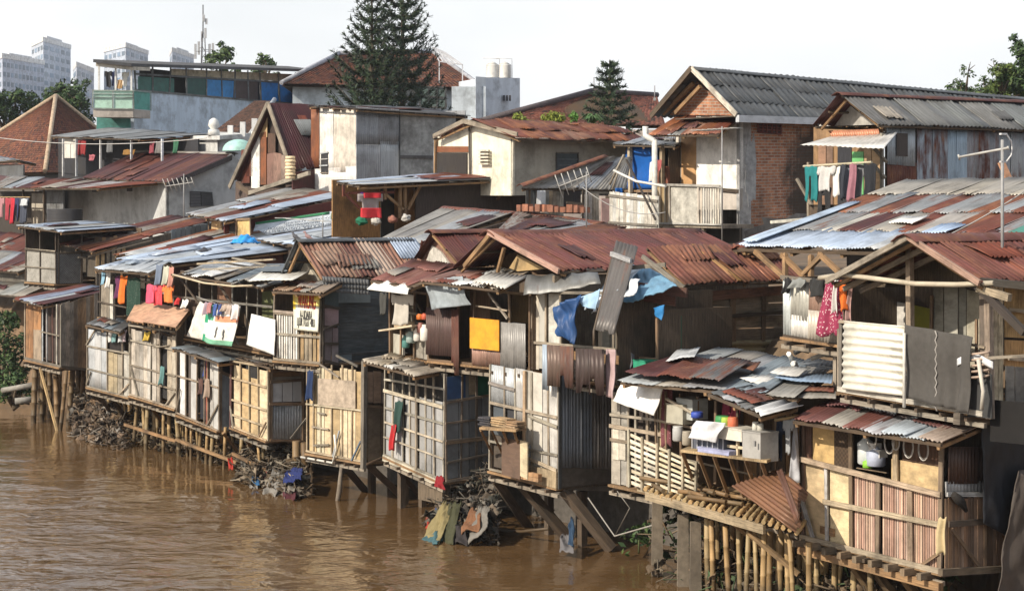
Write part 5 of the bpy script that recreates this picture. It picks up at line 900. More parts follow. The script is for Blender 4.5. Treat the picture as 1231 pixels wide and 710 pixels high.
for rws, (b0, b1) in enumerate(((0, .26), (.22, .52), (.48, .78), (.74, 1.0))):
    x = 0.; k = 0
    while x < wA:
        wd = R.uniform(.4, .85)
        if rws == 0: c, ru = (('tinb', .05) if x < 3.6 else (R.choice(['rust', 'tin', 'maroon']), .3))
        elif rws == 1: c, ru = R.choice([('rust', .45), ('asb', .25), ((.45, .42, .37), .2), ('maroon', .4), ('rust2', .45), ((.24, .25, .26), .4), ((.36, .33, .3), .3)])
        elif rws == 2: c, ru = R.choice([('rust', .5), ('rust2', .5), ('rust', .55), ('maroon', .5), ((.24, .25, .26), .38)]) if x < 4.5 else R.choice([((.28, .30, .32), .22), ('rust', .45), ('rust2', .45), ('slate', .25)])
        else: c, ru = R.choice([('asb', .12), ((.36, .33, .28), .12), ((.30, .28, .25), .15)])
        patch(x-.03, x+wd+.05, b0, b1, c, ru, .03+.014*rws+.012*(k % 2)); x += wd; k += 1
patch(6.6, 7.6, .12, .34, (.10, .30, .24), .05, .11); patch(7.5, 8.5, .12, .36, (.10, .28, .22), .05, .10); patch(4.4, 5.1, .18, .30, (.40, .50, .66), .0, .11); patch(2.9, 3.6, .30, .40, 'white', .05, .11); patch(.05, .5, .02, .62, (.45, .55, .68), .03, .10)
m = MB(); 
for k in range(8): m.bar(pf(.0, k/7*.97+.01)-up*.07, pf(1, k/7*.97+.01)-up*.07, .06, .06, up, jc('woodd'))
for k in range(9): m.bar(pf(k/8*.98+.01, .01)-up*.14, pf(k/8*.98+.01, .98)-up*.14, .08, .08, up, jc('wood'))
m.build('rafter_frame', root)
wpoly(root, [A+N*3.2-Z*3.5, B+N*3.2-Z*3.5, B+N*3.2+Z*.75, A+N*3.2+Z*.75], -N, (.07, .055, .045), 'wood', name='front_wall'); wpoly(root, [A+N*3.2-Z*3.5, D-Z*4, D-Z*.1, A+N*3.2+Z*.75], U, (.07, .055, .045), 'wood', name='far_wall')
m = MB()
for (a, b, c, d) in ((908, 302, 945, 335), (940, 306, 972, 338), (944, 305, 944, 338), (975, 307, 975, 340), (985, 305, 1012, 330), (990, 305, 965, 330)): m.bar(P(a, b, 2.4), P(c, d, 2.2), .09, .09, N, jc('wood'))
m.build('eave_braces', root)
m = MB(); m.bar(P(927, 267, 4.2), P(975, 263, 5.0), .18, .06, Z, (.7, .66, .56), 'ply'); solo(m, 'loose_board', 'pale board lying at the upper left edge of the patchwork roof', 'board')
roof(None or thing('side_lean_to', 'rust brown lean-to sheet just left of the patchwork roof below the brick wall', 'lean-to', P(900, 300, 5)), [(868, 300, 4.6), (898, 299, 4.4), (990, 258, 8), (960, 266, 9)], 3, 1, ('maroon', 'rust'), .45)
m = MB(); q = P(1218, 180, 9); antenna(1205, 168, 345, 1.2, 'tall pale antenna mast crossing the patchwork roof at far right, with one long boom', 'v', (1153, 189, 1212, 178), 2, .05, r=.03)
m = MB(); a = P(1212, 178, 1.2); e1 = Z*.24; m.tube([a-e1-N*.05, a-e1*.5+N*.08, a+N*.1, a+e1*.5+N*.08, a+e1-N*.05], .014, (.6, .6, .6), 'paint', 5); m.bar(a-N*.05-e1, a-N*.2-e1, .05, .03, Z, (.6, .6, .6), 'paint'); m.bar(a-N*.05+e1, a-N*.2+e1, .05, .03, Z, (.6, .6, .6), 'paint'); m.build('reflector', bpy.data.objects[[o.name for o in C.objects if o.name.startswith('tv_antenna')][-1]], base=parent_base[[o.name for o in C.objects if o.name.startswith('tv_antenna')][-1]])
m = MB(); m.bar(P(1212, 214, 8.2), P(1204, 196, 8.2), .22, .04, U, (.45, .24, .14), 'ply'); solo(m, 'broken_board', 'small reddish board sticking up behind the tall antenna mast', 'board')
# ================================================================== ROOFS JUST BEHIND THE FRONT ROW
# ---- striped gable (m1)
root = thing('striped_gable_shack', 'gabled shack with a brown and pale striped corrugated roof, left of centre', 'shack', P(400, 345, .6))
re_, ap, le = P(387, 335, .2), P(357, 289, .2), P(336, 337, .2); dv = N*3.6
f_, up = roof(root, [re_, re_+dv, ap+dv, ap], 6, 1, ((.26, .14, .10), (.34, .22, .16), (.22, .10, .075), (.40, .30, .24)), .36, pitch=.135, amp=.032, torn=.04)
roof(root, [le+dv, le, ap, ap+dv], 4, 1, ('asbd', 'tind'), .3, pitch=.1); ridge_cap(root, ap-N*.05, ap+dv, 'dgrey', .35, .1)
m = MB(); q = [f_(.78, .45)+up*.05, f_(1.03, .45)+up*.05, f_(1.03, 1)+up*.05, f_(.78, 1)+up*.05]; m.sheet(*q, K['tinb'], .05, up=up, pitch=.1, amp=.02); m.build('roof_patch', root)
wpoly(root, [P(343, 342, .75), P(385, 342, .75), P(358, 300, .75)], -N, (.50, .45, .36), 'plas', name='gable_wall'); wpoly(root, [le+N*1.2-Z*3, le+N*1.2, le+N*3.5, le+N*3.5-Z*3], U, 'woodd', 'wood')
m = MB(); q0, q1 = P(384, 338, -.1), P(440, 342, 1.1); 
for k in range(3): m.sheet(q0+Z*(-.13*k)-U*.2, q1+Z*(-.13*k)-U*.2, q1+Z*(-.13*k+.14)-U*.15, q0+Z*(-.13*k+.14)-U*.15, jc('asbd'), .25, up=-U)
m.build('eave_strip', root)
# ---- left red gable + brown slope + big red gable (m2, m3)
root = thing('small_red_gable_shack', 'shack with a small dark red gable left of the big rust roof, centre', 'shack', P(520, 345, 1.2))
re_, ap, le = P(552, 317, 1.0), P(519, 278, 1.0), P(494, 312, 1.0); dv = N*2.4
roof(root, [re_, re_+dv, ap+dv, ap], 4, 1, ((.13, .045, .04), 'maroon', 'rust'), .35, pitch=.09); roof(root, [le+dv, le, ap, ap+dv], 3, 1, ('maroon',), .4, beams=False); ridge_cap(root, ap-N*.1, ap+dv, 'maroon', .4, .6)
wpoly(root, [P(497, 318, 1.3), P(548, 318, 1.3), P(519, 284, 1.3)], -N, (.20, .11, .085), 'wood', name='gable_wall'); wpoly(root, [P(511, 317, 1.25), P(540, 317, 1.25), P(530, 303, 1.25), P(519, 295, 1.25)], -N, (.52, .49, .44), 'wood', name='gable_board')
wpoly(root, [le+N*.5-Z*3, le+N*.5, le+N*2.4, le+N*2.4-Z*3], U, 'woodd', 'wood')
f_, up = roof(root, [(444, 336, -.5), (494, 344, -.5), (556, 319, 1.1), (497, 312, 1.0)], 4, 1, ((.20, .085, .07), (.16, .065, .055), (.23, .11, .085)), .38, pitch=.09, name='lean_to_roof')
m = MB(); q = [P(441, 347, -.75), P(490, 353, -.75), P(495, 343, -.4), P(452, 337, -.4)]; m.grid(lambda u, v: (lerp(lerp(q[0], q[1], u), lerp(q[3], q[2], u), v)+Z*(.05*math.sin(u*14)*math.sin(v*5)), Z), 18, 6, .015, (.74, .73, .70), 'tarp'); solo(m, 'torn_sheet', 'torn white plastic sheet along the eave of the brown lean-to', 'sheet')
root = thing('big_red_gable_shack', 'long shack under the largest rust red corrugated gable roof, centre', 'shack', P(700, 345, 1))
ap, re_, le = P(588, 279, .3), P(673, 326, .3), P(545, 322, .3); dv = N*6.3
f_, up = roof(root, [re_, re_+dv, ap+dv+Z*.0, ap], 9, 1, ((.17, .062, .052), (.145, .05, .045), (.20, .075, .06), (.13, .05, .045)), .42, pitch=.135, amp=.032, torn=.06)
roof(root, [le+dv, le, ap, ap+dv], 5, 1, ('maroon', 'tind'), .4); ridge_cap(root, ap-N*.1, ap+dv, (.13, .045, .042), .6, .55)
wpoly(root, [P(560, 330, 1.5), P(690, 330, 1.5), P(620, 284, 1.5)], -N, (.16, .10, .06), 'wood', name='gable_wall'); wpoly(root, [P(612, 322, .8), P(622, 326, .8), P(655, 323, .8), P(622, 306, .8)], -N, (.42, .29, .14), 'ply', name='gable_board')
m = MB(); m.bar(re_-N*.03, ap-N*.03, .12, .05, N, (.40, .25, .2)); m.bar(P(558, 320, .28), P(588, 283, .28), .1, .06, N, jc('wood')); m.bar(P(598, 328, .4), P(606, 298, .4), .07, .07, N, jc('wood')); m.build('barge_board', root)
wpoly(root, [re_+U*.2-Z*2.2, re_+U*.2+dv-Z*2.2, re_+U*.2+dv-Z*.1, re_+U*.2-Z*.1], -U, (.19, .15, .11), 'wood', name='end_wall')
root = thing('orange_rust_shack', 'shack with an orange brown corrugated roof over open boards, right of the blue tarpaulin', 'shack', P(880, 400, 2.4))
ap, re_ = P(776, 303, 2.2), P(823, 348, 2.2); dv = N*3.6
f_, up = roof(root, [re_, re_+dv, ap+dv, ap], 7, 1, ((.19, .07, .05), (.24, .10, .06), (.16, .06, .045), (.26, .12, .065)), .46, pitch=.135, amp=.032, lift=.12, torn=.05)
m = MB(); q = [f_(.42, 0)+up*.05, f_(.46, 0)+up*.05, f_(.40, 1)+up*.05, f_(.36, 1)+up*.05]; m.sheet(*q, (.36, .20, .08), .2, up=up, warp=.005); m.build('roof_strip', root)
s = st(re_)[0]+.45
fr = Face(Q(788, 356, s), Q(950, 348, s), Q(950, 455, s), Q(788, 455, s), -U)
spec(root, fr, [('tin', 0, .06, .27, 1, (.10, .055, .05), .28, {'n': 2}), ('planks', .27, .0, 1, .7, 5, [(.28, .23, .17), (.2, .16, .12), (.34, .28, .21)], {'horiz': True, 'gap': .08, 'name': 'board_wall'}), ('bar', .28, 0, .28, 1, {'w': .12, 'c': 'wood', 'o': .06}), ('bar', .55, 0, .55, .8, {'w': .16, 'c': 'wood', 'o': .06}), ('bar', .78, 0, .78, .8, {'w': .14, 'c': 'wood', 'o': .06}), ('bar', .27, .28, 1, .24, {'w': .08, 'c': 'woodd', 'o': .08}),
    ('bar', .0, .04, 1, .0, {'w': .22, 'c': (.30, .14, .08), 'o': .1}), ('tin', .42, .55, 1, .95, (.30, .24, .13), .3, {'horiz': True, 'o': .1, 'pitch': .16, 'amp': .03}), ('tin', .36, .5, .42, .95, 'rust', .4, {'o': .12})])
wpoly(root, [P(822, 360, 2.2), P(788, 360, 2.2), P(776, 310, 2.2)], -N, 'woodd', 'wood', name='gable_wall')
# ---- grey/blue tarpaulin heap and the leaning sheet between the red roofs
def drape(pts, c, label, name='tarpaulin', cat='tarpaulin', nu=34, nv=18, amp=.06, group=None, m='tarp', th=.015, ragged=.0):
    A, B, Cc, D = [P(*p) if isinstance(p, tuple) else p for p in pts]; p1, p2, p3 = [R.uniform(0, 6) for _ in range(3)]; nn = (B-A).cross(D-A).normalized(); nn = nn if nn.dot(V((0, -1, .4))) > 0 else -nn; wd = (B-A).length; ln = (D-A).length
    rg = [R.uniform(0, ragged) for _ in range(nu+1)]
    mb = MB(); mb.grid(lambda u, v: (lerp(lerp(A, B, u), lerp(D, Cc, u), v*(1-rg[int(u*nu+.01)]))+nn*amp*(math.sin(u*7+p1+v*3)*.35+math.sin(v*8+p3+u*4)*.25+NZ.noise(V((u*wd*3.2+p1, v*ln*2.2, p2)))*.9+NZ.noise(V((u*wd*9+p3, v*ln*5, p1)))*.5), nn), nu, nv, th, jc(c, .05), m, uvf=lambda u, v: (u*wd, v*ln))
    return solo(mb, name, label, cat, group)
drape([(702, 372, .3), (745, 352, .2), (770, 318, 1.2), (735, 330, 1.2)], (.50, .55, .60), 'pale blue white tarpaulin crumpled behind the leaning rusty sheet', amp=.10)
drape([(742, 365, .3), (815, 345, .6), (800, 330, 1.6), (752, 316, 1.4)], (.15, .30, .44), 'light blue tarpaulin spread under the orange brown roof edge', amp=.09)
drape([(708, 374, .1), (760, 352, .1), (770, 336, .5), (728, 348, .5)], (.62, .64, .66), 'whitish tarpaulin flap hanging over the dark recess', amp=.09)
drape([(664, 372, -.2), (697, 354, -.2), (694, 414, -.25), (672, 404, -.25)], (.022, .07, .20), 'deep blue tarpaulin bulging left of the leaning rusty sheet', amp=.16, nu=30)
drape([(698, 357, -.1), (722, 347, .0), (716, 372, -.1), (700, 368, -.1)], (.30, .45, .60), 'small pale blue tarpaulin scrap left of the leaning rusty sheet', amp=.05)
drape([(786, 370, .3), (798, 366, .3), (796, 385, .3), (788, 380, .3)], (.03, .18, .42), 'small blue cloth scrap at the right end of the dark recess', amp=.03, nu=6)
m = MB(); q = [P(714, 398, -.5), P(737, 402, -.5), P(766, 296, .9), P(741, 289, .9)]; m.sheet(q[0], q[1], q[2], q[3], (.12, .11, .105), .34, pitch=.12, amp=.02, up=V((0, -1, .5)), torn=.05); m.bar(lerp(q[0], q[3], .85)-N*.06, lerp(q[1], q[2], .83)-N*.06, .1, .05, N, (.35, .35, .36)); m.tube([q[0]-Z*.3, q[0], lerp(q[0], q[3], .9)], .03, K['woodd'], 'bam', 5); solo(m, 'leaning_sheet', 'long grey rusty corrugated sheet leaning over the dark recess', 'metal sheet')
for (a, b, c, d, lab) in ((755, 322, 800, 318, 'grey plank laid over the light blue tarpaulin'), (772, 308, 822, 346, 'weathered rafter along the left edge of the orange brown roof'), (768, 345, 826, 352, 'rust brown broken plank under the orange brown eave'), (760, 354, 812, 362, 'lower rust brown plank under the orange brown eave')):
    m = MB(); m.bar(P(a, b, .9), P(c, d, 1.2), .20 if 'rust' in lab else .09, .05, N, (.14, .06, .045) if 'rust' in lab else jc('woodg')); solo(m, 'loose_plank', lab, 'plank', 'loose planks by the orange brown roof')
# ================================================================== FRONT ROW, FAR END TO NEAR END
LOW = 'lower river cabins on stilts'
# ---- L1
f = FF(31, 74, 362, 366, 431, 441); root = thing('river_cabin', 'leftmost river cabin of brown upright boards with a window of white bars', 'cabin', base_of(f), LOW); shell(root, f, 2.2); e = EF(f, 118, 352, 444)
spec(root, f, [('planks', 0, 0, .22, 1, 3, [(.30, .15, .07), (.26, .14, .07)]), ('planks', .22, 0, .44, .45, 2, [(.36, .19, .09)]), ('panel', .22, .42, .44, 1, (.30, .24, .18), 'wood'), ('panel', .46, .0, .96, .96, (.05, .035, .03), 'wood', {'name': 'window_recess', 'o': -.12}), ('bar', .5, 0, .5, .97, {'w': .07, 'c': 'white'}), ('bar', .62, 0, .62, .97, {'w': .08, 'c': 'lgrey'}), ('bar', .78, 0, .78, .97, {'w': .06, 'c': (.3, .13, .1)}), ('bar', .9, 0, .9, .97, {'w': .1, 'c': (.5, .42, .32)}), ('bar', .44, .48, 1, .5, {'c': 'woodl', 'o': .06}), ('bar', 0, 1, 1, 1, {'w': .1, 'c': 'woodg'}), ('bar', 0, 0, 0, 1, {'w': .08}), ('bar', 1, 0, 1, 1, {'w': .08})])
spec(root, e, [('planks', 0, 0, 1, 1, 9, [(.26, .17, .10), (.24, .21, .18), (.20, .15, .11), (.30, .25, .2)], {'gap': .02}), ('bar', 0, 1, 1, 1, {'w': .07, 'c': 'woodd'})])
roof(root, [(14, 358, -.5), (50, 367, -.5), (141, 348, 2.6), (103, 341, 2.6)], 4, 1, ('rust', (.30, .34, .44), 'tin', 'maroon'), .32, torn=.04)
stilts(root, [43, 52, 60, 67, 73, 80, 88, 94, 101], .1, 2.0, jt=1.6, c='bamd', r=.085, lean=.25); stilts(root, [46, 57, 70, 84, 97], 1.5, 2.0, jt=1.6, c='bamd', r=.07, lean=.25); braces(root, [(48, 442, -.1, 69, 520, -.2)], 'bam')
m = MB(); m.tube([P(3, 469, -.5), P(42, 462, .2)], .10, (.25, .235, .21), 'conc', 10); solo(m, 'concrete_pipe', 'upper grey outlet pipe below the leftmost cabin', 'pipe', 'outlet pipes at the left bank'); m = MB(); m.tube([P(18, 482, -.4), P(44, 479, .3)], .11, (.24, .23, .21), 'conc', 10); solo(m, 'concrete_pipe', 'lower grey outlet pipe below the leftmost cabin', 'pipe', 'outlet pipes at the left bank')
# ---- L2
f = FF(106, 158, 392, 401, 464, 477); root = thing('river_cabin', 'second river cabin from the left with grey sheets and one tan door panel', 'cabin', base_of(f), LOW); shell(root, f, 2.2, near=True)
spec(root, f, [('tin', .02, .04, .46, 1, (.46, .47, .48), .08, {'n': 3, 'amp': .006}), ('panel', .48, .36, .82, 1, (.58, .44, .24), 'ply'), ('panel', .48, .05, .82, .33, (.025, .02, .02), 'wood', {'name': 'window', 'o': -.04}), ('panel', .83, .3, .98, 1, (.68, .62, .5), 'ply'), ('bars', [0, .47, .82, 1], [.32, .7, 1], .05, 'woodl'), ('bar', .0, .3, .22, .02, {'c': 'woodl', 'o': .06}), ('bar', .75, 1, 1, .78, {'c': 'woodl', 'o': .06}), ('bar', 0, .98, .1, .75, {'c': 'woodl', 'o': .06})])
roof(root, [(102, 389, -.45), (144, 399, -.45), (163, 387, .7), (127, 380, .7)], 4, 1, ('asbd', 'grey', 'slate'), .12, pitch=.1)
GL2 = 'rags in the window of the second cabin'
for i, (x, c, lab) in enumerate(((134, 'white', 'white rag hung in the window of the second cabin'), (139, (.2, .35, .35), 'greenish rag hung in the window of the second cabin'), (145, 'lgrey', 'grey rag hung in the window of the second cabin'), (150, (.5, .4, .42), 'pinkish rag hung in the window of the second cabin'))): garment('cloth', x-2.5, x+2.5, 397, 411, -.06, c, lab, GL2)
stilts(root, [124, 131, 138, 143, 149, 154, 160, 166, 172], .2, 1.6, jt=1.6, c='bam', r=.06); braces(root, [(120, 474, 0, 140, 508, 1.6), (132, 476, 0, 160, 512, 1.6), (106, 466, 0, 128, 488, 1.6)], 'woodd', .1)
# ---- L3
f = FF(157, 213, 388, 397, 474, 491); root = thing('river_cabin', 'third river cabin from the left, grey boards under a peach plywood awning', 'cabin', base_of(f), LOW); shell(root, f, 2.4, near=True)
spec(root, f, [('planks', .02, .08, .46, 1, 5, [(.36, .34, .31), (.42, .38, .33), (.33, .31, .28)], {'gap': .03}), ('panel', .27, .06, .46, .22, 'black', 'wood', {'name': 'window', 'o': .02}), ('planks', .48, .08, .66, 1, 2, [(.40, .36, .31)], {'gap': .04}), ('panel', .67, .1, .78, .92, (.02, .02, .022), 'wood', {'name': 'doorway', 'o': -.04}), ('planks', .80, .08, 1, 1, 2, [(.38, .33, .28), (.44, .38, .3)], {'gap': .04}), ('bars', [0, .47, .66, 1], [.03, .24, .58, .76, .99], .05, 'woodl'), ('bar', .04, .6, .2, .98, {'c': 'woodl', 'o': .06}), ('bar', .8, 1, .98, .8, {'c': 'woodl', 'o': .06})])
q = [P(152, 384, -.8), P(211, 394, -.8), P(228, 373, .3), P(165, 361, .3)]; m = MB(); nn = (q[1]-q[0]).cross(q[3]-q[0]).normalized(); nn = nn if nn.z > 0 else -nn
mid = lerp(q[0], q[1], .35), lerp(q[3], q[2], .35)
m.slab([q[0], mid[0], mid[1], q[3]], nn, .03, (.52, .31, .20), 'ply'); m.slab([mid[0]+Z*.03, q[1]+Z*.03, q[2]+Z*.03, mid[1]+Z*.03], nn, .03, (.54, .33, .22), 'ply'); m.build('awning', root)
m = MB()
for k in range(10): m.bar(lerp(q[0], q[1], k/9)-nn*.06, lerp(q[3], q[2], k/9)-nn*.06, .05, .05, nn, jc('wood'))
m.build('awning_battens', root)
garment('cloth', 174, 182, 399, 409, -.1, (.6, .42, .06), 'yellow rag on the sill of the third cabin', 'rags hung on the lower cabins'); garment('cloth', 192, 197, 440, 462, -.12, (.12, .26, .26), 'grey green rag hung by the dark doorway of the third cabin', 'rags hung on the lower cabins')
stilts(root, [166, 171, 178, 184, 190, 197, 203, 212], .1, 1.4, jt=.9, r=.065); stilts(root, [163, 168, 175, 180, 186, 193, 199, 205, 210], 1.0, 1.4, jt=1.5, c='bam'); braces(root, [(178, 484, 0, 210, 528, 1.6), (150, 510, -.05, 212, 530, -.05)], 'wood', .08)
# ---- L4
f = FF(214, 264, 419, 428, 497, 517); root = thing('river_cabin', 'fourth river cabin from the left with pale shutters and dark gaps under a grey roof', 'cabin', base_of(f), LOW); shell(root, f, 2.2); e = EF(f, 281, 430, 518)
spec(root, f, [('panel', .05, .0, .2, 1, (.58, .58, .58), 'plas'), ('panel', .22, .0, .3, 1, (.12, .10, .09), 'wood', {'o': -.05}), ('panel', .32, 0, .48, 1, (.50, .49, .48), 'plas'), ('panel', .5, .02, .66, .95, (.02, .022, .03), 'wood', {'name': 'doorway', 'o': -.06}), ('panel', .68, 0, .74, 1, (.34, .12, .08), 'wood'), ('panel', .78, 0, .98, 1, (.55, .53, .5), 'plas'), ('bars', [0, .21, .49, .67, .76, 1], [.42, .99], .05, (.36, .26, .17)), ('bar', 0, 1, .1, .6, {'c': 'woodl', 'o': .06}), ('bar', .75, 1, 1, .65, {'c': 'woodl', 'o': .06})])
spec(root, e, [('panel', .1, .25, 1, 1, (.30, .33, .36), 'tin', {'th': .02}), ('panel', 0, 0, 1, .24, 'black', 'wood', {'o': -.1, 'name': 'window'}), ('bars', [.05, .95], [.24], .08, 'wood')])
roof(root, [(206, 417, -.6), (263, 435, -.6), (332, 428, 1.6), (272, 407, 1.6)], 5, 1, ('slate', 'grey', 'tind', 'asbd'), .14, pitch=.16, amp=.008)
garment('cloth', 238, 244, 455, 474, -.1, (.10, .05, .04), 'dark brown rag on the rail of the fourth cabin', 'rags hung on the lower cabins'); garment('cloth', 246, 251, 455, 478, -.12, (.35, .26, .2), 'tan rag on the rail of the fourth cabin', 'rags hung on the lower cabins'); garment('cloth', 246, 252, 432, 452, .05, (.01, .04, .22), 'blue cloth inside the dark doorway of the fourth cabin', 'rags hung on the lower cabins')
m = MB(); m.bar(P(246, 422, .2), P(300, 419, 1.6), .34, .06, Z, (.36, .06, .05), 'ply'); solo(m, 'red_plank', 'red plank lying on the grey roof of the fourth cabin', 'plank')
for i, (a, b, c, d, cc) in enumerate(((186, 418, 280, 402, 'woodg'), (190, 414, 262, 405, 'woodd'), (200, 420, 284, 410, 'woodl'), (210, 412, 250, 400, 'asbd'))):
    m = MB(); m.bar(P(a, b, -.2+.2*i), P(c, d, 1.0+.2*i), .22, .03, Z, jc(cc)); solo(m, 'loose_board', ['long grey board', 'dark board', 'pale board', 'short dark grey board'][i]+' on the low roof beneath the printed banner cloth', 'board', 'loose boards below the banner cloth')
stilts(root, [218, 224, 230, 236, 243, 250, 257, 264, 271, 277], .1, 1.2, jt=.9, c='bam'); stilts(root, [220, 227, 233, 240, 247, 254, 261, 268, 274, 280], 1.0, 1.2, jt=1.4, c='bam'); braces(root, [(216, 500, 0, 250, 545, 1.6), (240, 508, 0, 270, 552, 1.6), (212, 528, -.05, 285, 556, -.05), (256, 512, 0, 284, 560, 1.4)], 'wood', .08)
# ---- L5
f = FF(279, 323, 432, 441, 512, 529); root = thing('river_cabin', 'river cabin of yellow plywood squares with a grey corrugated side, left of centre', 'cabin', base_of(f), LOW); shell(root, f, 2.4); e = EF(f, 366, 440, 528)
spec(root, f, [('planks', .04, .08, .98, 1, 4, ['plyl', 'plyl', 'ply'], 'ply', {'gap': .14}), ('panel', .4, 0, .7, .2, 'black', 'wood', {'name': 'window', 'o': .01}), ('bars', [0, .27, .5, .75, 1], [.02, .28, .6, .82, 1], .055, (.5, .38, .22)), ('bar', .1, 1, .0, .7, {'c': 'woodl', 'o': .07}), ('bar', .8, 1, 1, .75, {'c': 'wood', 'o': .07}), ('bar', .02, 0, .0, 1, {'w': .1, 'c': (.2, .08, .07), 'o': .06})])
spec(root, e, [('panel', .08, .2, .92, .48, (.56, .56, .56), 'plas'), ('planks', .05, 0, .95, .2, 3, ['wood', 'woodg'], {'horiz': True}), ('tin', .08, .52, .92, 1, (.50, .52, .54), .08, {'n': 2}), ('bars', [0, .5 if False else .06, .94], [0, .2, .5, 1], .08, 'wood'), ('bar', .55, 1, 1, .7, {'c': 'woodg', 'o': .08})])
roof(root, [(272, 425, .3), (325, 441, -.3), (372, 436, 2), (335, 420, 2)], 4, 1, ('asbd', 'woodd'), .3)
stilts(root, [285, 291, 298, 303, 309, 316], .1, 1.1, jt=1.0); stilts(root, [287, 294, 300, 306, 312, 320, 328, 337, 346], 1.0, 1.1, jt=1.2, c='bam'); braces(root, [(290, 520, 0, 318, 560, 1.5), (280, 545, -.05, 322, 566, -.05), (268, 520, 0, 300, 560, 1.2)], 'wood', .08)
# ---- L6
f = FF(370, 440, 436, 440, 543, 555); root = thing('river_cabin', 'river cabin of pale plywood strips with a cardboard sheet across its top, centre left', 'cabin', base_of(f), LOW); shell(root, f, 2.4); e = EF(f, 468, 442, 550)
spec(root, f, [('planks', .03, .05, .97, 1, 7, ['plyl', 'plyl', (.68, .60, .42), 'ply'], 'ply', {'gap': .08}), ('panel', .22, .16, .86, .45, (.40, .33, .26), 'ply', {'name': 'cardboard_sheet', 'o': .07}), ('bars', [0, .12, .25, .45, .62, .8], [.46, .99], .05, (.52, .40, .24)), ('bar', .12, .7, .4, .7, {'c': 'woodl', 'o': .06}), ('bar', .2, .55, .35, .55, {'c': 'woodl', 'o': .06}), ('bar', .15, .9, .4, .88, {'c': 'woodl', 'o': .06}), ('bar', .5, 1, .6, .7, {'c': 'lgrey', 'o': .08}), ('bar', .8, 1, .95, .78, {'c': (.15, .25, .4), 'o': .08}), ('bar', 1, -.05, 1, 1.06, {'w': .14, 'c': 'woodg', 'o': .06, 'th': .1}), ('bar', .25, 0, .6, .14, {'w': .06, 'c': 'woodg', 'o': .08}), ('bar', .92, .0, .55, -.1, {'w': .06, 'c': 'woodg', 'o': .08})])
spec(root, e, [('panel', .05, .05, 1, .38, (.40, .26, .16), 'ply'), ('panel', .05, .42, 1, 1, (.28, .20, .12), 'ply'), ('bars', [.98], [.4, 1], .06, 'wood')])
m = MB(); m.tube([P(362, 549, -.15), P(400, 556, -.15), P(404, 540, -.15), P(402, 522, -.15)], .03, (.68, .66, .6), 'paint', 6); m.build('drain_pipe', root)
garment('cloth', 369, 376, 445, 480, -.2, (.01, .03, .10), 'dark blue cloth hung at the left edge of the cardboard fronted cabin', 'rags hung on the lower cabins')
m = MB(); p = P(408, 530, -.05); m.tube([P(410, 562, -.2), P(408, 590, -.2), P(404, 612, -.2), P(398, 640, -.2)], [.04, .07, .05, .02], (.2, .165, .13), 'junk', 8); solo(m, 'hanging_rope', 'frayed tangle of rope and rag hanging to the water under the cardboard fronted cabin', 'rope')
stilts(root, [356, 366], .6, 1.1, r=.1, c='bamd'); braces(root, [(410, 555, .0, 448, 600, 1.6), (440, 556, .1, 500, 612, 1.8)], 'woodd', .16); posts(root, [(447, 560, 447, 630, 1.2), (486, 575, 486, 645, .8), (483, 566, 483, 640, .5)], 'woodd', .16, 'column')
m = MB(); m.bar(P(425, 604, .6), P(482, 617, .4), .22, .2, N, (.30, .22, .14)); m.build('tie_beam', root)
# ---- L7
f = FF(464, 535, 441, 449, 547, 579); root = thing('river_cabin', 'river cabin with a pale square lattice front and panelled side coloured blue grey for shade, centre', 'cabin', base_of(f), LOW); shell(root, f, 2.2); e = EF(f, 592, 444, 567)
sl_ = []
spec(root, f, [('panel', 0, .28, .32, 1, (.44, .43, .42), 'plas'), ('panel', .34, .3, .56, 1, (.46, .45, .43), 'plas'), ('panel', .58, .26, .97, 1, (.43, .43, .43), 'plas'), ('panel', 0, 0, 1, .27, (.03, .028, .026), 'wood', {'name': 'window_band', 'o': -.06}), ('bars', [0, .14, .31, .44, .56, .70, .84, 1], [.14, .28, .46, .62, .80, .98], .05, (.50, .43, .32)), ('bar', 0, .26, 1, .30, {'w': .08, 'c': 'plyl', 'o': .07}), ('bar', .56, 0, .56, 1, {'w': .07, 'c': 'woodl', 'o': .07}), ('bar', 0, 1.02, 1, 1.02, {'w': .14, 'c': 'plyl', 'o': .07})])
spec(root, e, [('panel', .02, .02, .98, .98, (.27, .29, .31), 'plas'), ('panel', .04, .03, .42, .24, (.05, .10, .22), 'paint', {'o': .02, 'name': 'blue_panel'}), ('panel', .5, .03, .64, .22, (.36, .3, .22), 'ply', {'o': .02}), ('panel', .68, 0, .98, .24, (.03, .16, .10), 'paint', {'o': .02, 'name': 'green_panel'}), ('bars', [0, .33, .66, .98], [.26, .46, .64, .83, .99], .06, (.27, .20, .14)), ('bar', 0, .62, 1, .64, {'w': .09, 'c': 'wood', 'o': .05})])  # sky-lit shade is put into the side panels' blue grey
m = MB(); d = e.BR-e.BL; m.hexa([e.BL-Z*.55+U*.12, e.BR-Z*.55+U*.12, e.BR-Z*.55+U*1.2, e.BL-Z*.55+U*1.2], [e.BL-Z*.06+U*.12, e.BR-Z*.06+U*.12, e.BR-Z*.06+U*1.2, e.BL-Z*.06+U*1.2], (.13, .10, .07), 'wood'); m.build('floor_beam', root)
roof(root, [(436, 433, -1.0), (499, 450, -1.0), (556, 440, 1.0), (484, 423, 1.0)], 5, 1, ((.50, .44, .36), (.42, .36, .28), 'tinw', 'asb'), .26, pitch=.15, amp=.03, torn=.08, beams=True)
garment('cloth', 471, 477, 510, 540, -.15, 'red', 'red cloth hanging on the pale lattice wall', 'rags hung on the lower cabins'); garment('cloth', 475, 485, 482, 520, -.12, (.02, .06, .05), 'dark green cloth hanging above the red one on the lattice wall', 'rags hung on the lower cabins')
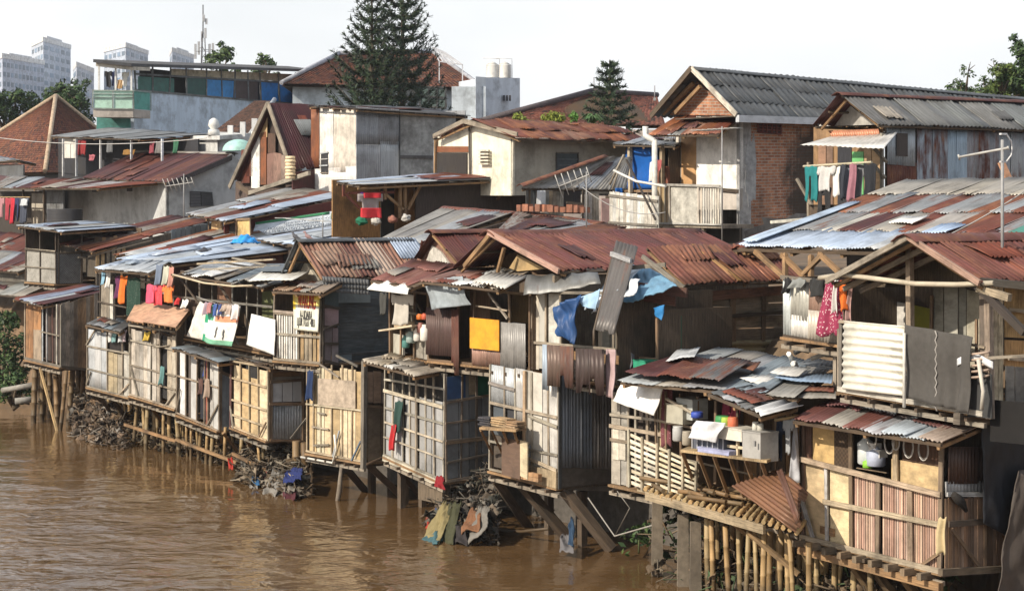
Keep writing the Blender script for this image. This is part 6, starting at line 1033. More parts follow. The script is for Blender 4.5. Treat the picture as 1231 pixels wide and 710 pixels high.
braces(root, [(470, 552, .0, 520, 615, 1.8), (494, 562, .1, 545, 610, 1.6), (530, 580, .0, 560, 640, 1.5)], 'woodd', .13); posts(root, [(508, 585, 508, 640, 1.0), (560, 580, 560, 645, 1.4)], 'woodd', .15, 'column')
# ---- L8
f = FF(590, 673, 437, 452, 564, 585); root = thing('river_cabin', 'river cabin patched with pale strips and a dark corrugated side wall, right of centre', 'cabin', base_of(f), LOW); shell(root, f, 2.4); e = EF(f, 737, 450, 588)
spec(root, f, [('tin', 0, 0, .38, .36, (.44, .47, .50), .12, {'n': 2}), ('panel', .03, .38, .20, .66, (.08, .09, .10), 'paint', {'name': 'window', 'o': -.02}), ('panel', .24, .38, .38, .7, (.05, .05, .055), 'paint', {'name': 'window', 'o': -.02}), ('tin', .38, 0, .5, .5, (.45, .44, .43), .1), ('panel', .5, 0, .62, 1, (.46, .43, .38), 'plas'), ('panel', .62, 0, .86, .98, (.62, .58, .50), 'plas'), ('tin', .86, 0, 1, 1, (.55, .53, .5), .12), ('tin', .40, .68, .6, .98, (.42, .46, .50), .15), ('panel', .02, .62, .4, .97, (.09, .07, .055), 'wood', {'o': -.05, 'name': 'wall_recess'}), ('bars', [.0, .22, .39, .53, .62, .86, 1], [.37, .72, 1], .06, 'woodl'), ('bar', .53, 0, .53, 1.02, {'w': .1, 'c': (.5, .33, .18), 'o': .06}), ('bar', .6, .42, 1, .46, {'w': .08, 'c': 'plyl', 'o': .07}), ('bar', .6, .8, 1, .85, {'w': .07, 'c': 'plyl', 'o': .07}), ('bar', .0, .18, .4, .2, {'w': .1, 'c': (.34, .30, .27), 'o': .06})])
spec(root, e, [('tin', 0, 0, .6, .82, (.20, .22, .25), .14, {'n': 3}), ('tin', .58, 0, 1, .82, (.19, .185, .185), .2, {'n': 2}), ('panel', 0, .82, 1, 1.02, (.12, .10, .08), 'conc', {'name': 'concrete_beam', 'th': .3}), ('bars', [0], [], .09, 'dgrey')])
m = MB(); m.slab([f.w(.35, 1.0, .1), f.w(1, 1.02, .1), f.w(1, .86, .1), f.w(.62, .86, .1)], -N, .06, (.36, .28, .18), 'wood'); m.build('base_board', root)
for (a, b, c, d, cc, nm) in ((603, 528, 625, 574, (.14, .09, .065), 'wall_sheet'), (622, 530, 634, 574, (.55, .47, .32), 'wall_sheet')): wpoly(root, [P(a, d-4, -.35), P(c, d+2, -.35), P(c, b+1, -.4), P(a, b-2, -.4)], -N, cc, 'ply', .03, nm)
m = MB(); m.hexa([P(576, 516, -.8), P(620, 519, -.8), P(632, 513, .0), P(592, 510, .0)], [p+Z*.05 for p in (P(576, 516, -.8), P(620, 519, -.8), P(632, 513, .0), P(592, 510, .0))], (.36, .24, .13), 'wood')
for k in range(4): p = P(578+k*13, 517, -.75); m.bar(p, P(592+k*12, 545, -.05), .05, .05, N, jc('wood'))
m.build('shelf', root)
for (x, y, sx, c, lab) in ((586, 508, .25, (.05, .05, .06), 'dark crumpled bundle on the outside shelf'), (604, 509, .32, (.40, .28, .16), 'stack of small boards on the outside shelf'), (618, 513, .25, (.30, .2, .12), 'flat wooden crate piece at the right of the outside shelf')):
    m = MB(); q = P(x, y+3, -.5)
    for k in range(4): m.box((-sx, -.12, k*.05), (sx*R.uniform(.7, 1), .14, k*.05+.035), jc(c, .25), 'wood', U, N, q+U*R.uniform(-.05, .05))
    solo(m, 'shelf_clutter', lab, 'clutter', 'things on the outside shelf')
for k in range(8): 
    m = MB(); q = P(628+6*(k % 4), 575-5*(k//4)+k % 4*1.2, -.28); m.box((-.1, -.05, 0), (.1, .05, .085), jc((.40, .24, .13), .2), 'conc', U, N, q); solo(m, 'loose_brick', 'yellowish brick in the small stack at the foot of the strip patched cabin', 'brick', 'small brick stack at the cabin foot')
braces(root, [(622, 575, .2, 690, 655, 1.4), (678, 588, .2, 735, 660, 1.0), (595, 575, .1, 640, 640, 1.6)], 'woodd', .2); posts(root, [(700, 590, 700, 662, .9), (660, 590, 660, 650, 1.2)], 'woodd', .16, 'column')
# ---- L9 and fence
f = FF(735, 800, 462, 468, 580, 594, .3); root = thing('river_cabin', 'river cabin with beige boards and a maroon curtain behind white slatted fencing', 'cabin', base_of(f), LOW); shell(root, f, 2.6, near=True)
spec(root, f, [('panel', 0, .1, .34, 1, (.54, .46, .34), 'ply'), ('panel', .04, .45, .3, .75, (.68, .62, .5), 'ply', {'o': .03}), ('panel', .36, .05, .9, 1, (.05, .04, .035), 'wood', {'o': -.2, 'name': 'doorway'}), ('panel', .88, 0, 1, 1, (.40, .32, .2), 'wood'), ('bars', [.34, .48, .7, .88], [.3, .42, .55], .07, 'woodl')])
garment('cloth', 795, 808, 462, 535, .1, (.20, .06, .07), 'striped maroon curtain beside the white sheet', None, .12)
fe = FF(758, 838, 519, 556, 583, 612, -.25); m = MB(); fe.planks(m, 0, 0, .42, 1, 9, [(.60, .54, .42), (.66, .60, .48), (.5, .44, .34)], horiz=True, gap=.45); fe.planks(m, .44, .0, 1, .95, 9, [(.60, .52, .36), (.66, .6, .46)], horiz=True, gap=.5)
for a in (0, .2, .42, .62, .8, 1): fe.bar(m, a, -.04, a, 1.03, .06, (.5, .42, .28), .03)
solo(m, 'slatted_fence', 'pale slatted pallet fence along the edge of the open kitchen deck', 'fence')
drape([(738, 482, -.5), (787, 500, -.5), (798, 464, -.3), (748, 457, -.3)], (.78, .77, .74), 'white sheet hanging under the cluttered sheet roof', 'white_sheet', 'sheet', amp=.05)
# ---- U8/L10 cluttered roof
root = thing('cluttered_roof_kitchen', 'open kitchen lean-to under a cluttered roof of odd metal sheets, right of centre', 'shack', P(860, 560, .5))
f_, up = roof(root, [(742, 458, -.9), (960, 478, -.4), (1010, 440, 2.4), (862, 416, 2.4)], 5, 1, ('grey', (.36, .39, .41), 'grey', 'slate', 'asb'), .22, pitch=.11, warp=.02, jit=.08, torn=.03, amp=.006)
roof(root, [(752, 453, -.75), (862, 463, -.75), (905, 436, .9), (808, 430, .9)], 3, 1, ('maroon', 'rust', 'asbd'), .42, name='roof_overlay', lift=.06, warp=.03, jit=.1, torn=.06, amp=.008, beams=False)
roof(root, [(850, 471, -1.1), (915, 498, -1.2), (960, 486, -.2), (905, 462, -.1)], 4, 1, ('dgrey', 'grey', 'asbd'), .2, name='kitchen_awning', pitch=.14, amp=.014, torn=.1)
m = MB(); m.sheet(P(905, 491, -1.25), P(918, 500, -1.25), P(966, 488, -.4), P(944, 478, -.3), K['lgrey'], .1, pitch=.2, amp=.03); m.build('pale_awning_sheet', root)
LO = 'loose sheets on the cluttered roof'
for i, (pts, c, ru, lab) in enumerate((([(888, 462, 0), (925, 475, 0), (950, 463, .9), (918, 457, .9)], 'white', .05, 'white sheet with a dark stone on the cluttered roof'), ([(925, 455, .4), (960, 460, .5), (975, 450, 1.0), (940, 447, 1.0)], (.62, .62, .60), .05, 'pale flat sheet near the middle of the cluttered roof'), ([(930, 462, .3), (1000, 470, .3), (1002, 455, 1.2), (945, 455, 1.2)], (.28, .38, .52), .05, 'bluish sheet at the right of the cluttered roof'),
        ([(930, 477, .0), (1002, 480, .2), (1004, 471, .6), (940, 470, .5)], 'rust', .5, 'rust red sheet along the lower right of the cluttered roof'), ([(950, 487, -.2), (1005, 487, .1), (1005, 478, .3), (955, 478, .2)], 'asb', .3, 'weathered grey sheet at the bottom right of the cluttered roof'), ([(870, 447, .5), (905, 452, .5), (915, 442, 1.1), (885, 440, 1.1)], 'rust2', .5, 'brown sheet scrap at the left of the cluttered roof'),
        ([(960, 447, 1.0), (1004, 452, 1.0), (1006, 440, 1.8), (972, 438, 1.8)], 'tind', .2, 'dark grey sheet at the upper right of the cluttered roof'), ([(800, 440, .3), (835, 436, .3), (842, 424, 1.5), (815, 428, 1.5)], (.60, .62, .64), .05, 'pale sheet at the left end of the cluttered roof'))):
    m = MB(); q = [P(*p)+Z*.13 for p in pts]; m.sheet(q[0], q[1], q[2], q[3], jc(c), ru, pitch=.12, amp=.004, torn=.05, warp=.025); solo(m, 'loose_sheet', lab, 'metal sheet', LO)
for i, (x0, y0, x1, y1, c, lab) in enumerate(((760, 440, 800, 430, 'dgrey', 'black bar on the left end of the cluttered roof'), (948, 425, 953, 437, 'white', 'bent white pipe on the cluttered roof'), (953, 437, 958, 441, 'white', 'short white pipe end on the cluttered roof'), (955, 424, 972, 422, 'black', 'black tyre strip at the top of the cluttered roof'), (975, 431, 1004, 427, 'woodg', 'grey stick at the upper right of the cluttered roof'), (912, 463, 926, 462, 'dgrey', 'dark stone lump on the white sheet'), (830, 452, 870, 446, 'woodd', 'dark plank lying on the left half of the cluttered roof'))):
    m = MB(); m.tube([P(x0, y0, 1.0), lerp(P(x0, y0, 1.0), P(x1, y1, 1.3), .5)+Z*.05, P(x1, y1, 1.3)], .05, col(c), 'paint', 6); solo(m, 'roof_clutter', lab, 'clutter', 'clutter on the odd sheet roof')
# kitchen interior
f = FF(800, 962, 470, 498, 590, 632, .3); sh = FF(800, 962, 470, 498, 590, 632, 2.0); shell(root, f, 2.2, 'woodd', near=True)
spec(root, sh, [('planks', 0, 0, 1, 1, 10, ['woodd', 'wood', (.09, .06, .04)], {'name': 'inner_wall'})])
m = MB()
for a in (0, .08, .2, .33, .47, .62, .8, .9, 1): f.bar(m, a, -.02, a+R.uniform(-.01, .01), .78, .06, jc('wood'), .25)
for b in (.28, .60): f.bar(m, 0, b, .75, b, .05, jc('woodl'), .28)
f.bar(m, .16, .03, .36, .12, .07, 'plyl', .5); f.bar(m, .78, .62, .92, .68, .08, 'plyl', .4); m.build('kitchen_frame', root)
m = MB(); q = [P(818, 540, -.9), P(922, 553, -.9), P(940, 545, .2), P(835, 533, .2)]; m.hexa([p-Z*.05 for p in q], q, (.40, .29, .16), 'wood')
for k in range(6): m.bar(P(820+k*19, 543+k*2.4, -.85), P(838+k*19, 590+k*3, .1), .06, .06, N, jc('wood'))
m.build('kitchen_shelf', root)
KG = 'kitchen things on the outside shelf'
def pot(x, y, t, r, h, c, label, name, cat, m_='paint', prof=((0, .8), (.1, 1), (.8, 1), (.9, .9), (1, .95))):
    q = P(x, y, t); m = MB(); m.tube([q+Z*h*a for a, b in prof], [r*b for a, b in prof], col(c), m_, 14); solo(m, name, label, cat, KG)
def boxy(x, y, t, sx, sy, sz, c, label, name, cat, extra=None):
    q = P(x, y, t); m = MB(); m.box((-sx, -sy, 0), (sx, sy, sz), col(c), 'paint', U, N, q); m.box((-sx*1.04, -sy*1.04, sz), (sx*1.04, sy*1.04, sz+.03), tuple(x_*.85 for x_ in col(c)), 'paint', U, N, q)
    if extra: extra(m, q)
    solo(m, name, label, cat, KG)
drape([(836, 505, -.95), (872, 508, -.95), (862, 532, -1.0), (828, 526, -1.0)], (.60, .60, .62), 'grey white plastic sheet draped over the front of the kitchen shelf', 'plastic_sheet', 'sheet', amp=.08, nu=18)
boxy(866, 540, -.5, .45, .3, .42, (.10, .11, .14), 'dark wire dish crate on the kitchen shelf', 'dish_crate', 'crate', lambda m, q: [m.bar(q+U*(.45-k*.15)-N*.32, q+U*(.45-k*.15)-N*.32+Z*.42, .02, .02, N, (.5, .5, .52), 'paint') for k in range(7)]); boxy(862, 545, -.8, .45, .1, .07, (.40, .42, .62), 'lilac tray at the foot of the dish crate', 'tray', 'tray')
boxy(886, 527, -.6, .42, .25, .20, (.66, .62, .53), 'cream drawer box on the kitchen shelf', 'drawer_box', 'box'); boxy(914, 553, -.65, .25, .22, .52, (.36, .35, .33), 'grey cabinet at the right end of the kitchen shelf', 'small_cabinet', 'cabinet', lambda m, q: m.bar(q-N*.31+Z*.3-U*.2, q-N*.31+Z*.4-U*.2, .04, .03, N, (.2, .2, .2), 'paint'))
m = MB(); q = P(887, 550, -.7)
for k in range(3): m.bar(q+U*(.5-.5*k), q+U*(.5-.5*k)+Z*.42, .05, .05, N, K['plyl'])
m.bar(q+U*.5+Z*.2, q-U*.5+Z*.2, .05, .05, N, K['plyl']); solo(m, 'wooden_rack', 'small wooden rack under the cream drawer box', 'rack', KG)
boxy(820, 508, .0, .26, .2, .36, (.40, .38, .31), 'beige box standing on the inner kitchen ledge', 'storage_box', 'box'); boxy(832, 503, .1, .25, .2, .38, (.44, .46, .44), 'greyish box behind the beige one in the kitchen', 'storage_box', 'box')
for (x, y, c, r_, h, lab, nm, ct) in ((868, 511, (.05, .25, .08), .13, .18, 'green bowl on the kitchen shelf', 'bowl', 'bowl'), (873, 511, (.35, .5, .08), .1, .16, 'lime green cup beside the green bowl', 'cup', 'cup'), (881, 515, (.6, .16, .08), .1, .22, 'orange jar on the cream drawer box', 'jar', 'jar'), (908, 517, (.6, .58, .52), .06, .16, 'pale jar on the grey cabinet, left one', 'jar', 'jar'), (914, 518, (.52, .5, .44), .06, .14, 'second pale jar on the grey cabinet, right one', 'jar', 'jar'), (838, 502, (.04, .08, .4), .12, .12, 'blue bowl on the inner kitchen ledge', 'bowl', 'bowl'), (815, 530, (.42, .42, .41), .11, .3, 'pale plastic bucket near the kitchen post', 'bucket', 'bucket'), (826, 535, (.34, .30, .24), .1, .28, 'tan tin can left of the draped plastic sheet', 'tin_can', 'can')): pot(x, y, -.62 if x > 860 else -.3, r_, h, c, lab, nm, ct)
KC = 'washing in the open kitchen'
garment('cloth', 868, 878, 484, 508, .2, (.22, .02, .05), 'dark red cloth hanging in the kitchen, left one', KC, .1); garment('cloth', 880, 890, 484, 508, .2, (.30, .03, .06), 'crimson checked cloth hanging in the kitchen, right one', KC, .1)
garment('shirt', 934, 946, 506, 552, -.15, (.02, .03, .06), 'dark navy shirt hanging beside the river cabin at right', KC); garment('shirt', 942, 956, 503, 545, -.3, (.34, .35, .36), 'grey shirt hanging beside the river cabin at right', KC)
m = MB(); m.tube([P(932, 505, -.3), P(960, 500, -.3)], .03, K['bam'], 'bam', 6, nodes=True); solo(m, 'drying_pole', 'short bamboo pole carrying the grey shirt near the river cabin at right', 'pole')
# deck in front of the kitchen
root = thing('bamboo_deck', 'rough bamboo and plank deck on tall stilts in front of the open kitchen', 'deck', P(860, 620, -.2))
dq = [P(778, 589, -.4), P(960, 639, -.9), P(975, 612, .8), P(800, 572, .8)]
m = MB()
for k in range(26): a = k/25; p, q = lerp(dq[0], dq[1], a), lerp(dq[3], dq[2], a); m.tube([p-N*.05+Z*R.uniform(-.03, .03), q], .045, jc('bam', .3), 'bam', 6, nodes=True)
m.build('deck_poles', root); m = MB(); m.bar(dq[0]-Z*.1-N*.02, lerp(dq[0], dq[1], .8)-Z*.12-N*.02, .17, .07, N, (.33, .26, .17)); m.bar(dq[0]+N*.9-Z*.1, dq[1]+N*.9-Z*.1, .14, .08, N, jc('wood')); m.bar(P(770, 583, .0), P(800, 590, .1), .22, .2, N, (.34, .27, .18)); m.build('edge_beam', root)
for k in range(16):
    m = MB(); a = R.uniform(.05, .7); p = lerp(lerp(dq[0], dq[1], a), lerp(dq[3], dq[2], a), R.uniform(0, .7))+Z*R.uniform(.08, .22); g = R.uniform(-.5, .5); d = (U*math.cos(g)+N*math.sin(g))*R.uniform(.25, .6); m.tube([p-d, p+d], .045, jc('bamd', .35), 'bam', 6, nodes=True); solo(m, 'cut_bamboo', 'short cut length of bamboo piled on the kitchen deck', 'bamboo', 'cut bamboo on the deck')
for (x, t) in ((790, .1), (821, -.2), (836, -.25)):
    m = MB(); p = P(x, 600, t); zt = dq[0].z-.2-(x-790)*.006; m.hexa([V((p.x-.12, p.y-.12, -.8)), V((p.x+.12, p.y-.12, -.8)), V((p.x+.12, p.y+.12, -.8)), V((p.x-.12, p.y+.12, -.8))], [V((p.x-.10, p.y-.10, zt)), V((p.x+.10, p.y-.10, zt)), V((p.x+.10, p.y+.10, zt)), V((p.x-.10, p.y+.10, zt))], (.17, .14, .105), 'conc'); m.build('concrete_column', root)
stilts(root, [855, 862, 872, 880, 888, 893, 900, 907, 912, 919, 926, 933, 940, 946, 953, 960, 966, 972, 980, 988, 850, 868, 884, 904, 923, 937, 949], -.5, 1.42, -.9, r=.055, c='bam', jt=1.6, lean=.15); stilts(root, [868, 884, 898, 916, 930, 944, 958, 974], .6, 1.42, -.9, r=.05, c='bamd', jt=1.2)
braces(root, [(872, 620, -.4, 930, 668, .3), (900, 640, -.6, 960, 690, -.2), (838, 640, .2, 860, 632, .6)], 'bamd', .08)
m = MB(); q = [P(960, 641, -1.3), P(880, 586, -1.2), P(937, 562, -.3), P(972, 590, -.5)]; m.sheet(q[0], q[3], q[2], q[1], (.20, .10, .055), .42, pitch=.10, amp=.015, torn=.1, up=V((0, -.6, 1)), warp=.04); solo(m, 'fallen_sheet', 'rusty corrugated sheet sloping off the deck corner', 'metal sheet')
m = MB(); q = [P(960, 642, -1.4), P(966, 630, -1.4), P(940, 562, -1.1), P(934, 566, -1.1)]; m.sheet(*q, (.10, .05, .035), .4, pitch=.09, amp=.02, up=-N, torn=.2); solo(m, 'torn_strip', 'torn dark strip of rusty sheet along the fallen sheet', 'metal sheet')
m = MB(); m.tube([P(742, 590, .0), P(757, 610, .0), P(740, 642, .3)][0:3], .012, (.25, .23, .2), 'paint', 5); m.tube([P(707, 598, .4), P(739, 644, .3), P(788, 630, .3)], .018, (.3, .28, .25), 'paint', 5); solo(m, 'bent_pipe', 'bent pale pipe hanging in the dark gap under the cabins', 'pipe')
# ---- L11 nearest lower cabin
f = FF(966, 1136, 505, 531, 643, 687); root = thing('river_cabin', 'nearest river cabin with plywood and bamboo strip panels, bottom right', 'cabin', base_of(f), LOW); shell(root, f, 2.6); e = EF(f, 1212, 531, 682)
spec(root, f, [('panel', 0, .36, .19, 1, (.60, .46, .28), 'ply', {'th': .025}), ('panel', .2, .38, .355, 1, (.64, .52, .32), 'ply', {'th': .025}), ('panel', .07, 0, .23, .34, (.50, .34, .15), 'ply', {'th': .025}), ('panel', 0, 0, .06, .34, (.13, .07, .05), 'wood'), ('panel', .23, .04, .37, .36, (.085, .055, .035), 'weave', {'name': 'woven_screen'}),
    ('planks', .38, .37, .56, 1, 11, [(.44, .28, .22), (.50, .36, .28), (.38, .24, .18)], 'bam', {'gap': .26, 'name': 'bamboo_panel'}), ('planks', .58, .39, .77, 1, 12, [(.44, .28, .22), (.50, .36, .28), (.38, .24, .18)], 'bam', {'gap': .26, 'name': 'bamboo_panel'}), ('planks', .79, .41, .98, 1, 12, [(.46, .30, .22), (.52, .38, .28), (.38, .24, .18)], 'bam', {'gap': .26, 'name': 'bamboo_panel'}),
    ('panel', .37, .37, .99, 1, (.05, .035, .025), 'wood', {'o': -.05, 'name': 'inner_wall'}), ('panel', .64, .2, .70, .40, (.58, .42, .22), 'ply', {'th': .025}), ('panel', .70, .2, .98, .40, (.48, .36, .20), 'ply', {'th': .025}), ('panel', .70, .0, .98, .2, (.10, .055, .035), 'wood', {'o': -.05}),
    ('bar', .015, 0, .015, 1, {'w': .09, 'c': (.20, .12, .08)}), ('bar', .37, 0, .37, 1.03, {'w': .12, 'c': 'wood', 'o': .05}), ('bar', .68, .02, .68, .40, {'w': .11, 'c': (.40, .28, .15), 'o': .06}), ('bar', .565, .37, .565, 1, {'w': .11, 'c': (.30, .2, .12), 'o': .05}), ('bar', .78, .39, .78, 1, {'w': .11, 'c': (.28, .19, .12), 'o': .05}), ('bar', .985, 0, .985, 1.02, {'w': .1, 'c': (.33, .22, .13), 'o': .05}), ('bar', .185, .36, .185, 1, {'w': .07, 'c': 'lgrey', 'o': .05}),
    ('bar', 0, .335, 1, .40, {'w': .13, 'c': (.40, .30, .20), 'o': .09, 'th': .05}), ('bar', .18, .66, 1, .64, {'w': .1, 'c': (.46, .34, .2), 'o': .08}), ('bar', 0, 1, 1, 1.0, {'w': .12, 'c': 'plyl', 'o': .09}), ('bar', 0, .68, .1, .99, {'w': .09, 'c': 'lgrey', 'o': .08}), ('bar', .86, 1, .97, .86, {'w': .07, 'c': 'wood', 'o': .08}), ('bar', 0, 0, 1, 0, {'w': .09, 'c': 'woodd', 'o': .02})])
spec(root, e, [('tin', .05, .04, .95, .32, (.075, .045, .035), .2, {'n': 2}), ('tin', .0, .31, .78, .42, (.30, .30, .30), .2), ('bar', 0, .405, .8, .4, {'w': .09, 'c': 'lgrey', 'o': .06}), ('planks', .0, .42, 1, 1, 20, [(.20, .125, .085), (.25, .16, .10), (.15, .10, .07), (.3, .2, .14)], 'bam', {'gap': .14, 'name': 'bamboo_panel'}), ('bar', 0, .62, 1, .6, {'w': .1, 'c': 'woodd', 'o': .06}), ('bar', .03, .66, .5, .98, {'w': .08, 'c': 'wood', 'o': .1}), ('bar', -.2, 1.0, .9, 1.0, {'w': .14, 'c': (.24, .17, .1), 'o': .2, 'th': .1})])
roof(root, [(951, 504, -.6), (1132, 532, -.6), (1190, 507, .9), (1006, 474, .9)], 8, 1, ((.15, .06, .05), (.13, .055, .05), 'asb', (.15, .06, .05), (.33, .33, .35), (.38, .42, .46), (.34, .38, .42), (.30, .24, .2)), .32, pitch=.09, amp=.016, torn=.03)
m = MB()
for k in range(9): p = lerp(f.BL, f.BR, (k+.3)/9); m.bar(p-N*.35-Z*.1, p+N*1.5-Z*.1, .10, .12, Z, jc((.20, .15, .10), .2))
m.bar(f.BL-Z*.25-N*.1, f.BR-Z*.25-N*.1, .12, .14, Z, jc('wood')); m.build('floor_joists', root)
def ring_(x, y, t, r, label): q = P(x, y, t); m = MB(); pts = [q+U*(math.cos(a*.3927)*r*.62)+Z*(math.sin(a*.3927)*r) for a in range(17)]; m.tube(pts, .011, (.45, .43, .40), 'paint', 6); pts = [q+U*(math.cos(a*.3927)*r*.5)+Z*(math.sin(a*.3927)*r*.85) for a in range(17)]; m.tube(pts, .004, (.3, .29, .27), 'paint', 5); m.tube([q+Z*r, q+Z*(r+.12)], .006, (.4, .4, .4), 'paint', 4); solo(m, 'wire_hoop', label, 'hoop', 'hoops under the eave of the nearest cabin')
for (x, y, lab) in ((1048, 526, 'wire hoop beside the plastic bottles under the eave'), (1069, 532, 'wire hoop just left of the window post'), (1077, 531, 'small wire hoop touching the left of the window post'), (1092, 537, 'wire hoop just right of the window post'), (1110, 540, 'wire hoop nearest the corner under the eave')): ring_(x, y, -.12, .19 if 'small' not in lab else .14, lab)
def bottle(x, y, t, r, h, c, label): q = P(x, y, t); m = MB(); m.tube([q, q+Z*h*.05, q+Z*h*.7, q+Z*h*.82, q+Z*h*.9, q+Z*h], [r*.8, r, r, r*.5, r*.3, r*.3], c, 'paint', 14); solo(m, 'plastic_bottle', label, 'bottle', 'bottles behind the window of the nearest cabin')
bottle(1041, 558, .12, .15, .55, (.55, .58, .58), 'clear tall plastic bottle in the window of the nearest cabin'); bottle(1053, 560, .12, .17, .36, (.42, .46, .58), 'bluish plastic jug in the window of the nearest cabin'); bottle(1043, 562, .04, .09, .16, (.25, .55, .06), 'lime green pot in the window of the nearest cabin')
m = MB(); q = P(1050, 548, .14); m.box((-.25, -.1, 0), (.25, .1, .13), (.66, .64, .6), 'paint', U, N, q); m.box((-.12, -.08, .13), (.2, .08, .24), (.55, .53, .5), 'paint', U, N, q); solo(m, 'pale_cartons', 'pale cartons stacked above the bluish jug in the window', 'cartons')
m = MB()
for pl in (-1, 1): m.bar(P(1030, 562, .0)+N*.0, P(1066, 568, .0), .02, .02, N, (.4, .3, .2))
solo(m, 'window_cord', 'pair of thin cords across the window of the nearest cabin', 'cord')
stilts(root, [975, 985, 995, 1004, 1014, 1028, 1045, 1062], .0, 1.25, -.9, r=.06, c='bam', jt=.8); stilts(root, [985, 1000, 1020, 1040, 1065, 1090, 1115, 1140], 1.0, 1.25, -.9, r=.055, c='bamd', jt=1.0)
braces(root, [(1018, 668, .0, 1062, 730, .8), (1040, 672, .0, 1090, 735, .8), (1078, 682, .0, 1120, 740, .8), (1095, 684, .1, 1150, 745, .9)], 'bamd', .13)
m = MB(); wb = FF(986, 1016, 672, 682, 720, 725, 1.0); wb.planks(m, 0, 0, 1, 1, 6, ['woodl', 'plyl'], horiz=True, gap=.2); m.build('under_boarding', root)
drape([(948, 580, -.35), (962, 580, -.2), (958, 508, -.15), (955, 500, -.2)], (.40, .40, .42), 'grey cloth strip hanging at the left corner of the nearest cabin', 'hanging_cloth', 'cloth', amp=.05, nu=8)
garment('cloth', 1128, 1137, 622, 665, -.25, (.55, .44, .25), 'tattered tan rag hanging on the corner post of the nearest cabin', None)
se = st(f.TR)[0]
def qdrape(pts, c, label, nu=18, nv=16, amp=.06, name='tarpaulin', cat='tarpaulin', ragged=0.):
    q = [Q(x, y, s_) for (x, y, s_) in pts]; drape(q, c, label, name, cat, nu, nv, amp, ragged=ragged)
qdrape([(1181, 628, se-.25), (1240, 660, se-.25), (1240, 508, se-.3), (1182, 508, se-.3)], (.022, .024, .03), 'black plastic sheet hung beside the nearest cabin at the right edge', amp=.06)
qdrape([(1196, 722, se-.55), (1262, 730, se-.55), (1262, 560, se-.5), (1226, 565, se-.5)], (.085, .07, .06), 'stiff brown grey tarpaulin below the black plastic sheet', amp=.07)
m = MB(); q = Q(1152, 600, se-.12); m.tube([q-N*.12+Z*.1, q, q+N*.1-Z*.08, q+N*.2-Z*.22], [.06, .09, .07, .03], (.025, .022, .02), 'cloth', 7); solo(m, 'black_rag', 'black rag stuck on the shaded bamboo side of the nearest cabin', 'rag')
root = thing('dark_sheet_annex', 'dark annex behind the black plastic sheet at the right edge', 'shack', P(1215, 650, 1.6)); wpoly(root, [Q(1205, 760, se+.4), Q(1330, 760, se+.4), Q(1330, 500, se+.4), Q(1205, 500, se+.4)], -U, (.05, .042, .036), 'wood', name='wall')
m = MB(); m.bar(Q(1150, 503, se-.35), Q(1260, 503, se-.35), .2, .15, U, (.12, .10, .08)); m.build('lintel_beam', root)
# ---- U9 nearest upper house
f = FF(1013, 1186, 330, 335, 467, 497, .1); root = thing('river_house', 'nearest upper house with a rust gable roof and an open balcony, right', 'house', base_of(f)); shell(root, f, 2.6, back=False); 
ap, re_, le = P(1093, 284, -.5), P(1180, 340, -.5), P(996, 338, -.5); dv = N*3.6
f_, up = roof(root, [re_, re_+dv, ap+dv, ap], 7, 1, ((.19, .068, .055), (.16, .058, .048), (.22, .085, .06)), .44, pitch=.125, amp=.028, torn=.05)
roof(root, [le+dv, le, ap, ap+dv], 6, 1, ('maroon', 'rust', 'tind'), .4, torn=.05); ridge_cap(root, ap-N*.15, ap+dv, (.15, .055, .045), .6, .55)
m = MB(); m.bar(le-N*.05, ap-N*.05-Z*.02, .10, .06, N, jc('woodg')); m.bar(le+Z*-.15-N*.02+N*.4, ap+N*.4-Z*.2, .09, .06, N, jc('woodg')); m.bar(le+N*.8-Z*.2, ap+N*.8-Z*.3, .09, .06, N, jc('woodg')); m.bar(re_-N*.05, ap-N*.05, .1, .05, N, (.34, .22, .17)); m.build('barge_board', root)
bw = FF(1013, 1186, 300, 335, 467, 497, 1.5)
wpoly(root, [P(1000, 345, .9), P(1180, 345, .9), P(1094, 292, .9)], -N, (.10, .075, .05), 'wood', name='gable_wall')
spec(root, bw, [('panel', -.02, .2, .3, 1, (.20, .19, .17), 'ply'), ('panel', .28, .3, .47, .62, (.60, .58, .54), 'ply', {'o': .04}), ('panel', .47, .3, .66, .6, (.20, .19, .03), 'cloth', {'name': 'olive_curtain', 'o': .02}), ('panel', .2, .56, .72, .8, (.50, .32, .14), 'wood', {'o': .05}), ('panel', .66, .1, 1.05, 1, (.58, .52, .36), 'ply', {'o': .05}), ('panel', .0, .6, .2, 1, (.12, .09, .06), 'wood', {'o': .03}), ('bar', -.1, .2, .25, .6, {'w': .1, 'c': 'woodd', 'o': .12}), ('bar', .2, .6, .35, .3, {'w': .1, 'c': 'woodd', 'o': .12}), ('bar', .66, .2, .66, .9, {'w': .08, 'c': 'wood', 'o': .1})])
e = EF(f, 1270, 345, 500)
se2 = st(f.TR)[0]
ee = Face(Q(1187, 340, se2+.5), Q(1290, 345, se2+.5), Q(1290, 505, se2+.5), Q(1187, 500, se2+.5), -U)
spec(root, ee, [('planks', 0, 0, .18, 1, 3, ['plyl', 'ply'], {'gap': .1}), ('panel', .2, 0, 1, .4, (.42, .27, .12), 'wood'), ('panel', .2, .42, 1, .62, (.36, .22, .10), 'wood'), ('panel', .2, .62, 1, 1, (.26, .24, .21), 'ply'), ('bar', .2, .2, 1, .22, {'w': .09, 'c': 'plyl', 'o': .08}), ('bar', .2, .55, 1, .57, {'w': .09, 'c': 'woodl', 'o': .08})])
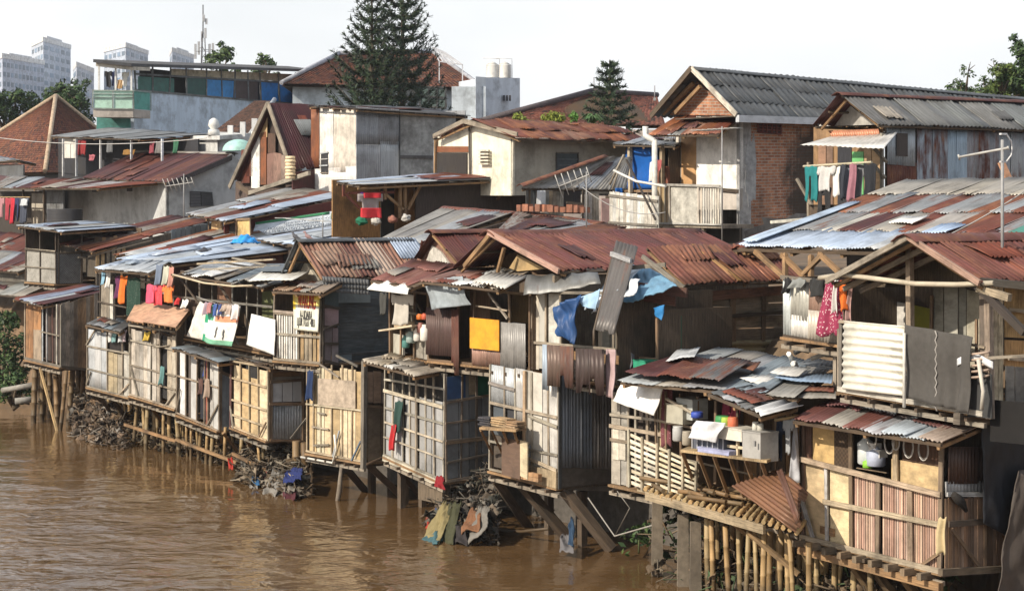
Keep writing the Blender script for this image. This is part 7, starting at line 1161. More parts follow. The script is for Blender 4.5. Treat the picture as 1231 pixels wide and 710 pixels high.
spec(root, f, [('bar', .49, -.30, .49, .45, {'w': .11, 'c': (.46, .35, .24), 'o': .0, 'th': .1}), ('bar', .49, .43, 1.02, .50, {'w': .05, 'c': 'woodl', 'o': .12}), ('bar', 0, .41, .5, .43, {'w': .06, 'c': 'woodl', 'o': .1}), ('bar', 0, .99, 1, 1.0, {'w': .12, 'c': (.55, .48, .38), 'o': .12}), ('bar', .985, .0, .985, 1.02, {'w': .13, 'c': (.16, .12, .09), 'o': .02, 'th': .12}), ('bar', 1.03, .15, 1.03, 1.02, {'w': .12, 'c': (.28, .22, .17), 'o': .06, 'th': .1}), ('bar', 0, .4, 0, 1, {'w': .07, 'c': 'woodg', 'o': .05}), ('bar', .93, .3, .93, 1, {'w': .06, 'c': 'wood', 'o': .0})])
m = MB(); wf = Face(P(1015, 385, -.12), P(1091, 392, -.12), P(1089, 477, -.12), P(1013, 468, -.12), -N); wf.tin(m, 0, 0, 1, 1, (.72, .68, .58), .06, horiz=True, pitch=.135, amp=.028, torn=.02); m.build('balcony_sheet', root)
m = MB(); bl = Face(P(1088, 390, -.16), P(1170, 405, -.16), P(1165, 497, -.2), P(1091, 478, -.2), -N); m.grid(lambda u, v: (bl.w(u, v)-N*(.04*math.sin(u*13+v*2)+.05*math.sin(u*31)*v*(u > .55)+.03*math.sin(v*7)), -N), 40, 20, .012, (.075, .070, .065), 'cloth', uvf=lambda u, v: (u*3, v*2)); m.build('balcony_cloth', root)
m = MB(); m.tube([bl.w(.06, .1, .12), bl.w(.02, 1.12, .12)], .03, (.62, .6, .55), 'paint', 6); m.tube([bl.w(.5, .0, .06)-Z*.08*k+U*.02*(-1)**k for k in range(18)], .014, (.32, .3, .28), 'cloth', 5); m.build('rail_pole', root)
wpoly(root, [P(1163, 500, -.02), P(1192, 503, -.02), P(1192, 450, -.02), P(1163, 440, -.02)], -N, (.05, .05, .05), 'cloth', .02, 'dark_cloth')
m = MB(); q0 = P(1016, 329, -.35); m.tube([P(985, 334, -.4), P(1012, 330, -.4), P(1045, 334, -.45), P(1100, 341, -.45), P(1150, 342, -.45), P(1195, 340, -.4)], .045, (.50, .44, .34), 'bam', 7); solo(m, 'bamboo_beam', 'long bent pale bamboo pole across the front of the nearest upper house', 'pole')
for (a, b, c, d, cc, lab) in ((1170, 338, 1232, 400, (.05, .04, .035), 'black timber strut slanting down at the right edge'), (1180, 338, 1240, 344, (.04, .035, .03), 'black horizontal timber at the top of the right edge'), (1176, 346, 1214, 358, 'woodl', 'pale rafter end sticking out at the right edge'), (1190, 430, 1240, 427, 'woodg', 'thin grey rail at the right edge beside the balcony')):
    m = MB(); m.bar(P(a, b, -.35), P(c, d, -.35), .12 if 'thin' not in lab else .05, .1, N, col(cc)); solo(m, 'timber_strut', lab, 'timber', 'timbers at the right edge')
m = MB()
for k in range(5): q = P(1180, 430+k*7, -.05); m.tube([q+V((math.cos(a)*.16, math.sin(a)*.16, .02*a)) for a in range(7)], .02, (.42, .32, .25), 'bam', 5)
m.tube([P(1176, 432, -.2), P(1182, 470, -.22), P(1180, 492, -.2)], .035, (.5, .46, .4), 'cloth', 6); solo(m, 'rope_lashing', 'rope lashing wound round the balcony corner posts', 'rope')
m = MB(); q = P(1172, 433, -.15); m.grid(lambda u, v: (q+U*(.5-u)*.8+Z*(.1*math.sin(u*3.1)-v*.12)-N*.03*math.sin(u*9), -N), 10, 4, .012, (.68, .7, .72), 'tarp'); solo(m, 'pale_rag', 'pale rag tied beside the rope lashing on the balcony', 'rag')
wpoly(root, [P(1190, 530, .2), P(1290, 540, .2), P(1290, 488, .2), P(1190, 480, .2)], -N, (.014, .013, .013), 'cloth', .03, 'dark_cloth')
# left wing of the upper house
f = FF(942, 1013, 333, 340, 403, 413, .5); root = thing('sheet_clad_wing', 'upstairs wing clad in streaked pale corrugated sheets beside the patterned dress', 'shack', base_of(f)); shell(root, f, 2.0, near=True)
spec(root, f, [('tin', 0, 0, .14, 1, (.52, .54, .52), .1), ('tin', .12, 0, .46, .7, (.46, .45, .40), .24, {'n': 2}), ('tin', .14, .62, .46, 1, (.60, .59, .56), .22), ('tin', .44, 0, .8, .62, (.34, .22, .17), .35, {'n': 2}), ('tin', .44, .5, 1, 1, (.52, .48, .42), .18, {'n': 2, 'o': .03}), ('tin', .78, 0, 1, .55, (.40, .33, .28), .3), ('bar', 0, 1.02, 1, 1.02, {'w': .08, 'c': 'woodd'}), ('bar', 0, 0, 1, 0, {'w': .07, 'c': 'woodg', 'o': .06})])
posts(root, [(971, 405, 971, 420, .7), (1010, 395, 1010, 470, .1), (1005, 400, 1005, 470, .6)], 'woodg', .08)
DG = 'washing on the sheet clad wing'
garment('cloth', 944, 950, 334, 352, .4, 'black', 'narrow black rag at the left end of the sheet clad wing', DG); garment('cloth', 953, 968, 335, 346, .4, (.24, .25, .24), 'grey cloth over the rail of the sheet clad wing', DG); garment('cloth', 973, 990, 335, 356, .38, (.02, .02, .02), 'black crumpled cloth over the rail of the sheet clad wing', DG)
garment('dress', 985, 1020, 334, 402, .2, (.30, .03, .08), 'red patterned dress hanging beside the orange towel', DG, .30); garment('towel', 1010, 1019, 335, 373, .05, (.80, .16, .015), 'bright orange towel hanging next to the patterned dress', DG); garment('cloth', 1003, 1007, 335, 375, .08, 'white', 'narrow white cloth between the patterned dress and orange towel', DG); garment('cloth', 1020, 1024, 336, 386, .1, (.55, .35, .32), 'pale pink cloth right of the orange towel', DG)
# ================================================================== UPPER FRONT ROW
UP = 'upper river shacks'
# ---- U1 laundry balcony
f = FF(120, 205, 322, 330, 380, 402, .5); root = thing('laundry_shack', 'upper shack with bright washing under a small pale blue roof, left', 'shack', base_of(f), UP); shell(root, f, 2.2, near=True)
spec(root, f, [('bars', [.02, .24, .45, .68, .98], [.1, .7], .06, 'woodd'), ('planks', .0, .3, .2, 1, 4, [(.62, .58, .5), 'woodg']), ('panel', .62, .72, .98, 1, 'woodd', 'wood'), ('bar', .4, .3, 1, .32, {'w': .06, 'c': 'woodl', 'o': .08})])
roof(root, [(112, 323, -.2), (180, 328, -.3), (206, 314, 1.0), (150, 312, 1.0)], 5, 1, ('tinb', 'tin', (.42, .50, .60)), .08, pitch=.12, amp=.01)
m = MB(); m.tube([P(130, 334, .2), P(210, 342, .2)], .03, K['woodd'], 'bam', 6, nodes=True); solo(m, 'drying_pole', 'drying pole with red and orange washing under the small blue roof', 'pole')
UG = 'bright washing under the small blue roof'
for (k, x0, x1, y0, y1, c, lab, pt) in (('shirt', 138, 146, 332, 358, (.14, .03, .10), 'purple shirt under the small blue roof, left of the orange one', 0), ('shirt', 142, 153, 332, 364, (.75, .17, .02), 'bright orange shirt under the small blue roof', 0), ('cloth', 122, 127, 326, 342, (.25, .45, .6), 'pale blue cloth at the left end under the small blue roof', 0), ('cloth', 128, 132, 326, 346, 'white', 'white cloth at the left end under the small blue roof', 0), ('towel', 152, 168, 334, 380, (.012, .045, .03), 'long dark green printed cloth under the small blue roof', .1),
        ('shirt', 176, 190, 342, 364, (.70, .10, .18), 'pink red shirt above the peach awning, left one', 0), ('shirt', 184, 198, 343, 366, (.72, .06, .08), 'scarlet shirt above the peach awning, second one', .1), ('shirt', 196, 209, 344, 363, (.85, .22, .05), 'orange red shirt above the peach awning, third one', 0), ('cloth', 188, 196, 318, 342, (.16, .20, .28), 'slate blue cloth hung high above the scarlet shirt', 0), ('cloth', 197, 203, 320, 342, (.55, .55, .45), 'pale green grey cloth hung high above the orange red shirt', 0), ('cloth', 204, 209, 321, 345, (.60, .30, .24), 'salmon cloth hung high beside the pale green grey one', 0), ('cloth', 212, 217, 358, 366, 'red', 'small red cloth right of the bright shirts', 0), ('cloth', 220, 227, 360, 370, 'white', 'small white cloth right of the bright shirts', 0)): garment(k, x0, x1, y0, y1, .1 if x0 < 170 else -.1, c, lab, UG, pt)
# ---- U2 open balcony with banner cloth
f = FF(207, 330, 334, 344, 402, 425, .3); root = thing('open_balcony_shack', 'upper shack with an open timber balcony behind a printed banner cloth, left', 'shack', base_of(f), UP); shell(root, f, 2.4, near=True)
spec(root, f, [('bars', [.02, .16, .3, .42, .62, .76, .86, 1], [.32], .06, 'woodg'), ('panel', .05, .35, .18, .95, (.10, .07, .055), 'wood', {'o': -.3}), ('panel', .28, .1, .42, 1, (.20, .11, .07), 'wood', {'o': -.6}), ('panel', .8, .1, .98, .5, (.10, .11, .05), 'cloth', {'o': -.3, 'name': 'olive_curtain'}), ('bar', .12, 0, .32, .4, {'w': .06, 'c': 'woodd', 'o': .1}), ('bar', .5, .0, .64, .35, {'w': .08, 'c': 'woodd', 'o': .1}), ('bar', .7, .95, .62, .7, {'w': .06, 'c': 'woodg', 'o': .1}), ('bar', .0, .96, 1, .98, {'w': .09, 'c': 'wood', 'o': .05}), ('panel', .0, .55, .12, .98, 'woodd', 'wood', {'o': .0})])
f_, up = roof(root, [(204, 328, -.2), (318, 345, -.3), (372, 328, 2.2), (250, 312, 2.2)], 7, 1, ('asb', 'tin', 'white', 'woodg', 'slate'), .2, pitch=.13, warp=.05, jit=.25, torn=.1)
m = MB(); q = [P(298, 342, -.6), P(352, 341, -.6), P(372, 330, .6), P(318, 329, .6)]; m.sheet(*[x+Z*.1 for x in q], (.66, .64, .58), .05, pitch=.25, amp=.006); m.build('eave_sheet', root)
m = MB(); q = [P(313, 334, .2), P(345, 334, .2), P(356, 326, 1.2), P(322, 326, 1.2)]; m.slab([x+Z*.22 for x in q], Z, .04, (.10, .12, .14), 'paint'); m.build('dark_roof_sheet', root)
for i, (a, b, c, d, t0, lab) in enumerate(((238, 323, 330, 318, .9, 'pale batten lying high on the balcony shack roof'), (244, 330, 338, 326, .6, 'grey batten lying lower on the balcony shack roof'), (280, 316, 345, 330, 1.6, 'long slanting stick on the balcony shack roof'), (258, 320, 300, 327, 1.0, 'short slanting stick on the balcony shack roof'))): m = MB(); m.bar(P(a, b, t0)+Z*.15, P(c, d, t0+.3)+Z*.15, .09, .05, Z, jc('woodg' if i else 'woodl')); solo(m, 'roof_batten', lab, 'stick', 'sticks on the balcony shack roof')
m = MB(); m.tube([P(208, 330, -.35), P(245, 340, -.4), P(280, 344, -.4), P(304, 343, -.35)], .03, (.55, .46, .32), 'bam', 6); solo(m, 'eave_pole', 'bent pale pole along the eave of the open balcony shack', 'pole')
pw = Face(P(240, 363, -.25), P(288, 368, -.25), P(281, 416, -.35), P(233, 405, -.3), -N)
m = MB(); ph = R.uniform(0, 6)
def bn(u, v): 
    p = pw.w(u, v); return p-N*(.05*math.sin(u*10+v*2+ph)*(.4+v)+.06*v)-Z*.06*math.sin(u*3.14), -N
def bc(u, v):
    if u < .20: return (.66, .63, .57)
    if u < .27: return (.03, .30, .16) if v > .12 and (v < .5 or v > .82) else (.72, .72, .70)
    if u < .42 and v < .42: return (.10, .40, .25)
    if v > .86: return (.18, .42, .28)
    if .25 < v < .42 and u > .45: return (.70, .28, .16)
    return (.74, .73, .70)
m.grid(bn, 44, 32, .014, (.7, .7, .7), 'tarp', cf=bc, uvf=lambda u, v: (u*2.2, v*1.7))
o = solo(m, 'banner_cloth', 'white green and orange printed banner cloth hung on the open balcony rail', 'banner'); 
for (u0, v0, h) in ((.60, .52, .30), (.74, .58, .28)):
    m = MB(); pts = [bn(u0+.005*math.sin(k*2.1), v0+h*k/6)[0]-N*.02 for k in range(7)]; m.tube(pts, [.01, .03, .02, .03, .015, .02, .008], (.16, .16, .16), 'paint', 5); m.build('printed_figure', o, base=parent_base.get(o.name, o.location))
drape([(224, 404, -.3), (242, 408, -.3), (244, 364, -.2), (240, 362, -.2)], (.70, .66, .6), 'cream cloth bunched at the left end of the printed banner cloth', 'bunched_cloth', 'cloth', amp=.06, nu=10)
drape([(296, 414, -.2), (330, 427, -.2), (330, 384, -.1), (302, 377, -.1)], (.80, .80, .78), 'plain white sheet hung right of the printed banner cloth', 'white_sheet', 'sheet', amp=.025)
BG = 'small washing over the banner cloth'
line([P(236, 356, -.35), P(262, 366, -.38), P(288, 366, -.35)], 'thin line of small washing above the printed banner cloth', .012)
for (x, y, c, y1, lab) in ((248, 363, (.4, .3, .35), 378, 'greyish pink sock cloth at the left of the small line'), (253, 364, (.45, .2, .2), 376, 'brownish red cloth on the small line'), (259, 365, (.06, .12, .35), 380, 'blue cloth on the small line'), (264, 366, (.05, .08, .25), 378, 'dark blue cloth on the small line'), (270, 366, (.45, .35, .28), 374, 'tan strip on the small line'), (275, 366, (.5, .4, .34), 378, 'pale brown strip on the small line'), (283, 366, (.72, .66, .64), 384, 'pinkish white towel at the right end of the small line')): garment('cloth', x-2.6 if x < 280 else x-5, x+2.6 if x < 280 else x+4, y, y1, -.40, c, lab, BG)
# ---- U3
f = FF(331, 387, 345, 349, 432, 437, .0); root = thing('picket_balcony_shack', 'upper shack with a pale picket balcony and a red lettered yellow sign, left of centre', 'shack', base_of(f), UP); shell(root, f, 2.4); e = EF(f, 407, 350, 436)
spec(root, f, [('planks', .04, .34, .50, .98, 9, [(.64, .62, .58), (.58, .56, .52)], {'gap': .42, 'o': .02, 'name': 'picket_rail'}), ('planks', .54, .5, .98, .98, 5, ['ply', (.40, .27, .14), 'woodl'], {'gap': .25, 'name': 'slat_panel'}), ('panel', .02, 0, .46, .32, (.07, .045, .03), 'wood', {'o': -.9, 'name': 'inner_wall'}), ('bars', [0, .52, 1], [.35, .64, .99], .06, 'woodl'), ('bar', .0, .33, .52, .33, {'w': .08, 'c': (.6, .5, .42), 'o': .07})])
spec(root, e, [('panel', 0, 0, 1, .22, (.08, .10, .10), 'plas'), ('panel', .05, .24, 1, .48, (.38, .27, .28), 'plas'), ('panel', .05, .5, 1, .72, (.36, .26, .27), 'plas'), ('panel', .05, .74, 1, 1, (.34, .25, .26), 'plas'), ('bars', [0], [.23, .49, .73, 1], .07, 'woodd')])
roof(root, [(326, 349, -.7), (385, 352, -.7), (412, 338, .4), (352, 337, .4)], 5, 1, ((.30, .20, .14), (.38, .28, .2), 'rust2', 'asb'), .3, pitch=.12, amp=.02, torn=.08)
sg = Face(P(352, 352, -.12), P(384, 355, -.12), P(382, 399, -.14), P(353, 396, -.14), -N); root = thing('lettered_sign', 'yellow and white hand lettered sign with red heading on the picket balcony', 'sign', sg.BL)
m = MB(); m.grid(lambda u, v: (sg.w(u, v), -N), 10, 16, .02, (.7, .7, .6), 'paint', cf=lambda u, v: (.74, .52, .04) if (u < .12 and v < .45) or v < .10 else (.76, .66, .22) if v < .34 else (.78, .77, .66)); m.build('board', root)
text_mesh('WARUNG', .3, sg, .54, .17, .95, (.50, .02, .02), hgt=.42).build('lettering', root); text_mesh('A-UDARA', .2, sg, .52, .56, .66, (.07, .07, .07), hgt=.22).build('lettering', root); text_mesh('LJUR TGST 48U', .2, sg, .52, .80, .95, (.07, .07, .07), hgt=.28).build('lettering', root)
# ---- U4 dark wall
f = FF(387, 408, 350, 350, 436, 437, 1.25); s = st(P(387, 437, 0))[0]; root = thing('dark_board_shack', 'upper shack with a dark horizontally boarded side wall, left of centre', 'shack', P(440, 437, 1.5), UP)
e = Face(Q(404, 350, s+.25), Q(484, 350, s+.25), Q(484, 432, s+.25), Q(404, 437, s+.25), -U)
spec(root, e, [('planks', 0, 0, 1, 1, 9, [(.065, .075, .08), (.08, .088, .092), (.055, .062, .066)], {'horiz': True, 'gap': .02, 'name': 'side_wall'}), ('panel', .02, .02, .5, .16, (.16, .18, .18), 'plas', {'o': .04}), ('panel', .03, .86, .22, .96, (.18, .22, .24), 'paint', {'o': .04, 'name': 'pale_board'}), ('bar', 0, .88, 1, .84, {'w': .04, 'c': (.12, .12, .12), 'o': .03}), ('bar', 0, 1, 1, 1, {'w': .12, 'c': 'woodg', 'o': .06})])
mb = MB(); mb.slab([e.BL, e.BR, e.BR+U*2.5, e.BL+U*2.5], Z, .05, jc('wood'), 'wood'); mb.build('floor', root)
# ---- U5 kitchen corner
f = FF(470, 517, 346, 352, 424, 434, .2); root = thing('shelf_corner_shack', 'upper shack corner with lit inner shelves and a hung garment, centre', 'shack', base_of(f), UP); shell(root, f, 2.2)
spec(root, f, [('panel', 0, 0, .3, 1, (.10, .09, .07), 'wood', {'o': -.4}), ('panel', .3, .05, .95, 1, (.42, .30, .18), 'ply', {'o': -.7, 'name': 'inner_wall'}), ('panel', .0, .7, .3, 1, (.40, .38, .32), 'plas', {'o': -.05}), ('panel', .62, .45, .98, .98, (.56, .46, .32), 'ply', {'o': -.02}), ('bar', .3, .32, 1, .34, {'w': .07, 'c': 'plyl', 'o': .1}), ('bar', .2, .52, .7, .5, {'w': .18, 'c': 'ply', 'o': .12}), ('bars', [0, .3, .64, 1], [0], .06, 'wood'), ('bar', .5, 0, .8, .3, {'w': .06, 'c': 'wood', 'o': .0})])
m = MB(); m.bar(P(460, 397, -.4), P(500, 391, -.1), .3, .04, Z, (.6, .5, .36)); m.build('outer_shelf', root)
garment('shirt', 470, 497, 354, 390, -.25, (.48, .45, .40), 'greyish beige garment hung at the shelf corner', None); garment('cloth', 457, 466, 352, 378, -.1, (.06, .06, .055), 'dark cloth hanging left of the greyish beige garment', None)
SG = 'small things on the inner shelves'
for (x, y, c, r_, h, lab, nm, ct) in ((505, 384, (.6, .16, .03), .1, .14, 'orange pot on the upper inner shelf', 'pot', 'pot'), (511, 384, (.5, .1, .05), .09, .16, 'red tin on the upper inner shelf', 'tin_can', 'can'), (494, 412, (.30, .38, .36), .12, .28, 'grey green jar on the lower inner shelf', 'jar', 'jar'), (502, 410, (.64, .6, .55), .1, .32, 'white flask on the lower inner shelf', 'flask', 'flask'), (506, 400, (.25, .1, .08), .1, .25, 'brown kettle shaped pot on the lower inner shelf', 'pot', 'pot'), (511, 410, (.7, .66, .6), .12, .4, 'tall white canister on the lower inner shelf', 'canister', 'canister'), (488, 418, (.08, .22, .2), .1, .3, 'teal bottle at the left of the lower inner shelf', 'bottle', 'bottle')):
    q = P(x, y, .05); m = MB(); m.tube([q, q+Z*h*.1, q+Z*h*.75, q+Z*h*.9, q+Z*h], [r_*.8, r_, r_, r_*.6, r_*.65], c, 'paint', 12); solo(m, nm, lab, ct, SG)
# ---- U6
f = FF(517, 640, 342, 352, 432, 445, .15); root = thing('patched_balcony_shack', 'upper shack with rusty sheet fronts and an orange panel, centre', 'shack', base_of(f), UP); shell(root, f, 2.6, near=True)
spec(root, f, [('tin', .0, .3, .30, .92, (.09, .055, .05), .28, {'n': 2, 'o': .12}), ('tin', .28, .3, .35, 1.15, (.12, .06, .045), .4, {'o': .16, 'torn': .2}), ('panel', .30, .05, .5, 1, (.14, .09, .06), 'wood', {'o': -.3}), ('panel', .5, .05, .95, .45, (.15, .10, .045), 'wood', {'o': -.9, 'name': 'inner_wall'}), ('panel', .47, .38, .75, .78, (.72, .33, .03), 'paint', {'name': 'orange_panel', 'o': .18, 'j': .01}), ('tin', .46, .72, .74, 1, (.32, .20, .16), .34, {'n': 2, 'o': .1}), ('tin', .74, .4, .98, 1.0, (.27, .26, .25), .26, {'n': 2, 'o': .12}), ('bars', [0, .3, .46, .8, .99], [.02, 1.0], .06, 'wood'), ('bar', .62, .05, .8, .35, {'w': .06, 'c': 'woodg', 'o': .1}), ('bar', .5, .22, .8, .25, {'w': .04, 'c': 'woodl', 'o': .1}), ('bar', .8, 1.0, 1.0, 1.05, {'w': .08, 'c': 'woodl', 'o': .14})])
roof(root, [(505, 337, -.5), (600, 347, -.6), (640, 326, 1.0), (560, 322, 1.2)], 5, 1, ((.26, .14, .11), 'rust', (.52, .46, .40), 'tinw', (.42, .36, .3)), .32, pitch=.13, amp=.02, torn=.1)
m = MB(); q = [P(567, 342, -.75), P(606, 348, -.75), P(634, 334, .2), P(590, 330, .2)]; m.sheet(*[x+Z*.05 for x in q], (.62, .60, .55), .30, pitch=.16, amp=.028, torn=.08); m.build('pale_roof_sheet', root)
drape([(518, 372, -.3), (564, 366, -.3), (556, 332, -.2), (512, 336, -.2)], (.27, .31, .34), 'blue grey cloth hung over the maroon sheet front', 'hanging_cloth', 'cloth', amp=.06)
m = MB(); q = [P(630, 356, -.3), P(722, 340, .6), P(718, 326, .9), P(632, 328, .2)]; m.sheet(q[0], q[1], q[2], q[3], (.19, .19, .185), .28, pitch=.5, amp=.02, warp=.06); solo(m, 'bent_sheet', 'long bent grey sheet under the eave of the big rust roof', 'metal sheet')
# ---- U7
f = FF(640, 742, 352, 352, 447, 462, .25); root = thing('hanging_sheet_shack', 'upper shack with torn rusty sheets hanging over the lower wall, right of centre', 'shack', base_of(f), UP); shell(root, f, 2.6, near=True)
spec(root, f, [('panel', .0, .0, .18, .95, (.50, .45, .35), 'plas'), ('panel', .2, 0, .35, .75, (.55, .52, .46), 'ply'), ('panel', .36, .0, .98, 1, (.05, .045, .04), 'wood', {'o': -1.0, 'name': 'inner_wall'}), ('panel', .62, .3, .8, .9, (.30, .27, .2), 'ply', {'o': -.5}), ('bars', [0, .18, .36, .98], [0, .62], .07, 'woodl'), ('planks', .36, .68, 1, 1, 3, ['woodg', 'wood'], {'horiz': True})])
hs = FF(652, 728, 414, 418, 474, 482, -.25)
spec(root, hs, [('tin', 0, 0, .10, .95, (.33, .38, .44), .15, {'torn': .1}), ('tin', .08, 0, .52, .82, (.12, .085, .07), .40, {'n': 2, 'torn': .3, 'pitch': .12, 'amp': .022}), ('tin', .54, .03, 1.0, .9, (.07, .048, .045), .25, {'n': 2, 'torn': .35, 'pitch': .16, 'amp': .025})])
drape([(728, 476, -.2), (738, 480, -.2), (740, 420, -.1), (728, 419, -.1)], (.42, .30, .30), 'dusty pink cloth hung beside the torn rusty sheets', 'hanging_cloth', 'cloth', amp=.04, nu=8)
# ---- dark recess
f = FF(742, 792, 372, 372, 452, 458, .9); root = thing('recess_balcony', 'dark recessed balcony with pale rails under the leaning sheet', 'shack', base_of(f), UP); shell(root, f, 2.0, near=True)
spec(root, f, [('panel', 0, 0, .35, 1, (.26, .23, .17), 'ply', {'o': -.3}), ('panel', .62, .1, 1, 1, (.02, .12, .08), 'cloth', {'o': -.6, 'name': 'green_curtain'}), ('planks', .0, .68, 1, 1, 3, ['woodl', 'woodg'], {'horiz': True, 'gap': .4}), ('bars', [.0, .4, .98], [.68], .07, 'wood')])
boxy(778, 452, .7, .22, .2, .32, (.04, .30, .18), 'green crate on the recessed balcony', 'plastic_crate', 'crate')
garment('cloth', 753, 763, 425, 446, .6, (.12, .13, .15), 'dark grey cloth on the rail of the recessed balcony', None)
# ================================================================== BANK, RUBBISH
def debris(x0, x1, y0, y1, t0, t1, n, label, seed, cs=None, z0=.05, slope=.5):
    n = int(n*1.7)
    R.seed(seed); m = MB(); cs = cs or [(.10, .07, .04), (.14, .10, .06), (.06, .045, .03), (.2, .16, .12), (.10, .075, .04)]
    for k in range(n):
        t = R.uniform(t0, t1); x = R.uniform(x0, x1); b = P(x, 500, t); z = max(z0, slope*(t-t0))+R.uniform(-.1, .35)*R.random(); p = V((b.x, b.y, z)); c = jc(R.choice(cs), .4); g = R.random()
        if g < .45:
            d = V((R.gauss(0, 1), R.gauss(0, 1), R.gauss(0, .45))).normalized()*R.uniform(.12, .4); m.tube([p-d, p+d], R.uniform(.008, .02), c, 'junk', 4)
        else:
            a = V((R.gauss(0, 1), R.gauss(0, 1), R.gauss(0, .6))).normalized(); e = a.cross(V((R.gauss(0, 1), R.gauss(0, 1), R.gauss(0, 1)))).normalized(); q = R.uniform(.05, .14); f1, f2 = R.uniform(0, 6), R.uniform(.02, .06); nn = a.cross(e)
            m.grid(lambda u, v: (p+a*(u-.5)*q*2+e*(v-.5)*q*1.5+nn*f2*math.sin(u*7+f1+v*4), nn), 3, 3, .012, c, 'junk')
    o = m.build('rubbish'); o['kind'] = 'stuff'; return o
debris(85, 150, 0, 0, -.6, 2.2, 380, '', 41, cs=[(.12, .085, .055), (.15, .11, .08), (.07, .05, .035), (.2, .17, .14)], slope=.4)
debris(150, 290, 0, 0, .3, 2.7, 420, '', 42, slope=.4); debris(285, 372, 0, 0, -.9, 1.8, 330, '', 43, cs=[(.09, .065, .04), (.06, .045, .03), (.13, .10, .07), (.2, .17, .13)], slope=.3)
debris(515, 600, 0, 0, -.7, 1.5, 230, '', 44, cs=[(.07, .06, .05), (.11, .09, .07), (.05, .05, .04), (.16, .13, .10)], slope=.7);  debris(780, 1150, 0, 0, -.3, 2.5, 520, '', 47, cs=[(.12, .09, .06), (.2, .15, .1), (.08, .06, .04), (.06, .09, .04)])
R.seed(77)
RG = 'rags and bags caught on the bank'
for (pts, c, lab) in (([(300, 585, -1.0), (310, 590, -1.0), (306, 555, .2), (298, 560, .2)], (.34, .32, .29), 'pale rag on the bank left of the blue plastic bag'), ([(302, 578, -.9), (312, 583, -.9), (310, 562, -.1), (303, 566, -.1)], (.04, .15, .33), 'blue plastic bag caught on the bank at left'), ([(274, 562, -.7), (281, 564, -.7), (280, 550, -.3), (275, 550, -.3)], (.6, .05, .03), 'small red rag caught on the stilts at left'),
        ([(314, 601, -1.4), (330, 604, -1.4), (342, 566, .0), (330, 560, .0)], (.38, .35, .31), 'large cream rag trailing to the water at the left bank'), ([(328, 602, -1.3), (342, 603, -1.3), (345, 570, -.2), (335, 575, -.2)], (.30, .26, .22), 'brown grey rag beside the large cream rag'), ([(340, 603, -1.2), (356, 600, -1.2), (358, 568, .0), (345, 572, .0)], (.13, .03, .04), 'dark crimson cloth trailing to the water at the left bank'), ([(340, 580, -.9), (362, 576, -.9), (364, 560, .0), (345, 563, .0)], (.03, .05, .22), 'navy blue cloth on top of the bank heap'), ([(346, 590, -1.0), (354, 588, -1.0), (356, 572, -.4), (348, 574, -.4)], (.3, .27, .23), 'small beige rag over the crimson cloth'), ([(288, 575, -.6), (294, 577, -.6), (296, 552, .2), (290, 550, .2)], (.35, .33, .3), 'grey rag hanging among the stilts at left'), ([(318, 585, -.6), (322, 586, -.6), (322, 556, .2), (318, 556, .2)], (.45, .1, .1), 'thin red strip hanging among the stilts at left'),
        ([(505, 653, -1.5), (528, 655, -1.6), (543, 606, -.3), (533, 598, -.2)], (.42, .34, .16), 'large mustard tarpaulin draped from the bank into the water, centre'), ([(526, 652, -1.4), (545, 655, -1.4), (556, 600, -.2), (542, 598, -.2)], (.10, .10, .05), 'dark olive tarpaulin beside the mustard one'), ([(553, 640, -1.1), (575, 636, -1.0), (582, 612, -.2), (566, 610, -.2)], (.34, .16, .08), 'rust brown tarpaulin on the centre bank'), ([(563, 654, -1.2), (588, 634, -1.0), (588, 606, -.2), (576, 606, -.2)], (.34, .31, .27), 'grey beige tarpaulin on the right of the centre bank'), ([(500, 654, -1.8), (526, 655, -1.7), (534, 640, -1.1), (520, 636, -1.1)], (.10, .22, .25), 'turquoise plastic sheet at the waterline, centre'), ([(540, 652, -1.3), (560, 654, -1.3), (562, 632, -.9), (546, 630, -.9)], (.06, .05, .05), 'black plastic sack between the tarpaulins on the centre bank'), ([(523, 585, -.4), (536, 588, -.4), (532, 571, -.2), (526, 571, -.2)], (.42, .03, .04), 'bright red rag under the corner of the lattice cabin'), ([(510, 640, -.8), (518, 640, -.8), (516, 618, -.4), (512, 618, -.4)], (.6, .08, .05), 'red strip on the bank left of the mustard tarpaulin'), ([(520, 622, -.6), (532, 624, -.6), (534, 612, -.2), (524, 612, -.2)], (.08, .12, .3), 'blue scrap on the bank left of the mustard tarpaulin'),
        ([(672, 662, -.3), (690, 664, -.3), (690, 640, .4), (676, 640, .4)], (.26, .25, .26), 'grey tangle of rags hanging at the waterline right of centre'), ([(684, 655, -.2), (690, 655, -.2), (690, 622, .3), (686, 622, .3)], (.05, .10, .18), 'thin blue rag hanging at the waterline right of centre')):
    c = tuple(.52*x_ for x_ in c); drape(pts, c, lab, 'rag' if 'rag' in lab or 'scrap' in lab or 'strip' in lab or 'cloth' in lab else 'plastic_sheet', 'rag' if 'rag' in lab or 'scrap' in lab or 'strip' in lab or 'cloth' in lab else 'plastic sheet', nu=30, nv=16, amp=.07, group=RG, m='cloth', ragged=.15)
def sticks(items, name, label, group):
    for i, (x0, y0, t0, x1, y1, t1, r) in enumerate(items): m = MB(); p, q = P(x0, y0, t0), P(x1, y1, t1); m.tube([p, lerp(p, q, .5)+V((R.uniform(-.05, .05), 0, R.uniform(-.05, .05))), q], r, jc('bamd', .3), 'bam', 6, nodes=False); solo(m, name, label[i], 'stick', group)
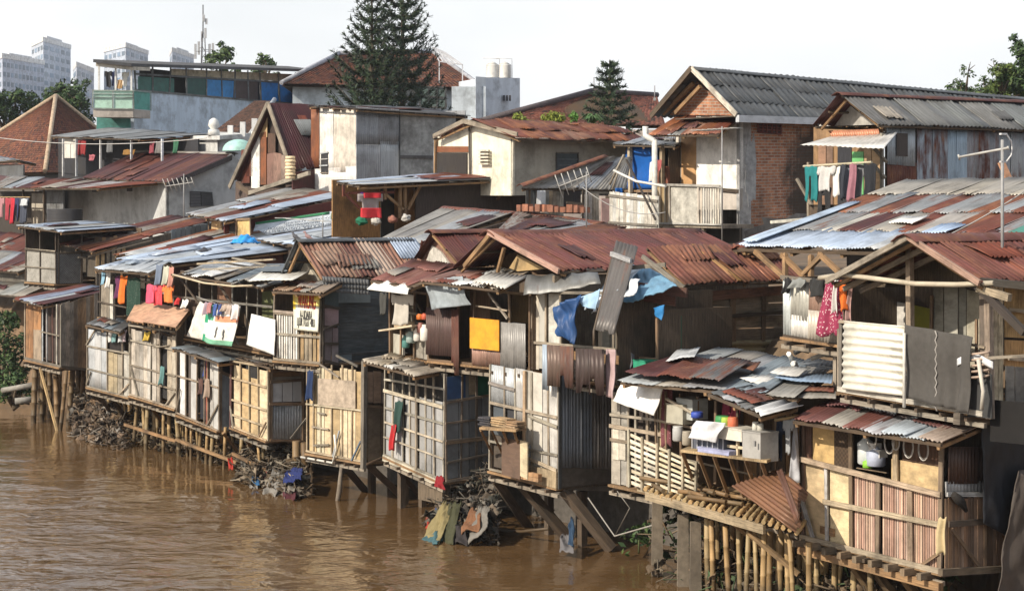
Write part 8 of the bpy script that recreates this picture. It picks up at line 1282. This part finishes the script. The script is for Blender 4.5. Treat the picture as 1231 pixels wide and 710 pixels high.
sticks([(590, 637, .3, 660, 635, .3, .04), (495, 648, -1.6, 525, 652, -1.4, .035), (310, 590, -.6, 345, 565, .3, .03), (505, 622, -.5, 540, 600, .2, .03)], 'driftwood', ['long driftwood pole lying in the shadow right of the centre bank', 'pale stick floating by the turquoise plastic sheet', 'driftwood stick slanting across the left bank heap', 'driftwood stick slanting up the centre bank'], 'driftwood along the bank')
# stilts of the dark recess under the centre cabins: retaining wall
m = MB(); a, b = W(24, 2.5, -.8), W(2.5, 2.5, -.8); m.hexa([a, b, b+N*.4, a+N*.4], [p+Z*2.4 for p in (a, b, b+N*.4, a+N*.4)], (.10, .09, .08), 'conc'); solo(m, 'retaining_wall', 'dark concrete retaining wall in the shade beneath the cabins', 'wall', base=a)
# weeds under the deck
for (x, y0, y1, t, lab) in ((868, 655, 700, 1.2, 'leafy weed growing behind the deck stilts, left clump'), (900, 660, 710, 1.4, 'leafy weed growing behind the deck stilts, right clump'), (768, 640, 665, 1.0, 'small weed in the dark gap beside the concrete column')):
    c = P(x, y1, t); h = P(x, y0, t).z-c.z; root = thing('weed', lab, 'plant', c, 'weeds under the deck'); m = MB(); m.tube([c, c+Z*h*.8], .02, (.08, .1, .04), 'bark', 5); m.build('stem', root); crown(root, [(c+Z*h*(.4+.2*k)+V((R.uniform(-.2, .2), R.uniform(-.2, .2), 0)), .4) for k in range(3)], 500, .09, G1)
# long cables over the scene
def cable(a, b, sag, label, r=.012, c=(.35, .34, .33)): m = MB(); m.tube([lerp(a, b, k/24)-Z*sag*4*(k/24)*(1-k/24) for k in range(25)], r, c, 'paint', 4); solo(m, 'overhead_cable', label, 'cable', 'overhead cables')
cable(P(-20, 163, 12), P(248, 166, 12.5), .35, 'grey overhead cable crossing in front of the tiled hip roof at left', .02, (.5, .48, .46))
cable(P(1100, 300, .5), P(1260, 210, 3), .1, 'dark overhead cable over the patchwork roof at right'); cable(P(700, 225, 8), P(800, 255, 9), .3, 'thin cable sagging before the blue tarpaulin')
# air between the camera and the far towers
m = MB(); m.box((-900, -60, -4), (900, 1000, 70), (1, 1, 1), 'paint'); hz = bpy.data.materials.new('haze_air'); hz.use_nodes = True; hn = hz.node_tree; hn.nodes.remove(hn.nodes['Principled BSDF']); pv = hn.nodes.new('ShaderNodeVolumePrincipled'); pv.inputs['Color'].default_value = (.86, .92, 1, 1); pv.inputs['Density'].default_value = .00022; pv.inputs['Anisotropy'].default_value = .2
hn.links.new(pv.outputs[0], hn.nodes['Material Output'].inputs['Volume']); M['haze'] = hz; m.ms = ['haze']; o = m.build('haze'); o['kind'] = 'stuff'
